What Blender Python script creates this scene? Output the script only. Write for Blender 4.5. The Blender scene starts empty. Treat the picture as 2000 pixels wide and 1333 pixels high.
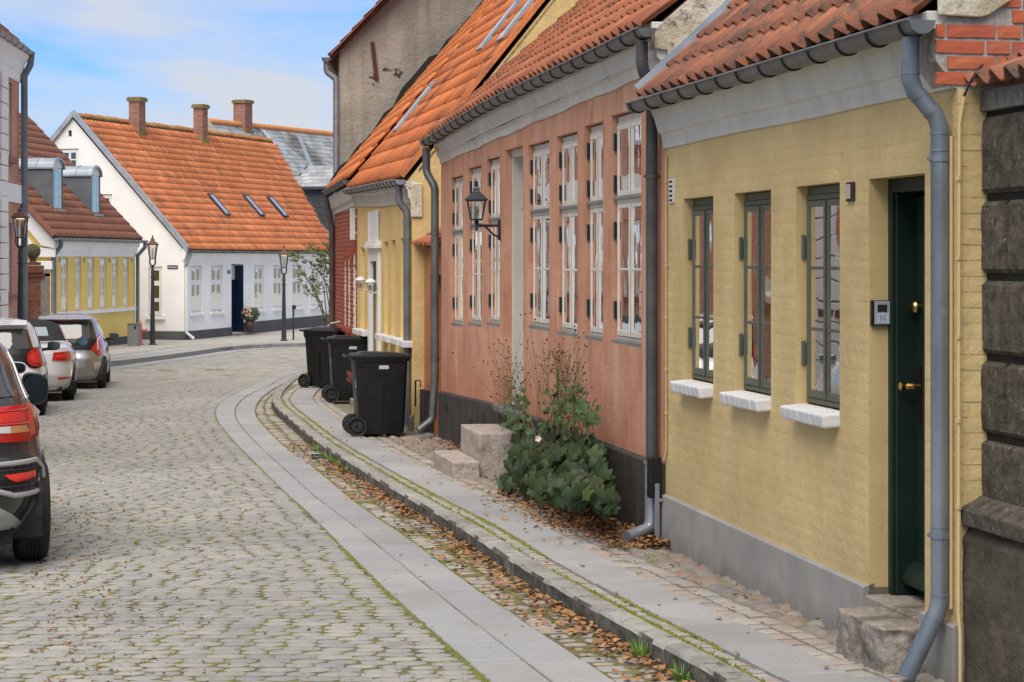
import bpy, math, random
import numpy as np
from mathutils import Vector, Matrix

# ------------------------------------------------------------------ camera, sky, sun, exposure
SC = bpy.context.scene
COL = SC.collection
CZ, FPX, HY = 1.85, 4000.0, 508.0          # eye height, focal length in photo pixels, horizon row
cam_d = bpy.data.cameras.new("camera")
cam_d.sensor_width = 36.0
cam_d.lens = 72.0
cam_d.shift_y = -(666.5 - HY) / 2000.0
cam_d.clip_start = 0.1
cam_d.clip_end = 3000.0
cam = bpy.data.objects.new("camera", cam_d)
COL.objects.link(cam)
cam.location = (0, 0, CZ)
cam.rotation_euler = (math.radians(90), 0, 0)
SC.camera = cam

SUN_EL, SUN_AZ = math.radians(56), math.radians(-163)   # azimuth measured clockwise from +Y (north)
world = bpy.data.worlds.new("World")
SC.world = world
world.use_nodes = True
_nt = world.node_tree
_nt.nodes.clear()
_out = _nt.nodes.new("ShaderNodeOutputWorld")
_bg = _nt.nodes.new("ShaderNodeBackground")
_sky = _nt.nodes.new("ShaderNodeTexSky")
_sky.sky_type = 'NISHITA'
_sky.sun_disc = False
_sky.sun_elevation = SUN_EL
_sky.sun_rotation = SUN_AZ
_sky.air_density = 1.0
_sky.dust_density = 0.3
_sky.ozone_density = 2.2
_tc = _nt.nodes.new("ShaderNodeTexCoord")
# thin clouds: noise stretched sideways, lying over the clear sky everywhere on the dome
_map = _nt.nodes.new("ShaderNodeMapping")
_map.inputs['Scale'].default_value = (2.4, 2.4, 9.0)
_map.inputs['Rotation'].default_value = (0.0, 0.22, 0.0)
_map.inputs['Location'].default_value = (0.36, 0.2, 0.30)
_nz = _nt.nodes.new("ShaderNodeTexNoise")
_nz.inputs['Scale'].default_value = 1.9
_nz.inputs['Detail'].default_value = 8.0
_nz.inputs['Roughness'].default_value = 0.52
_nz.inputs['Distortion'].default_value = 0.5
_rp = _nt.nodes.new("ShaderNodeValToRGB")
_rp.color_ramp.elements[0].position = 0.42
_rp.color_ramp.elements[0].color = (0, 0, 0, 1)
_rp.color_ramp.elements[1].position = 0.64
_rp.color_ramp.elements[1].color = (0.88, 0.88, 0.88, 1)
_tintm = _nt.nodes.new("ShaderNodeMix")
_tintm.data_type = 'RGBA'
_tintm.blend_type = 'MULTIPLY'
_tintm.inputs['Factor'].default_value = 1.0
_tintm.inputs['B'].default_value = (0.38, 0.66, 1.12, 1)
_mx = _nt.nodes.new("ShaderNodeMix")
_mx.data_type = 'RGBA'
_mx.inputs['B'].default_value = (4.75, 4.8, 4.95, 1)
_nt.links.new(_tc.outputs['Generated'], _map.inputs['Vector'])
_nt.links.new(_map.outputs['Vector'], _nz.inputs['Vector'])
_sp = _nt.nodes.new("ShaderNodeSeparateXYZ")
_nt.links.new(_tc.outputs['Generated'], _sp.inputs[0])
_ad = _nt.nodes.new("ShaderNodeMath"); _ad.operation = 'MULTIPLY_ADD'      # the cover closes up overhead
_nt.links.new(_sp.outputs['Z'], _ad.inputs[0]); _ad.inputs[1].default_value = 0.30
_nt.links.new(_nz.outputs['Fac'], _ad.inputs[2])
_nt.links.new(_ad.outputs[0], _rp.inputs['Fac'])
_nt.links.new(_sky.outputs['Color'], _tintm.inputs['A'])
_nt.links.new(_tintm.outputs['Result'], _mx.inputs['A'])
_nt.links.new(_rp.outputs['Color'], _mx.inputs['Factor'])
_nt.links.new(_mx.outputs['Result'], _bg.inputs['Color'])
_bg.inputs['Strength'].default_value = 0.055
_nt.links.new(_bg.outputs['Background'], _out.inputs['Surface'])

sun_d = bpy.data.lights.new("sun", 'SUN')
sun_d.energy = 1.5
sun_d.angle = math.radians(50)
sun_d.color = (1.0, 0.92, 0.83)
sun = bpy.data.objects.new("sun", sun_d)
COL.objects.link(sun)
_sd = Vector((math.sin(SUN_AZ) * math.cos(SUN_EL), math.cos(SUN_AZ) * math.cos(SUN_EL), math.sin(SUN_EL)))
sun.rotation_euler = _sd.to_track_quat('Z', 'Y').to_euler()
sun.location = (-20, -10, 40)
SC.view_settings.view_transform = 'Standard'
SC.view_settings.look = 'None'
SC.view_settings.gamma = 1.0
SC.view_settings.exposure = 1.45
SC.view_settings.use_curve_mapping = False

# ------------------------------------------------------------------ small helpers
rnd = random.Random(11)
R = math.radians

def PX(x, d): return (x - 1000.0) / FPX * d
def PZ(y, d): return CZ + (HY - y) / FPX * d
def V3(*a): return Vector(a)

def props(o, label=None, cat=None, group=None, kind=None):
    if label: o['label'] = label
    if cat: o['category'] = cat
    if group: o['group'] = group
    if kind: o['kind'] = kind
    return o

def thing(name, label, cat, loc=(0, 0, 0), rotz=0.0, group=None, local=False):
    """Empty at the base of a thing. local=True: its parts are modelled in its own coordinates."""
    o = bpy.data.objects.new(name, None)
    o.empty_display_size = 0.2
    COL.objects.link(o)
    o.location = loc
    o.rotation_euler = (0, 0, rotz)
    props(o, label, cat, group)
    o['_w'] = 0 if local else 1
    return o

def attach(o, parent):
    if parent is not None:
        o.parent = parent
        if parent.get('_w') == 1:
            o.location = -Vector(parent.location)

def clean_tags():
    for o in bpy.data.objects:
        if '_w' in o: del o['_w']

def copy_tree(o, parent=None):
    c = o.copy()
    COL.objects.link(c)
    if parent is not None: c.parent = parent
    for ch in [x for x in bpy.data.objects if x.parent == o]:
        copy_tree(ch, c)
    return c

class MB:
    def __init__(s):
        s.v = []; s.f = []; s.m = []
    def add(s, vs, fs, m=0):
        b = len(s.v)
        s.v.extend([tuple(p) for p in vs])
        for f in fs:
            s.f.append([i + b for i in f]); s.m.append(m)
        return s
    def quad(s, a, b, c, d, m=0): return s.add([a, b, c, d], [(0, 1, 2, 3)], m)
    def hexa(s, p, m=0):     # p: 4 lower then 4 upper corners
        return s.add(p, [(0, 3, 2, 1), (4, 5, 6, 7), (0, 1, 5, 4), (1, 2, 6, 5), (2, 3, 7, 6), (3, 0, 4, 7)], m)
    def box(s, x0, x1, y0, y1, z0, z1, m=0):
        return s.hexa([(x0, y0, z0), (x1, y0, z0), (x1, y1, z0), (x0, y1, z0),
                       (x0, y0, z1), (x1, y0, z1), (x1, y1, z1), (x0, y1, z1)], m)
    def bar(s, a, b, w, t, up=(0, 0, 1), m=0):
        a = Vector(a); b = Vector(b); d = (b - a).normalized(); u = Vector(up)
        x = d.cross(u)
        if x.length < 1e-4: x = d.cross(Vector((1, 0, 0)))
        x.normalize(); y = x.cross(d).normalized()
        x *= w / 2; y *= t / 2
        return s.hexa([a - x - y, a + x - y, b + x - y, b - x - y, a - x + y, a + x + y, b + x + y, b - x + y], m)
    def prism(s, poly, ext, m=0):
        """poly: list of 3D points, ext: extrusion vector"""
        n = len(poly); e = Vector(ext)
        vs = [Vector(p) for p in poly] + [Vector(p) + e for p in poly]
        fs = [tuple(range(n))[::-1], tuple(range(n, 2 * n))] + [(i, (i + 1) % n, n + (i + 1) % n, n + i) for i in range(n)]
        return s.add(vs, fs, m)
    def tube(s, path, r, n=10, m=0, cap=True):
        path = [Vector(p) for p in path]
        rs = r if isinstance(r, (list, tuple)) else [r] * len(path)
        b = len(s.v); prev = None
        for i, p in enumerate(path):
            if i == 0: d = path[1] - p
            elif i == len(path) - 1: d = p - path[-2]
            else: d = (path[i + 1] - p).normalized() + (p - path[i - 1]).normalized()
            d.normalize()
            if prev is None:
                x = d.cross(Vector((0, 0, 1)))
                if x.length < 1e-3: x = Vector((1, 0, 0))
            else:
                x = prev - d * prev.dot(d)
            x.normalize(); prev = x; y = d.cross(x)
            for k in range(n):
                a = 2 * math.pi * k / n
                s.v.append(tuple(p + (x * math.cos(a) + y * math.sin(a)) * rs[i]))
        for i in range(len(path) - 1):
            for k in range(n):
                s.f.append([b + i * n + k, b + i * n + (k + 1) % n, b + (i + 1) * n + (k + 1) % n, b + (i + 1) * n + k]); s.m.append(m)
        if cap:
            s.f.append([b + k for k in range(n)][::-1]); s.m.append(m)
            e = b + (len(path) - 1) * n
            s.f.append([e + k for k in range(n)]); s.m.append(m)
        return s
    def lathe(s, prof, c=(0, 0, 0), n=20, axis='z', m=0, cap=True):
        """prof: list of (radius, height)"""
        b = len(s.v); c = Vector(c)
        for r, h in prof:
            for k in range(n):
                a = 2 * math.pi * k / n
                if axis == 'z': p = Vector((r * math.cos(a), r * math.sin(a), h))
                elif axis == 'x': p = Vector((h, r * math.cos(a), r * math.sin(a)))
                else: p = Vector((r * math.sin(a), h, r * math.cos(a)))
                s.v.append(tuple(p + c))
        for i in range(len(prof) - 1):
            for k in range(n):
                s.f.append([b + i * n + k, b + i * n + (k + 1) % n, b + (i + 1) * n + (k + 1) % n, b + (i + 1) * n + k]); s.m.append(m)
        if cap:
            if prof[0][0] > 1e-4: s.f.append([b + k for k in range(n)][::-1]); s.m.append(m)
            e = b + (len(prof) - 1) * n
            if prof[-1][0] > 1e-4: s.f.append([e + k for k in range(n)]); s.m.append(m)
        return s
    def mesh(s, name, mats, smooth=False):
        me = bpy.data.meshes.new(name)
        me.from_pydata(s.v, [], s.f)
        for m in (mats if isinstance(mats, (list, tuple)) else [mats]): me.materials.append(m)
        if any(s.m): me.polygons.foreach_set('material_index', s.m)
        if smooth:
            me.polygons.foreach_set('use_smooth', [True] * len(me.polygons))
        me.update()
        return me
    def build(s, name, mats, parent=None, smooth=False, bevel=0, angle=35, subsurf=0, seg=2, kind=None):
        o = bpy.data.objects.new(name, s.mesh(name, mats, smooth))
        COL.objects.link(o)
        attach(o, parent)
        if bevel:
            md = o.modifiers.new('bevel', 'BEVEL'); md.width = bevel; md.segments = seg
            md.limit_method = 'ANGLE'; md.angle_limit = R(40); md.use_clamp_overlap = True
        if subsurf:
            md = o.modifiers.new('sub', 'SUBSURF'); md.levels = subsurf; md.render_levels = subsurf
        if smooth and not subsurf:
            try: o.data.set_sharp_from_angle(angle=R(angle))
            except Exception: pass
        if kind: o['kind'] = kind
        return o

def in_frame(p, margin=60):
    if p[1] < 1.0: return False
    x = 1000 + p[0] / p[1] * FPX
    y = HY - (p[2] - CZ) / p[1] * FPX
    return -margin < x < 2000 + margin and -margin < y < 1333 + margin

def pieces(parent, name, variants, insts, mat, limit=290, smooth=False, stuff_name=None, mat2=None, fsel=None):
    """insts: (variant index, 4x4 numpy matrix, weight). The largest ones in view become objects, the rest one mesh."""
    meshes = []
    for V, Fc in variants:
        me = bpy.data.meshes.new(name)
        me.from_pydata([tuple(p) for p in V], [], Fc)
        me.materials.append(mat)
        if smooth: me.polygons.foreach_set('use_smooth', [True] * len(me.polygons))
        if mat2: me.materials.append(mat2); me.polygons.foreach_set('material_index', [int(fsel(V, f)) for f in Fc])
        me.update(); meshes.append(me)
    vis = []; rest = []
    for it in insts:
        p = it[1][:3, 3]
        (vis if in_frame(p, 0) else rest).append(it)
    vis.sort(key=lambda t: -t[2])
    rest = vis[limit:] + rest
    vis = vis[:limit]
    off = Matrix.Identity(4)
    if parent is not None and parent.get('_w') == 1: off = Matrix.Translation(-Vector(parent.location))
    for k, M, w in vis:
        o = bpy.data.objects.new(name, meshes[k])
        COL.objects.link(o)
        if parent is not None: o.parent = parent
        o.matrix_basis = off @ Matrix(M.tolist())
    if rest:
        Vs = []; loops = []; starts = []; tot = []; tint = []; base = 0; lp = 0
        vv = [np.c_[np.array(V, float), np.ones(len(V))] for V, _ in variants]
        ff = []
        for _, Fc in variants:
            ff.append((np.concatenate([np.array(f) for f in Fc]), np.array([len(f) for f in Fc])))
        r2 = random.Random(5)
        for k, M, w in rest:
            P = vv[k] @ M.T
            Vs.append(P[:, :3]); L, C = ff[k]
            loops.append(L + base); tot.append(C); base += len(P)
            tint.append(np.full(len(P), r2.random()))
        Vs = np.concatenate(Vs); loops = np.concatenate(loops); tot = np.concatenate(tot); tint = np.concatenate(tint)
        me = bpy.data.meshes.new(stuff_name or name)
        me.vertices.add(len(Vs)); me.vertices.foreach_set('co', Vs.ravel())
        me.loops.add(len(loops)); me.loops.foreach_set('vertex_index', loops.astype(np.int32))
        me.polygons.add(len(tot))
        me.polygons.foreach_set('loop_start', np.concatenate([[0], np.cumsum(tot)[:-1]]).astype(np.int32))
        me.polygons.foreach_set('loop_total', tot.astype(np.int32))
        me.polygons.foreach_set('use_smooth', [bool(smooth)] * len(tot))
        at = me.attributes.new('tint', 'FLOAT', 'POINT'); at.data.foreach_set('value', tint)
        me.materials.append(mat); me.update(calc_edges=True); me.validate()
        o = bpy.data.objects.new(stuff_name or (name + 's'), me)
        COL.objects.link(o); attach(o, parent); o['kind'] = 'stuff'
    return

def mat4(x, y, z, p):
    M = np.eye(4)
    M[:3, 0] = x; M[:3, 1] = y; M[:3, 2] = z; M[:3, 3] = p
    return M

class Frame:
    """A wall plane: u runs along it from A to B, v is height, w comes out of the wall."""
    def __init__(s, A, B, side=1):
        s.A = Vector((A[0], A[1], 0)); s.B = Vector((B[0], B[1], 0))
        s.L = (s.B - s.A).length
        s.U = (s.B - s.A).normalized()
        s.N = Vector((-s.U.y, s.U.x, 0)) * side
        s.side = side
    def p(s, u, v, w=0.0):
        q = s.A + s.U * u + s.N * w
        return Vector((q.x, q.y, v))
    def box(s, mb, u0, u1, v0, v1, w0, w1, m=0):
        P = s.p
        q = [P(u0, v0, w0), P(u1, v0, w0), P(u1, v0, w1), P(u0, v0, w1), P(u0, v1, w0), P(u1, v1, w0), P(u1, v1, w1), P(u0, v1, w1)]
        return mb.hexa(q, m)
    def slope_box(s, mb, u0, u1, va, vb, h, w0, w1, m=0):
        """box of height h whose base runs from va (at u0) to vb (at u1)"""
        P = s.p
        q = [P(u0, va, w0), P(u1, vb, w0), P(u1, vb, w1), P(u0, va, w1), P(u0, va + h, w0), P(u1, vb + h, w0), P(u1, vb + h, w1), P(u0, va + h, w1)]
        return mb.hexa(q, m)
    def ux(s, x, w=0.0):
        """u of the wall point seen at photo column x"""
        k = (x - 1000.0) / FPX
        a = s.A + s.N * w
        return (k * a.y - a.x) / (s.U.x - k * s.U.y)
    def vy(s, x, y, w=0.0):
        q = s.p(s.ux(x, w), 0, w)
        return PZ(y, q.y)
    def M(s, u, v, w, su=1, sv=1, sw=1):
        """matrix with local x along u, y out of the wall, z up"""
        p = s.p(u, v, w)
        return mat4(np.array(s.U) * su, np.array(s.N) * sw, np.array((0, 0, 1.0)) * sv, np.array(p))

def wall(mb, fr, u0, u1, vb, vt, holes, reveal=0.08, w=0.0, m=0, step=0.9, back=True, thick=0.3):
    """Wall face with openings and their reveals. vb, vt: numbers or functions of u. holes: (u0,u1,v0,v1)"""
    fb = vb if callable(vb) else (lambda u: vb)
    ft = vt if callable(vt) else (lambda u: vt)
    us = {u0, u1}
    for h in holes: us.add(h[0]); us.add(h[1])
    n = max(1, int((u1 - u0) / step))
    for i in range(1, n):
        c = u0 + (u1 - u0) * i / n
        if all(abs(c - q) > 0.05 for q in us): us.add(c)
    us = sorted(us)
    for a, b in zip(us[:-1], us[1:]):
        cuts = sorted({v for h in holes if h[0] < (a + b) / 2 < h[1] for v in (h[2], h[3])})
        L = [None] + cuts + [None]
        for i in range(len(L) - 1):
            if cuts:
                mid = (L[i] if L[i] is not None else cuts[0] - 1e-3) if i else cuts[0] - 1e-3
                lo = L[i] if L[i] is not None else fb(a); hi = L[i + 1] if L[i + 1] is not None else ft(a)
                c = (lo + hi) / 2
                if any(h[0] < (a + b) / 2 < h[1] and h[2] < c < h[3] for h in holes): continue
            va = L[i] if L[i] is not None else fb(a); vb_ = L[i] if L[i] is not None else fb(b)
            ta = L[i + 1] if L[i + 1] is not None else ft(a); tb = L[i + 1] if L[i + 1] is not None else ft(b)
            mb.quad(fr.p(a, va, w), fr.p(b, vb_, w), fr.p(b, tb, w), fr.p(a, ta, w), m)
    for h in holes:
        a, b, c, d = h[:4]; rv = w - (h[4] if len(h) > 4 else reveal)
        P = fr.p
        mb.quad(P(a, c, w), P(a, d, w), P(a, d, rv), P(a, c, rv), m)
        mb.quad(P(b, c, w), P(b, c, rv), P(b, d, rv), P(b, d, w), m)
        mb.quad(P(a, d, w), P(b, d, w), P(b, d, rv), P(a, d, rv), m)
        mb.quad(P(a, c, w), P(a, c, rv), P(b, c, rv), P(b, c, w), m)
    if back:
        P = fr.p; t = w - thick
        for a, b in zip(us[:-1], us[1:]):
            mb.quad(P(a, ft(a), w), P(b, ft(b), w), P(b, ft(b), t), P(a, ft(a), t), m)
        mb.quad(P(u0, fb(u0), w), P(u0, ft(u0), w), P(u0, ft(u0), t), P(u0, fb(u0), t), m)
        mb.quad(P(u1, fb(u1), w), P(u1, fb(u1), t), P(u1, ft(u1), t), P(u1, ft(u1), w), m)
    return mb
# ------------------------------------------------------------------ materials
def _new(name):
    m = bpy.data.materials.new(name); m.use_nodes = True
    nt = m.node_tree; nt.nodes.clear()
    out = nt.nodes.new('ShaderNodeOutputMaterial'); b = nt.nodes.new('ShaderNodeBsdfPrincipled')
    nt.links.new(b.outputs['BSDF'], out.inputs['Surface'])
    return m, nt, b, out

def c4(c): return (c[0], c[1], c[2], 1.0)

def _noise(nt, vec, scale, detail=6, rough=0.6, dist=0.0):
    n = nt.nodes.new('ShaderNodeTexNoise')
    n.inputs['Scale'].default_value = scale; n.inputs['Detail'].default_value = detail
    n.inputs['Roughness'].default_value = rough; n.inputs['Distortion'].default_value = dist
    nt.links.new(vec, n.inputs['Vector'])
    return n.outputs['Fac']

def _ramp(nt, fac, stops):
    r = nt.nodes.new('ShaderNodeValToRGB')
    e = r.color_ramp.elements
    e[0].position, e[0].color = stops[0][0], c4(stops[0][1])
    e[1].position, e[1].color = stops[-1][0], c4(stops[-1][1])
    for p, c in stops[1:-1]:
        k = e.new(p); k.color = c4(c)
    nt.links.new(fac, r.inputs['Fac'])
    return r.outputs['Color']

def _mix(nt, fac, a, b, mode='MIX'):
    m = nt.nodes.new('ShaderNodeMix'); m.data_type = 'RGBA'; m.blend_type = mode
    for s, v in (('Factor', fac), ('A', a), ('B', b)):
        if hasattr(v, 'is_output'): nt.links.new(v, m.inputs[s])
        else: m.inputs[s].default_value = v if s == 'Factor' else c4(v)
    return m.outputs['Result']

def _math(nt, op, a, b=None, clamp=False):
    m = nt.nodes.new('ShaderNodeMath'); m.operation = op; m.use_clamp = clamp
    for i, v in enumerate((a, b)):
        if v is None: continue
        if hasattr(v, 'is_output'): nt.links.new(v, m.inputs[i])
        else: m.inputs[i].default_value = v
    return m.outputs[0]

def _pos(nt, scale=(1, 1, 1), loc=(0, 0, 0), obj=False):
    if obj:
        g = nt.nodes.new('ShaderNodeTexCoord').outputs['Object']
    else:
        g = nt.nodes.new('ShaderNodeNewGeometry').outputs['Position']
    m = nt.nodes.new('ShaderNodeMapping'); m.inputs['Scale'].default_value = scale; m.inputs['Location'].default_value = loc
    nt.links.new(g, m.inputs['Vector'])
    return m.outputs['Vector']

def nmat(name, c1, c2, scale=3.0, rough=0.8, bump=0.3, bscale=60.0, bdist=0.01, spots=None, tint=0.0, tcols=None,
         metallic=0.0, spec=0.35, streak=None, obj=False, lo=0.35, hi=0.65, moss=None, coat=0.0, bvec=(1, 1, 1), rvar=0.1, detail=8, big=None, base=None):
    """c1..c2 blotches; spots=(colour, scale, lo, hi); streak=(colour, strength) runs down; tint: piece to piece change; moss=(colour, scale, lo, hi)"""
    m, nt, b, out = _new(name)
    v = _pos(nt, obj=obj)
    f = _noise(nt, v, scale, detail, 0.62, 0.3)
    col = _ramp(nt, f, [(lo, c1), (hi, c2)])
    if tcols or tint:
        oi = nt.nodes.new('ShaderNodeObjectInfo'); at = nt.nodes.new('ShaderNodeAttribute'); at.attribute_name = 'tint'
        rv = _math(nt, 'FRACT', _math(nt, 'ADD', oi.outputs['Random'], at.outputs['Fac']))
        if tcols:
            n = len(tcols)
            tc = _ramp(nt, rv, [(i / (n - 1), c) for i, c in enumerate(tcols)])
            col = _mix(nt, 0.75, col, tc)
        if tint:
            k = _math(nt, 'ADD', _math(nt, 'MULTIPLY', _math(nt, 'FRACT', _math(nt, 'MULTIPLY', rv, 7.31)), 2 * tint), 1 - tint)
            hs = nt.nodes.new('ShaderNodeHueSaturation'); nt.links.new(k, hs.inputs['Value']); nt.links.new(col, hs.inputs['Color'])
            col = hs.outputs['Color']
    if spots:
        sf = _ramp(nt, _noise(nt, v, spots[1], 6, 0.7, 0.2), [(spots[2], (0, 0, 0)), (spots[3], (1, 1, 1))])
        col = _mix(nt, sf, col, spots[0])
    if streak:
        sv = _pos(nt, (5.0, 5.0, 0.35), obj=obj)
        sf = _ramp(nt, _noise(nt, sv, 1.6, 5, 0.6), [(0.45, (0, 0, 0)), (0.72, (streak[1],) * 3)])
        col = _mix(nt, sf, col, streak[0])
    if moss:
        sf = _ramp(nt, _noise(nt, v, moss[1], 7, 0.65, 0.4), [(moss[2], (0, 0, 0)), (moss[3], (1, 1, 1))])
        col = _mix(nt, sf, col, moss[0])
    if big:      # slow changes of tone over metres: wear and old repairs
        k = _ramp(nt, _noise(nt, v, big[0], 4, 0.55, 0.6), [(0.34, (1 - big[1],) * 3), (0.66, (1 + big[1] * .6,) * 3)])
        col = _mix(nt, 1.0, col, k, 'MULTIPLY')
    if base:     # splash dirt: (colour, z where it fades out, z of full strength)
        s_ = nt.nodes.new('ShaderNodeSeparateXYZ'); nt.links.new(nt.nodes.new('ShaderNodeNewGeometry').outputs['Position'], s_.inputs[0])
        mr = nt.nodes.new('ShaderNodeMapRange'); mr.inputs['From Min'].default_value = base[1]; mr.inputs['From Max'].default_value = base[2]
        nt.links.new(_math(nt, 'ADD', s_.outputs['Z'], _math(nt, 'MULTIPLY', _math(nt, 'SUBTRACT', _noise(nt, v, 2.6, 7, 0.7, 0.5), 0.5), (base[1] - base[2]) * 2.2)), mr.inputs['Value'])
        col = _mix(nt, _math(nt, 'MULTIPLY', mr.outputs[0], base[3]), col, base[0])
    nt.links.new(col, b.inputs['Base Color'])
    rf = _math(nt, 'ADD', _math(nt, 'MULTIPLY', f, 2 * rvar), rough - rvar, clamp=True)
    nt.links.new(rf, b.inputs['Roughness'])
    b.inputs['Metallic'].default_value = metallic
    b.inputs['Specular IOR Level'].default_value = spec
    if coat:
        b.inputs['Coat Weight'].default_value = coat; b.inputs['Coat Roughness'].default_value = 0.04
    if bump:
        bv = _pos(nt, bvec, obj=obj)
        bf = _math(nt, 'ADD', _noise(nt, bv, bscale, 8, 0.65), _math(nt, 'MULTIPLY', _noise(nt, bv, bscale * 0.12, 4, 0.5), 2.2))
        bn = nt.nodes.new('ShaderNodeBump'); bn.inputs['Strength'].default_value = bump; bn.inputs['Distance'].default_value = bdist
        nt.links.new(bf, bn.inputs['Height']); nt.links.new(bn.outputs['Normal'], b.inputs['Normal'])
    return m

def brickmat(name, fr, b1, b2, mortar, bw=0.24, bh=0.067, joint=0.012, rough=0.85):
    m, nt, b, out = _new(name)
    g = nt.nodes.new('ShaderNodeNewGeometry').outputs['Position']
    d = nt.nodes.new('ShaderNodeVectorMath'); d.operation = 'DOT_PRODUCT'; nt.links.new(g, d.inputs[0]); d.inputs[1].default_value = tuple(fr.U)
    s = nt.nodes.new('ShaderNodeSeparateXYZ'); nt.links.new(g, s.inputs[0])
    c = nt.nodes.new('ShaderNodeCombineXYZ'); nt.links.new(d.outputs['Value'], c.inputs[0]); nt.links.new(s.outputs['Z'], c.inputs[1])
    t = nt.nodes.new('ShaderNodeTexBrick')
    t.inputs['Scale'].default_value = 1.0; t.inputs['Brick Width'].default_value = bw; t.inputs['Row Height'].default_value = bh
    t.inputs['Mortar Size'].default_value = joint / 2; t.inputs['Mortar Smooth'].default_value = 0.1; t.inputs['Bias'].default_value = 0.0
    t.inputs['Color1'].default_value = c4(b1); t.inputs['Color2'].default_value = c4(b2); t.inputs['Mortar'].default_value = c4(mortar)
    nt.links.new(c.outputs[0], t.inputs['Vector'])
    n = _noise(nt, g, 1.2, 6, 0.6)
    col = _mix(nt, 0.35, t.outputs['Color'], _ramp(nt, n, [(0.35, tuple(x * 0.55 for x in b1)), (0.65, tuple(min(1, x * 1.25) for x in b2))]))
    nt.links.new(col, b.inputs['Base Color']); b.inputs['Roughness'].default_value = rough
    bn = nt.nodes.new('ShaderNodeBump'); bn.inputs['Strength'].default_value = 0.7; bn.inputs['Distance'].default_value = 0.008; bn.invert = True
    nt.links.new(t.outputs['Fac'], bn.inputs['Height']); nt.links.new(bn.outputs['Normal'], b.inputs['Normal'])
    return m

def glassmat(name, tintc=(0.9, 0.93, 0.92), boost=1.25, wav=0.25, ior=1.52):
    m, nt, b, out = _new(name); nt.nodes.remove(b)
    tr = nt.nodes.new('ShaderNodeBsdfTransparent'); tr.inputs['Color'].default_value = c4(tintc)
    gl = nt.nodes.new('ShaderNodeBsdfGlossy'); gl.inputs['Roughness'].default_value = 0.015; gl.inputs['Color'].default_value = (1, 1, 1, 1)
    fn = nt.nodes.new('ShaderNodeFresnel'); fn.inputs['IOR'].default_value = ior
    f = _math(nt, 'ADD', _math(nt, 'MULTIPLY', fn.outputs['Fac'], boost), 0.05, clamp=True)
    ms = nt.nodes.new('ShaderNodeMixShader')
    nt.links.new(f, ms.inputs[0]); nt.links.new(tr.outputs[0], ms.inputs[1]); nt.links.new(gl.outputs[0], ms.inputs[2])
    nt.links.new(ms.outputs[0], out.inputs['Surface'])
    bn = nt.nodes.new('ShaderNodeBump'); bn.inputs['Strength'].default_value = wav; bn.inputs['Distance'].default_value = 0.02
    nt.links.new(_noise(nt, _pos(nt, (1, 1, 0.6)), 4.5, 1, 0.4), bn.inputs['Height'])
    nt.links.new(bn.outputs['Normal'], gl.inputs['Normal'])
    return m

def emit(name, c, s):
    m, nt, b, out = _new(name)
    b.inputs['Base Color'].default_value = c4(c); b.inputs['Emission Color'].default_value = c4(c); b.inputs['Emission Strength'].default_value = s
    return m

def flat(name, c, rough=0.5, metallic=0.0, coat=0.0, spec=0.4):
    m, nt, b, out = _new(name)
    v = _pos(nt); f = _noise(nt, v, 9.0, 5, 0.6)
    col = _mix(nt, _math(nt, 'MULTIPLY', f, 0.3), c, tuple(x * 0.72 for x in c))
    nt.links.new(col, b.inputs['Base Color'])
    nt.links.new(_math(nt, 'ADD', _math(nt, 'MULTIPLY', f, 0.12), rough - 0.06, clamp=True), b.inputs['Roughness'])
    b.inputs['Metallic'].default_value = metallic
    b.inputs['Specular IOR Level'].default_value = spec
    if coat: b.inputs['Coat Weight'].default_value = coat; b.inputs['Coat Roughness'].default_value = 0.03
    return m

def paint(name, c, metallic=0.0, rough=0.35):
    m, nt, b, out = _new(name)
    f = _noise(nt, _pos(nt), 2.2, 4, 0.6)
    col = _mix(nt, _math(nt, 'MULTIPLY', f, 0.18), c, (0.25, 0.23, 0.2))
    nt.links.new(col, b.inputs['Base Color']); b.inputs['Metallic'].default_value = metallic; b.inputs['Roughness'].default_value = rough
    b.inputs['Coat Weight'].default_value = 1.0; b.inputs['Coat Roughness'].default_value = 0.02
    return m

# plasters and paints
M_YEL = nmat('ochre_paint', (0.53, 0.385, 0.18), (0.66, 0.505, 0.245), 1.3, 0.75, 0.6, 50, 0.007, big=(.55, .09), base=((.36, .29, .16), .62, .10, .35), spots=((0.42, 0.33, 0.16), 2.6, 0.60, 0.76), tint=0.025, streak=((0.46, 0.385, 0.22), 0.35))
M_YELB = nmat('ochre_wall', (0.53, 0.385, 0.17), (0.62, 0.465, 0.22), 1.3, 0.8, 0.4, 40, 0.006, big=(.5, .10), streak=((0.40, 0.33, 0.17), 0.35))
M_YEL2 = nmat('straw_plaster', (0.66, 0.46, 0.17), (0.74, 0.54, 0.22), 1.1, 0.8, 0.25, 45, 0.006, streak=((0.52, 0.40, 0.2), 0.3))
M_YELG = nmat('flaking_yellow_plaster', (0.62, 0.44, 0.18), (0.72, 0.54, 0.26), 1.6, 0.85, 0.6, 30, 0.015, spots=((0.20, 0.17, 0.12), 3.2, 0.62, 0.78), streak=((0.42, 0.33, 0.19), 0.5))
M_YEL3 = nmat('bright_yellow_plaster', (0.78, 0.56, 0.15), (0.84, 0.62, 0.19), 1.0, 0.8, 0.2, 30, 0.006)
M_PINK = nmat('salmon_limewash', (0.46, 0.20, 0.115), (0.60, 0.315, 0.205), 1.7, 0.85, 0.5, 30, 0.012, spots=((0.42, 0.165, 0.085), 2.4, 0.56, 0.74), streak=((0.62, 0.41, 0.30), 0.7), big=(.5, .08), base=((.40, .14, .06), 1.0, .45, .45))
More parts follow.
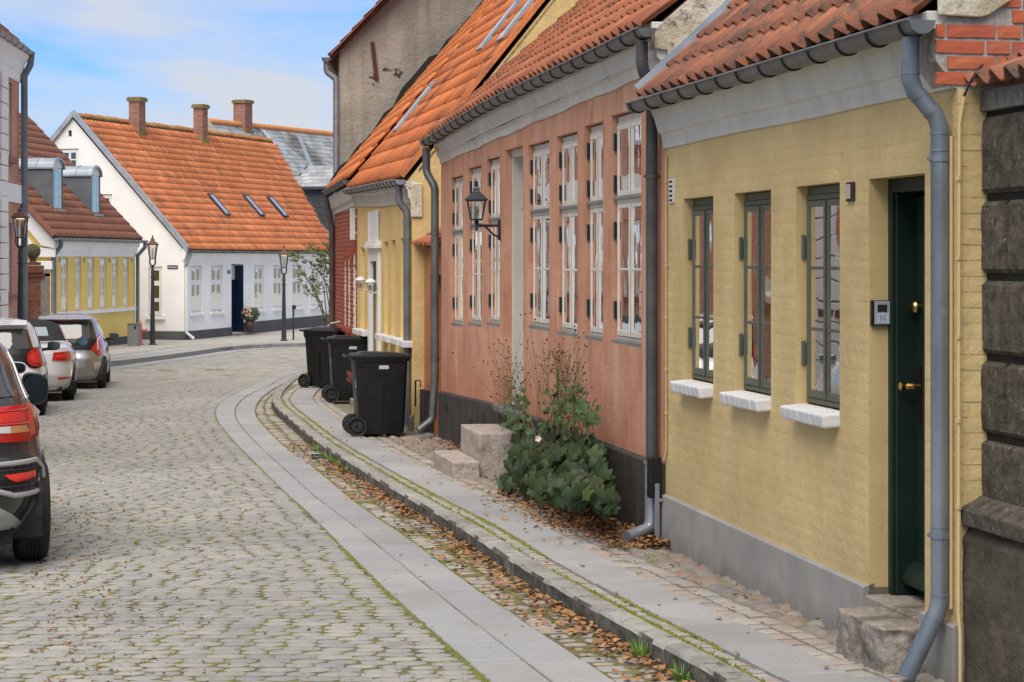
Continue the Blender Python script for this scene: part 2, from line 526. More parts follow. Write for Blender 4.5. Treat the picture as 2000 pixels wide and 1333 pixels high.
M_ORAN = nmat('rust_limewash', (0.38, 0.14, 0.05), (0.50, 0.21, 0.09), 2.0, 0.85, 0.4, 30, 0.01, streak=((0.24, 0.09, 0.04), 0.6))
M_WHITE = nmat('white_limewash', (0.78, 0.785, 0.785), (0.87, 0.87, 0.87), 0.9, 0.85, 0.35, 25, 0.01)
M_CORN = nmat('white_cornice', (0.55, 0.53, 0.49), (0.67, 0.65, 0.60), 1.6, 0.8, 0.35, 40, 0.008, spots=((0.33, 0.28, 0.22), 6.0, 0.68, 0.75), streak=((0.40, 0.37, 0.33), 0.35))
M_PLG = nmat('grey_plinth', (0.25, 0.245, 0.23), (0.33, 0.32, 0.30), 1.5, 0.9, 0.3, 50, 0.006, streak=((0.20, 0.19, 0.16), 0.2), spots=((0.52, 0.51, 0.49), 4.0, 0.66, 0.73), moss=((.21, .205, .18), 1.6, .58, .75), base=((.13, .12, .09), .06, -.12, .6), big=(.8, .12))
M_PLB = nmat('black_plinth', (0.026, 0.024, 0.022), (0.055, 0.05, 0.045), 2.5, 0.8, 0.35, 40, 0.01, streak=((0.09, 0.08, 0.07), 0.5))
M_PLD = nmat('slate_plinth', (0.07, 0.075, 0.08), (0.10, 0.10, 0.105), 1.5, 0.85, 0.2, 30)
M_RENDER = nmat('weathered_render', (0.21, 0.195, 0.165), (0.42, 0.38, 0.315), 0.55, 0.95, 0.7, 16, 0.03, spots=((0.055, 0.052, 0.05), 1.6, 0.66, 0.69), streak=((0.19, 0.165, 0.13), 0.6))
M_PEEL = nmat('peeling_plaster', (0.42, 0.36, 0.24), (0.66, 0.62, 0.52), 3.0, 0.95, 0.8, 25, 0.02, spots=((0.14, 0.125, 0.10), 7.0, 0.55, 0.66))
M_CONC = nmat('dirty_concrete', (0.10, 0.095, 0.08), (0.20, 0.19, 0.165), 14.0, 0.95, 0.8, 60, 0.01, spots=((.34, .32, .28), 30, .64, .70))
M_BGY = nmat('mortar_backing', (0.26, 0.24, 0.21), (0.44, 0.42, 0.38), 22.0, 0.95, 0.6, 90, 0.006)
M_WMORT = nmat('white_mortar', (0.62, 0.55, 0.48), (0.72, 0.66, 0.6), 6.0, 0.95, 0.4, 60)
M_DMORT = nmat('grey_mortar', (0.30, 0.24, 0.19), (0.42, 0.36, 0.30), 6.0, 0.95, 0.4, 60)
# bricks and tiles
M_BRO = nmat('orange_brick', (0.42, 0.10, 0.04), (0.50, 0.14, 0.06), 9, 0.85, 0.7, 120, 0.004, tcols=[(0.50, 0.12, 0.04), (0.40, 0.095, 0.055), (0.48, 0.145, 0.06), (0.32, 0.085, 0.065), (0.46, 0.115, 0.045)], spots=((0.5, 0.46, 0.4), 14, 0.70, 0.76))
M_BRR = nmat('red_brick', (0.26, 0.045, 0.022), (0.34, 0.075, 0.04), 6, 0.8, 0.4, 70, 0.004, tcols=[(0.24, 0.04, 0.02), (0.36, 0.075, 0.035), (0.30, 0.06, 0.03)])
M_BRB = nmat('brown_brick', (0.22, 0.09, 0.05), (0.34, 0.15, 0.085), 6, 0.85, 0.5, 60, 0.004, tcols=[(0.26, 0.10, 0.055), (0.15, 0.075, 0.05), (0.36, 0.15, 0.08), (0.2, 0.08, 0.05)], moss=((0.07, 0.065, 0.045), 0.8, 0.55, 0.75))
M_CHIM = nmat('chimney_brick', (0.26, 0.11, 0.075), (0.36, 0.17, 0.12), 5, 0.9, 0.5, 50, 0.006, tcols=[(0.30, 0.12, 0.08), (0.22, 0.10, 0.075), (0.36, 0.16, 0.11)])
M_LICH = nmat('lichen_mortar', (0.14, 0.105, 0.04), (0.28, 0.22, 0.09), 7, 0.95, 0.7, 40, 0.02)
TILE_O = [(0.62, 0.20, 0.075), (0.52, 0.155, 0.06), (0.68, 0.25, 0.10), (0.46, 0.14, 0.065), (0.60, 0.185, 0.07)]
M_TIL = nmat('weathered_pantile', (0.22, 0.085, 0.05), (0.36, 0.14, 0.08), 4.0, 0.9, 0.6, 50, 0.006, tcols=[(0.34, 0.13, 0.07), (0.23, 0.10, 0.07), (0.42, 0.155, 0.08), (0.28, 0.12, 0.08), (0.45, 0.17, 0.085)], moss=((0.11, 0.08, 0.06), 7.0, 0.48, 0.64), spots=((0.34, 0.27, 0.2), 26, 0.68, 0.73))
M_TILP = nmat('terracotta_pantile', (0.36, 0.115, 0.055), (0.50, 0.17, 0.08), 3.0, 0.85, 0.4, 50, 0.006, tcols=[(0.42, 0.14, 0.07), (0.32, 0.115, 0.065), (0.50, 0.175, 0.08), (0.38, 0.13, 0.07)], moss=((0.13, 0.08, 0.055), 4.0, 0.50, 0.70))
M_TILO = nmat('orange_pantile', (0.56, 0.17, 0.06), (0.68, 0.24, 0.09), 1.2, 0.85, 0.4, 40, 0.006, big=(.4, .2), tint=.08, streak=((.22, .10, .06), .0), tcols=[(0.64, 0.19, 0.06), (0.56, 0.16, 0.06), (0.70, 0.24, 0.085)], moss=((0.25, 0.105, 0.06), 0.7, 0.50, 0.64))
M_TILW = nmat('sunbleached_orange_pantile', (0.58, 0.20, 0.085), (0.72, 0.29, 0.13), 0.5, 0.85, 0.4, 30, 0.008, big=(.25, .16), tint=.10, tcols=TILE_O, moss=((0.30, 0.13, 0.075), 0.9, 0.56, 0.70))
M_TILD = nmat('dark_mossy_pantile', (0.24, 0.11, 0.075), (0.34, 0.14, 0.085), 1.0, 0.9, 0.4, 30, 0.008, tcols=[(0.26, 0.11, 0.07), (0.20, 0.10, 0.07), (0.32, 0.13, 0.08)], moss=((0.48, 0.18, 0.09), 0.55, 0.60, 0.66))
M_SLATE = nmat('grey_slate', (0.22, 0.235, 0.25), (0.34, 0.355, 0.37), 1.0, 0.6, 0.3, 30, 0.004, tcols=[(0.30, 0.32, 0.34), (0.20, 0.22, 0.24), (0.42, 0.44, 0.45), (0.26, 0.27, 0.28)], moss=((0.085, 0.08, 0.075), 0.45, 0.50, 0.62), tint=0.1)
M_SLATD = nmat('dark_slate', (0.045, 0.052, 0.06), (0.07, 0.08, 0.09), 1.0, 0.6, 0.2, 30)
M_LATH = flat('roof_underlay', (0.03, 0.022, 0.018), 0.95)
# stone
M_SETT = nmat('granite_sett', (0.29, 0.285, 0.265), (0.40, 0.395, 0.37), 14, 0.75, 0.5, 90, 0.004, big=(.30, .16), tcols=[(0.24, 0.238, 0.215), (0.295, 0.28, 0.25), (0.195, 0.203, 0.203), (0.265, 0.255, 0.228), (0.222, 0.23, 0.222), (0.33, 0.308, 0.272)], spots=((0.17, 0.16, 0.13), 22, 0.56, 0.68))
M_SETT2 = nmat('mixed_sett', (0.26, 0.245, 0.22), (0.36, 0.34, 0.30), 12, 0.8, 0.6, 80, 0.005, tcols=[(0.30, 0.285, 0.26), (0.36, 0.27, 0.22), (0.22, 0.235, 0.25), (0.38, 0.355, 0.31), (0.28, 0.225, 0.20), (0.32, 0.31, 0.28)], spots=((0.17, 0.16, 0.14), 25, 0.58, 0.7))
M_RUBB = nmat('fieldstone', (0.17, 0.15, 0.125), (0.27, 0.24, 0.20), 12, 0.8, 0.7, 60, 0.006, tcols=[(0.24, 0.21, 0.17), (0.27, 0.165, 0.12), (0.14, 0.15, 0.16), (0.31, 0.27, 0.22), (0.21, 0.15, 0.12), (0.19, 0.18, 0.165)], moss=((.13, .125, .05), 3, .6, .75))
M_SLAB = nmat('granite_slab', (0.275, 0.28, 0.288), (0.34, 0.344, 0.352), 1.4, 0.7, 0.35, 160, 0.002, big=(.35, .10), tcols=[(0.32, 0.324, 0.334), (0.285, 0.29, 0.30), (0.355, 0.355, 0.357), (0.30, 0.30, 0.302)], spots=((0.25, 0.24, 0.225), 45, 0.54, 0.66), moss=((0.25, 0.245, 0.235), 1.1, 0.50, 0.72))
M_KERBF = nmat('kerb_face_dark', (0.04, 0.038, 0.03), (0.14, 0.13, 0.11), 9, 0.95, 1.0, 30, 0.02, spots=((.26, .25, .22), 14, .60, .68))  # darker, pale-spotted tone for the front faces of the kerb
M_KERB = nmat('kerb_granite', (0.22, 0.215, 0.20), (0.36, 0.35, 0.32), 5, 0.85, 0.8, 45, 0.012, tint=0.1, spots=((0.09, 0.085, 0.07), 9, 0.55, 0.70))
M_STEP = nmat('pink_granite', (0.24, 0.205, 0.175), (0.36, 0.315, 0.275), 30, 0.85, 0.9, 45, 0.015, spots=((0.14, 0.125, 0.09), 3.0, 0.50, 0.64), moss=((0.13, 0.12, 0.06), 2.5, 0.55, 0.7))
M_ASH = nmat('sooty_ashlar', (0.05, 0.042, 0.031), (0.135, 0.115, 0.088), 14, 0.95, 1.0, 60, 0.014, spots=((0.27, 0.255, 0.22), 34, 0.60, 0.66))
M_ASHJ = nmat('sooty_joint', (0.012, 0.011, 0.009), (0.03, 0.027, 0.022), 5, 0.95, 0.5, 30)
M_MOSS = nmat('mossy_joint_soil', (0.12, 0.105, 0.06), (0.175, 0.155, 0.085), 5, 1.0, 0.8, 60, 0.01, spots=((0.17, 0.175, 0.04), 1.1, 0.42, 0.60), moss=((0.09, 0.075, 0.04), 16, 0.5, 0.62))
M_MOSSG = nmat('green_moss', (0.14, 0.16, 0.025), (0.25, 0.26, 0.05), 20, 1.0, 1.0, 90, 0.02)
M_SOIL = nmat('sandy_joint', (0.15, 0.135, 0.10), (0.24, 0.215, 0.165), 8, 1.0, 0.8, 60, 0.01, spots=((0.16, 0.17, 0.05), 1.2, 0.58, 0.68))
M_PAVE = nmat('worn_paving', (0.34, 0.325, 0.29), (0.42, 0.40, 0.36), 1.2, 0.85, 0.6, 12, 0.02, spots=((0.24, 0.22, 0.17), 5.0, 0.52, 0.62), moss=((0.25, 0.26, 0.10), 0.6, 0.62, 0.75))
M_GRND = nmat('distant_ground', (0.12, 0.11, 0.08), (0.17, 0.16, 0.12), 0.3, 1.0, 0.2, 5)
# metal, wood, glass
M_ZINC = nmat('zinc', (0.25, 0.275, 0.30), (0.34, 0.365, 0.39), 4, 0.42, 0.15, 30, 0.004, metallic=0.55, spots=((0.50, 0.52, 0.53), 5.0, 0.62, 0.75))
M_ZINCD = nmat('dark_zinc', (0.115, 0.12, 0.122), (0.19, 0.195, 0.195), 3, 0.42, 0.15, 30, 0.004, metallic=0.6, streak=((0.3, 0.3, 0.3), 0.4))
M_ZINCB = nmat('blue_grey_zinc_pipe', (0.125, 0.155, 0.19), (0.18, 0.21, 0.245), 3, 0.48, 0.15, 40, 0.003, metallic=0.35, spots=((0.30, 0.33, 0.36), 8, 0.66, 0.74), streak=((0.25, 0.28, 0.31), 0.7), big=(2.5, .12))
M_LEAD = nmat('lead_flashing', (0.28, 0.33, 0.38), (0.40, 0.45, 0.50), 3, 0.5, 0.2, 20, 0.006, metallic=0.35)
M_BRKT = flat('dark_bracket', (0.03, 0.032, 0.034), 0.5, 0.4)
M_IRON = flat('painted_iron', (0.02, 0.022, 0.026), 0.4, 0.0)
M_LAMPG = flat('slate_lamp_paint', (0.03, 0.034, 0.042), 0.45)
M_RUST = nmat('rusty_iron', (0.07, 0.028, 0.018), (0.12, 0.045, 0.03), 12, 0.9, 0.5, 60)
M_COPPER = flat('brown_copper', (0.10, 0.055, 0.045), 0.45, 0.3)
M_CREAM = nmat('cream_window_paint', (0.56, 0.53, 0.46), (0.66, 0.635, 0.565), 3, 0.55, 0.15, 60, 0.003, streak=((0.45, 0.42, 0.35), 0.3))
M_GREYW = nmat('grey_window_sill', (0.17, 0.165, 0.155), (0.24, 0.235, 0.225), 3, 0.6, 0.15, 60)
M_WHT = flat('white_gloss_paint', (0.78, 0.78, 0.77), 0.45)
M_GREEN = nmat('grey_green_paint', (0.075, 0.085, 0.062), (0.108, 0.118, 0.09), 3, 0.45, 0.12, 60, 0.003)
M_DGREEN = nmat('dark_green_door_paint', (0.005, 0.015, 0.010), (0.009, 0.022, 0.015), 3, 0.5, 0.1, 60, 0.003)
M_BLUED = flat('navy_door_paint', (0.008, 0.020, 0.055), 0.35)
M_SILL = nmat('painted_stone_sill', (0.58, 0.58, 0.575), (0.68, 0.68, 0.675), 6, 0.8, 0.45, 50, 0.006, spots=((0.34, 0.33, 0.31), 9, 0.64, 0.74))
M_GLASS = glassmat('window_glass', boost=3.8, wav=0.09)
M_GLASSF = glassmat('far_window_glass', boost=0.8, wav=0.1)
M_GLASSD = glassmat('dull_window_glass', boost=.35, wav=.05)
M_SKYL = flat('skylight_glass', (.92, .94, .96), .10, 1.0)
M_CURT = nmat('grey_curtain', (0.30, 0.30, 0.29), (0.42, 0.41, 0.39), 2, 0.9, 0.3, 20, 0.01, bvec=(6, 6, 0.2))
M_CURTY = nmat('warm_interior', (0.17, 0.13, 0.06), (0.26, 0.2, 0.1), 1.5, 0.9, 0.0)
M_DARK = flat('dark_interior', (0.018, 0.016, 0.014), 0.9)
M_ROOM = flat('dim_interior', (0.05, 0.045, 0.04), 0.9)
M_BRASS = flat('brass', (0.55, 0.36, 0.12), 0.25, 1.0)
M_CHROME = flat('chrome', (0.6, 0.6, 0.6), 0.15, 1.0)
M_PLAST = nmat('black_bin_plastic', (0.005, 0.005, 0.006), (0.009, 0.009, 0.010), 8, 0.42, 0.25, 120, 0.002, spots=((0.02, 0.02, 0.02), 12, 0.72, 0.80), spec=0.4)
M_RUBBER = nmat('rubber', (0.013, 0.013, 0.013), (0.028, 0.027, 0.026), 12, 0.7, 0.3, 80)
M_YCOND = flat('yellow_conduit', (0.52, 0.40, 0.19), 0.6)
# ------------------------------------------------------------------ lie of the land
_kd = np.array([0, 24, 27, 30, 34, 38, 43, 50, 60, 69, 78, 85, 120.])
_kz = np.array([.089, -.216, -.235, -.250, -.29, -.37, -.48, -.62, -.77, -.86, -.75, -.66, -.6])
_gd = np.arange(0, 120.01, 0.25)
_gz = np.interp(_gd, _kd, _kz)
_ker = np.exp(-0.5 * (np.arange(-12, 13) / 5.0) ** 2); _ker /= _ker.sum()
_gz = np.convolve(np.pad(_gz, 12, mode='reflect', reflect_type='odd'), _ker, mode='valid')
def walk_z(d): return float(np.interp(d, _gd, _gz))
_dropd = [0, 16, 30.6, 41, 44, 47, 51, 200]
_dropz = [0, 0.03, .12, .19, .16, .06, 0.0, 0]
KERB_XY = []
def kerb_x(d):
    return float(np.interp(d, [p[1] for p in KERB_XY], [p[0] for p in KERB_XY]))
def road_z(x, d):
    kx = kerb_x(d) if KERB_XY and d < 46 else -4.3
    t = min(1, max(0, (kx - 0.9 - x) / 2.6)); t = t * t * (3 - 2 * t)
    return walk_z(d) - 0.10 - float(np.interp(d, _dropd, _dropz)) * t
def on_plane(x, y, zf):
    """photo pixel -> point on a surface z=zf(X, d)"""
    d = 15.0
    for _ in range(60):
        z = zf(PX(x, d), d)
        d = 0.5 * d + 0.5 * (CZ - z) * FPX / (y - HY)
    return (PX(x, d), d)
_walk = lambda x, d: walk_z(d)
_road0 = lambda x, d: walk_z(d) - 0.10
def curve(pts, zf):
    P = sorted([on_plane(x, y, zf) for x, y in pts], key=lambda p: p[1])
    d = np.array([p[1] for p in P]); x = np.array([p[0] for p in P])
    g = np.arange(8.3, d[-1], 0.25)
    # carry the line on towards the camera along its last direction
    k = np.polyfit(d[:4], x[:4], 1)
    xs = np.where(g < d[0], np.polyval(k, g) + (x[0] - np.polyval(k, d[0])), np.interp(g, d, x))
    ker = np.exp(-0.5 * (np.arange(-8, 9) / 3.0) ** 2); ker /= ker.sum()
    xs = np.convolve(np.pad(xs, 8, mode='reflect', reflect_type='odd'), ker, mode='valid')
    return g, xs
C1 = [(959,1333),(896,1280),(833,1222),(770,1169),(700,1101),(652,1052),(602,1001),(557,963),(507,913),(457,863),(425,825),(419,806),(425,790),(463,768),(526,737),(576,718),(620,706)]
C2 = [(1078,1333),(1001,1274),(945,1232),(882,1183),(826,1138),(770,1092),(700,1035),(661,1004),(620,976),(589,948),(551,912),(520,885),(482,847),(460,819),(458,803),(463,790),(482,774),(526,754),(548,740),(600,722)]
C3 = [(1204,1333),(1120,1278),(1050,1232),(980,1183),(910,1141),(854,1092),(784,1040),(734,1012),(683,974),(633,929),(589,897),(557,875),(526,844),(499,815),(498,797),(510,778),(535,760),(570,742),(605,727)]
C4 = [(1347,1330),(1260,1285),(1155,1222),(1067,1169),(973,1110),(896,1050),(805,1001),(747,964),(684,923),(639,894),(595,860),(564,831),(535,806),(529,790),(542,771),(564,752),(589,737),(620,721)]
C6 = [(1400,1306),(1347,1278),(1260,1232),(1155,1176),(1067,1127),(1001,1085),(931,1040),(857,1005),(770,952),(700,908),(620,860),(576,828),(548,806),(543,784),(556,768),(580,752),(605,738),(630,727)]
C7 = [(1525,1333),(1395,1262),(1297,1210),(1225,1173),(1137,1127),(1050,1086),(970,1042),(904,1014),(841,979),(778,941),(715,900),(652,866),(601,834),(564,806),(559,787),(570,770),(600,747),(630,734)]
C8 = [(1671,1333),(1525,1262),(1427,1216),(1314,1161),(1200,1106),(1085,1054),(980,998),(896,952),(841,938-8),(778,904),(702,863),(652,831),(620,812),(597,787),(595,774),(615,757),(645,738)]
C9 = [(1752,1314),(1655,1278),(1557,1236),(1460,1197),(1346,1145),(1200,1086)]
g4, x4 = curve(C4, _road0)
KERB_XY[:] = list(zip(x4, g4))
g1, x1 = curve(C1, _road0); g2, x2 = curve(C2, _road0); g3, x3 = curve(C3, _road0)
g6, x6 = curve(C6, _walk); g7, x7 = curve(C7, _walk); g8, x8 = curve(C8, _walk)
def CV(g, x): return lambda d: float(np.interp(d, g, x))
B1, B2, B3, B4 = CV(g1, x1), CV(g2, x2), CV(g3, x3), CV(g4, x4)
B6, B7, B8 = CV(g6, x6), CV(g7, x7), CV(g8, x8)
if __name__ == '__probe__':
    for d in range(9, 48, 2): print(d, [round(b(d), 2) for b in (B1, B2, B3, B4, B6, B7, B8)], round(walk_z(d), 3))
_b6, _b7, _b8 = B6, B7, B8
B6 = lambda d: max(_b6(d), B4(d) + 0.14)
B7 = lambda d: max(_b7(d), B6(d) + 0.13)
B8 = lambda d: max(_b8(d), B7(d) + 0.36)
LK = CV([8, 12.5, 20, 30, 38, 43, 47, 50, 52.7, 55.7, 61.5, 64, 65, 65.8, 66.5, 67], [-4.0, -4.95, -6.7, -8.9, -10.2, -10.5, -10.3, -9.55, -9.3, -9.05, -8.7, -8.1, -7.3, -6.4, 0, 40])
RK = CV([8.3] + list(np.arange(9, 46, 1.0)) + [47, 49, 51, 52.5, 53], [B4(8.3)] + [B4(d) for d in np.arange(9, 46, 1.0)] + [-4.35, -4.0, -3.0, -1.0, 4.0])
CURB = 0.10

def sheet(name, ds, xl, xr, zf, mats, nx=10, mfun=None, kind='structure', sub=None):
    mb = MB()
    for i, d in enumerate(ds):
        a, b = xl(d), xr(d)
        for k in range(nx + 1):
            x = a + (b - a) * k / nx
            mb.v.append((x, d, zf(x, d)))
    for i in range(len(ds) - 1):
        for k in range(nx):
            p = i * (nx + 1) + k
            mb.f.append([p, p + 1, p + nx + 2, p + nx + 1]); mb.m.append(mfun(ds[i]) if mfun else 0)
    o = mb.build(name, mats, None, smooth=True, angle=60)
    if kind: o['kind'] = kind
    return o

gnd = MB(); gnd.quad((-600, -40, -1.7), (600, -40, -1.7), (600, 1500, -1.7), (-600, 1500, -1.7))
gnd.build('ground', M_GRND)['kind'] = 'structure'
SPLIT = 43.0
def _rd(x, d):
    z = road_z(x, d)
    return z - 0.0085 if d < SPLIT - 1.4 else z - 0.003
M_ROADF = nmat('worn_setts_far', (0.27, 0.26, 0.225), (0.40, 0.385, 0.345), 4.0, 0.8, 0.8, 5.0, 0.05, spots=((0.21, 0.20, 0.14), 2.2, 0.50, 0.62), moss=((0.23, 0.23, 0.11), 0.5, 0.62, 0.78), bvec=(1.2, 3.4, 1))
ds = [5, 6, 7, 8] + [8.3 + 0.35 * i for i in range(102)] + [44.2 + 0.8 * i for i in range(35)]
road = sheet('road', ds, lambda d: -30.0 if d > 48 else LK(d) - 1.5, lambda d: (B4(d) + 0.05 if d < 46 else 42.0), _rd, [M_MOSS, M_ROADF], 26, lambda d: 0 if d < SPLIT - 3.0 else 1)
dsr = [5, 6, 7] + [8.3 + 0.5 * i for i in range(90)]
def _pv(x, d): return walk_z(d) - 0.02
side = sheet('sidewalk', dsr, lambda d: RK(d) + 0.05, lambda d: max(7.0, RK(d) + 0.3), _pv, [M_SOIL, M_PAVE], 14, lambda d: 0 if d < 36 else 1)
fds = [8, 12, 16, 20, 25, 30, 34, 38, 41, 43, 45, 47, 48.5, 50, 51.5, 53, 55, 57, 59, 61, 62.5, 64, 65, 65.8, 66.5, 67, 70, 75, 85, 100, 130]
farw = sheet('far_pavement', fds, lambda d: -40.0, lambda d: LK(d), lambda x, d: walk_z(d), [M_PAVE], 20)
# kerb faces on the far side
kb = MB()
P = [(LK(d), d) for d in np.arange(8, 65.5, 0.9)] + [(-6.4, 65.8), (-3, 66.2), (0, 66.5), (10, 66.8), (30, 67)]
for (xa, da), (xb, db) in zip(P[:-1], P[1:]):
    t = Vector((xb - xa, db - da, 0)).normalized() * 0.006; n = Vector((-t.y, t.x, 0)) / 0.006 * 0.14
    a = Vector((xa, da, walk_z(da) + 0.012)) + t; b = Vector((xb, db, walk_z(db) + 0.012)) - t
    kb.hexa([a + V3(0, 0, -.25), b + V3(0, 0, -.25), b + n + V3(0, 0, -.25), a + n + V3(0, 0, -.25), a, b, b + n, a + n])
kb.build('kerb_stones', M_KERB, farw)['kind'] = 'stuff'
# pale slab bands laid along the far pavement and its gutter
band = MB()
for off, wd, up in ((0.55, 0.36, 0.006), (1.35, 0.36, 0.006), (-0.62, 0.5, 0.008)):
    Q = P[28:]
    for i in range(len(Q) - 1):
        (xa, da), (xb, db) = Q[i], Q[i + 1]
        L = math.hypot(xb - xa, db - da); n = Vector((-(db - da), xb - xa, 0)) / L
        for k in range(2):
            a = Vector((xa + (xb - xa) * (k / 2 + .01), da + (db - da) * (k / 2 + .01), 0)); b = Vector((xa + (xb - xa) * (k / 2 + .49), da + (db - da) * (k / 2 + .49), 0))
            c = [a + n * off, b + n * off, b + n * (off + wd), a + n * (off + wd)]
            zz = [(walk_z(p.y) if off > 0 else road_z(p.x, p.y)) + up for p in c]
            band.hexa([Vector((p.x, p.y, z - 0.05)) for p, z in zip(c, zz)] + [Vector((p.x, p.y, z)) for p, z in zip(c, zz)])
band.build('paving_slabs', M_SLAB, farw)['kind'] = 'stuff'

# ------------------------------------------------------------------ stones
def stone_proto(seed, taper=0.3, dome=0.05, rough=0.03, n=(5, 4), inset=0.06, skirt=-1.0):
    r = random.Random(seed); nx, ny = n; vs = []; fs = []
    sk = r.uniform(-0.07, 0.07)
    for j in range(ny):
        for i in range(nx):
            x = i / (nx - 1) - .5; y = j / (ny - 1) - .5
            hw = 0.5 * (1 - taper * (abs(2 * x)) ** 2.2)
            e = max(abs(2 * x), abs(2 * y)); z = -dome * (4 * x * x + 4 * y * y) * 0.5 + r.uniform(-rough, rough) * 0.6
            if e > 0.99: z -= inset
            vs.append((x * (1 - 0.02) + sk * y + r.uniform(-rough, rough) * .5, 2 * y * hw + r.uniform(-rough, rough), z))
    for j in range(ny - 1):
        for i in range(nx - 1):
            p = j * nx + i; fs.append((p, p + 1, p + nx + 1, p + nx))
    rim = [i for i in range(nx)] + [j * nx + nx - 1 for j in range(1, ny)] + [(ny - 1) * nx + i for i in range(nx - 2, -1, -1)] + [j * nx for j in range(ny - 2, 0, -1)]
    b = len(vs)
    for k in rim: vs.append((vs[k][0] * 1.0, vs[k][1] * 1.0, skirt))
    m = len(rim)
    for k in range(m):
        a, c = rim[k], rim[(k + 1) % m]
        fs.append((c, a, b + k, b + (k + 1) % m))
    return vs, fs

def slab_proto(seed, bev=0.016):
    r = random.Random(seed); vs = []; h = .5
    for s, z in ((h, -1.0), (h, -0.10), (h - bev, 0.0)):
        for sx, sy in ((-1, -1), (1, -1), (1, 1), (-1, 1)):
            vs.append((sx * s + r.uniform(-.004, .004), sy * s, z))
    fs = [(8, 9, 10, 11)]
    for q in (0, 4):
        for k in range(4): fs.append((q + k, q + (k + 1) % 4, q + 4 + (k + 1) % 4, q + 4 + k))
    return vs, fs

SETTS = [stone_proto(s, taper=t, dome=.07, inset=.07, rough=.022) for s, t in ((1, .34), (2, .42), (3, .28), (4, .48), (5, .36), (6, .30))]
insts = []
r3 = random.Random(3)
d = 8.45
row = 0
while d < SPLIT - 0.15:
    pitch = r3.uniform(0.110, 0.124)
    xr = B1(d) - 0.012; xl = max(LK(d) + 0.1, -0.27 * d - 0.9)
    x = xr + r3.uniform(-0.01, 0.03)
    while x > xl:
        w = r3.uniform(0.14, 0.215); g = 0.002
        cx = x - w / 2
        wob = 0.06 * math.sin(cx * 1.3 + d * 0.5) + 0.02 * math.sin(cx * 3.1 + d * 1.7) - 0.05 * (cx - xr)
        cd = d + wob
        if cx + w / 2 < B1(cd) + 0.03 and cd > 8.3:
            z = road_z(cx, cd) + r3.uniform(-0.003, 0.003)
            a = r3.uniform(-0.04, 0.04)
            ex = np.array((math.cos(a), math.sin(a), r3.uniform(-.02, .02))) * (w - g); ey = np.array((-math.sin(a), math.cos(a), r3.uniform(-.03, .01))) * (pitch * 0.985)
            insts.append((r3.randrange(6), mat4(ex, ey, (0, 0, 0.07), (cx, cd, z)), 1.0 / cd))
        x -= w
    d += pitch; row += 1
pieces(road, 'cobblestone', SETTS, insts, M_SETT, limit=290, smooth=False, stuff_name='cobblestones')

def strip(parent, name, fa, fb, ncol, length, protos, mat, zf, d0=8.35, d1=40.0, jl=0.01, jw=0.012, drop=0.0, cross=False, limit=290, stuff=None, wob=0.0, th=0.07, seed=1, stagger=True, skip=None):
    """stones laid between two lines that run with the street"""
    r = random.Random(seed); out = []
    for c in range(ncol):
        d = d0 + (r.uniform(0, 0.3) if stagger else 0)
        while d < d1:
            L = r.uniform(*length)
            dm = d + L / 2
            a0, b0 = fa(d), fb(d); a1, b1 = fa(d + L), fb(d + L)
            l0 = a0 + (b0 - a0) * c / ncol; r0 = a0 + (b0 - a0) * (c + 1) / ncol
            l1 = a1 + (b1 - a1) * c / ncol; r1 = a1 + (b1 - a1) * (c + 1) / ncol
            mx = (l0 + l1 + r0 + r1) / 4
            t = np.array(((l1 + r1 - l0 - r0) / 2, L)); tl = np.linalg.norm(t); t /= tl
            wd = ((r0 - l0) + (r1 - l1)) / 2 * t[1]
            z = zf(mx, dm)
            slope = (zf(mx, dm + .5) - zf(mx, dm - .5))
            ey = np.array((t[0], t[1], slope)) * (tl - jl)
            tilt = r.uniform(-wob, wob)
            ex = np.array((t[1], -t[0], tilt)) * (wd - jw)
            if not skip or not skip(mx, dm):
                k = r.randrange(len(protos))
                if cross:   # long side of the stone lies across the strip
                    M = mat4(ex, ey, (0, 0, th), (mx, dm, z + r.uniform(-wob, wob) * 0.12))
                else:
                    M = mat4(ey, -ex, (0, 0, th), (mx, dm, z + r.uniform(-wob, wob) * 0.12))
                out.append((k, M, 1.0 / dm))
            d += L
    pieces(parent, name, protos, out, mat, limit=limit, stuff_name=stuff or name + 's')

SLABS = [slab_proto(1), slab_proto(2)]
GULLY = (-2.0, 22.3)
rz = road_z
wz = lambda x, d: walk_z(d)
strip(road, 'granite_slab', B1, B2, 1, (0.45, 0.95), SLABS, M_SLAB, lambda x, d: rz(x, d) + 0.004, 8.3, 46, 0.018, 0.012, limit=70, wob=0.02, seed=4)
strip(road, 'granite_slab', B2, B3, 1, (0.45, 0.95), SLABS, M_SLAB, lambda x, d: rz(x, d) + 0.004, 8.3, 46, 0.018, 0.014, limit=70, wob=0.02, seed=5)
GUT = [stone_proto(s, taper=.06, dome=.08, rough=.035) for s in (11, 12, 13)]
strip(road, 'gutter_sett', B3, B4, 2, (0.11, 0.17), GUT, M_SETT2, lambda x, d: rz(x, d) - 0.004, 8.3, 38, 0.012, 0.014, cross=True, limit=220, wob=0.05, seed=6)
NARR = [stone_proto(s, taper=.04, dome=.05, rough=.03) for s in (21, 22, 23)]
strip(side, 'narrow_sett', B6, B7, 1, (0.06, 0.10), NARR, M_SETT2, lambda x, d: walk_z(d) - 0.004, 8.3, 38, 0.012, 0.03, cross=True, limit=200, wob=0.05, seed=7)
strip(side, 'pavement_slab', B7, B8, 1, (0.62, 0.95), SLABS, M_SLAB, lambda x, d: walk_z(d) + 0.004, 8.3, 40, 0.014, 0.014, limit=60, wob=0.012, seed=8)
B9 = lambda d: B8(d) + 0.25
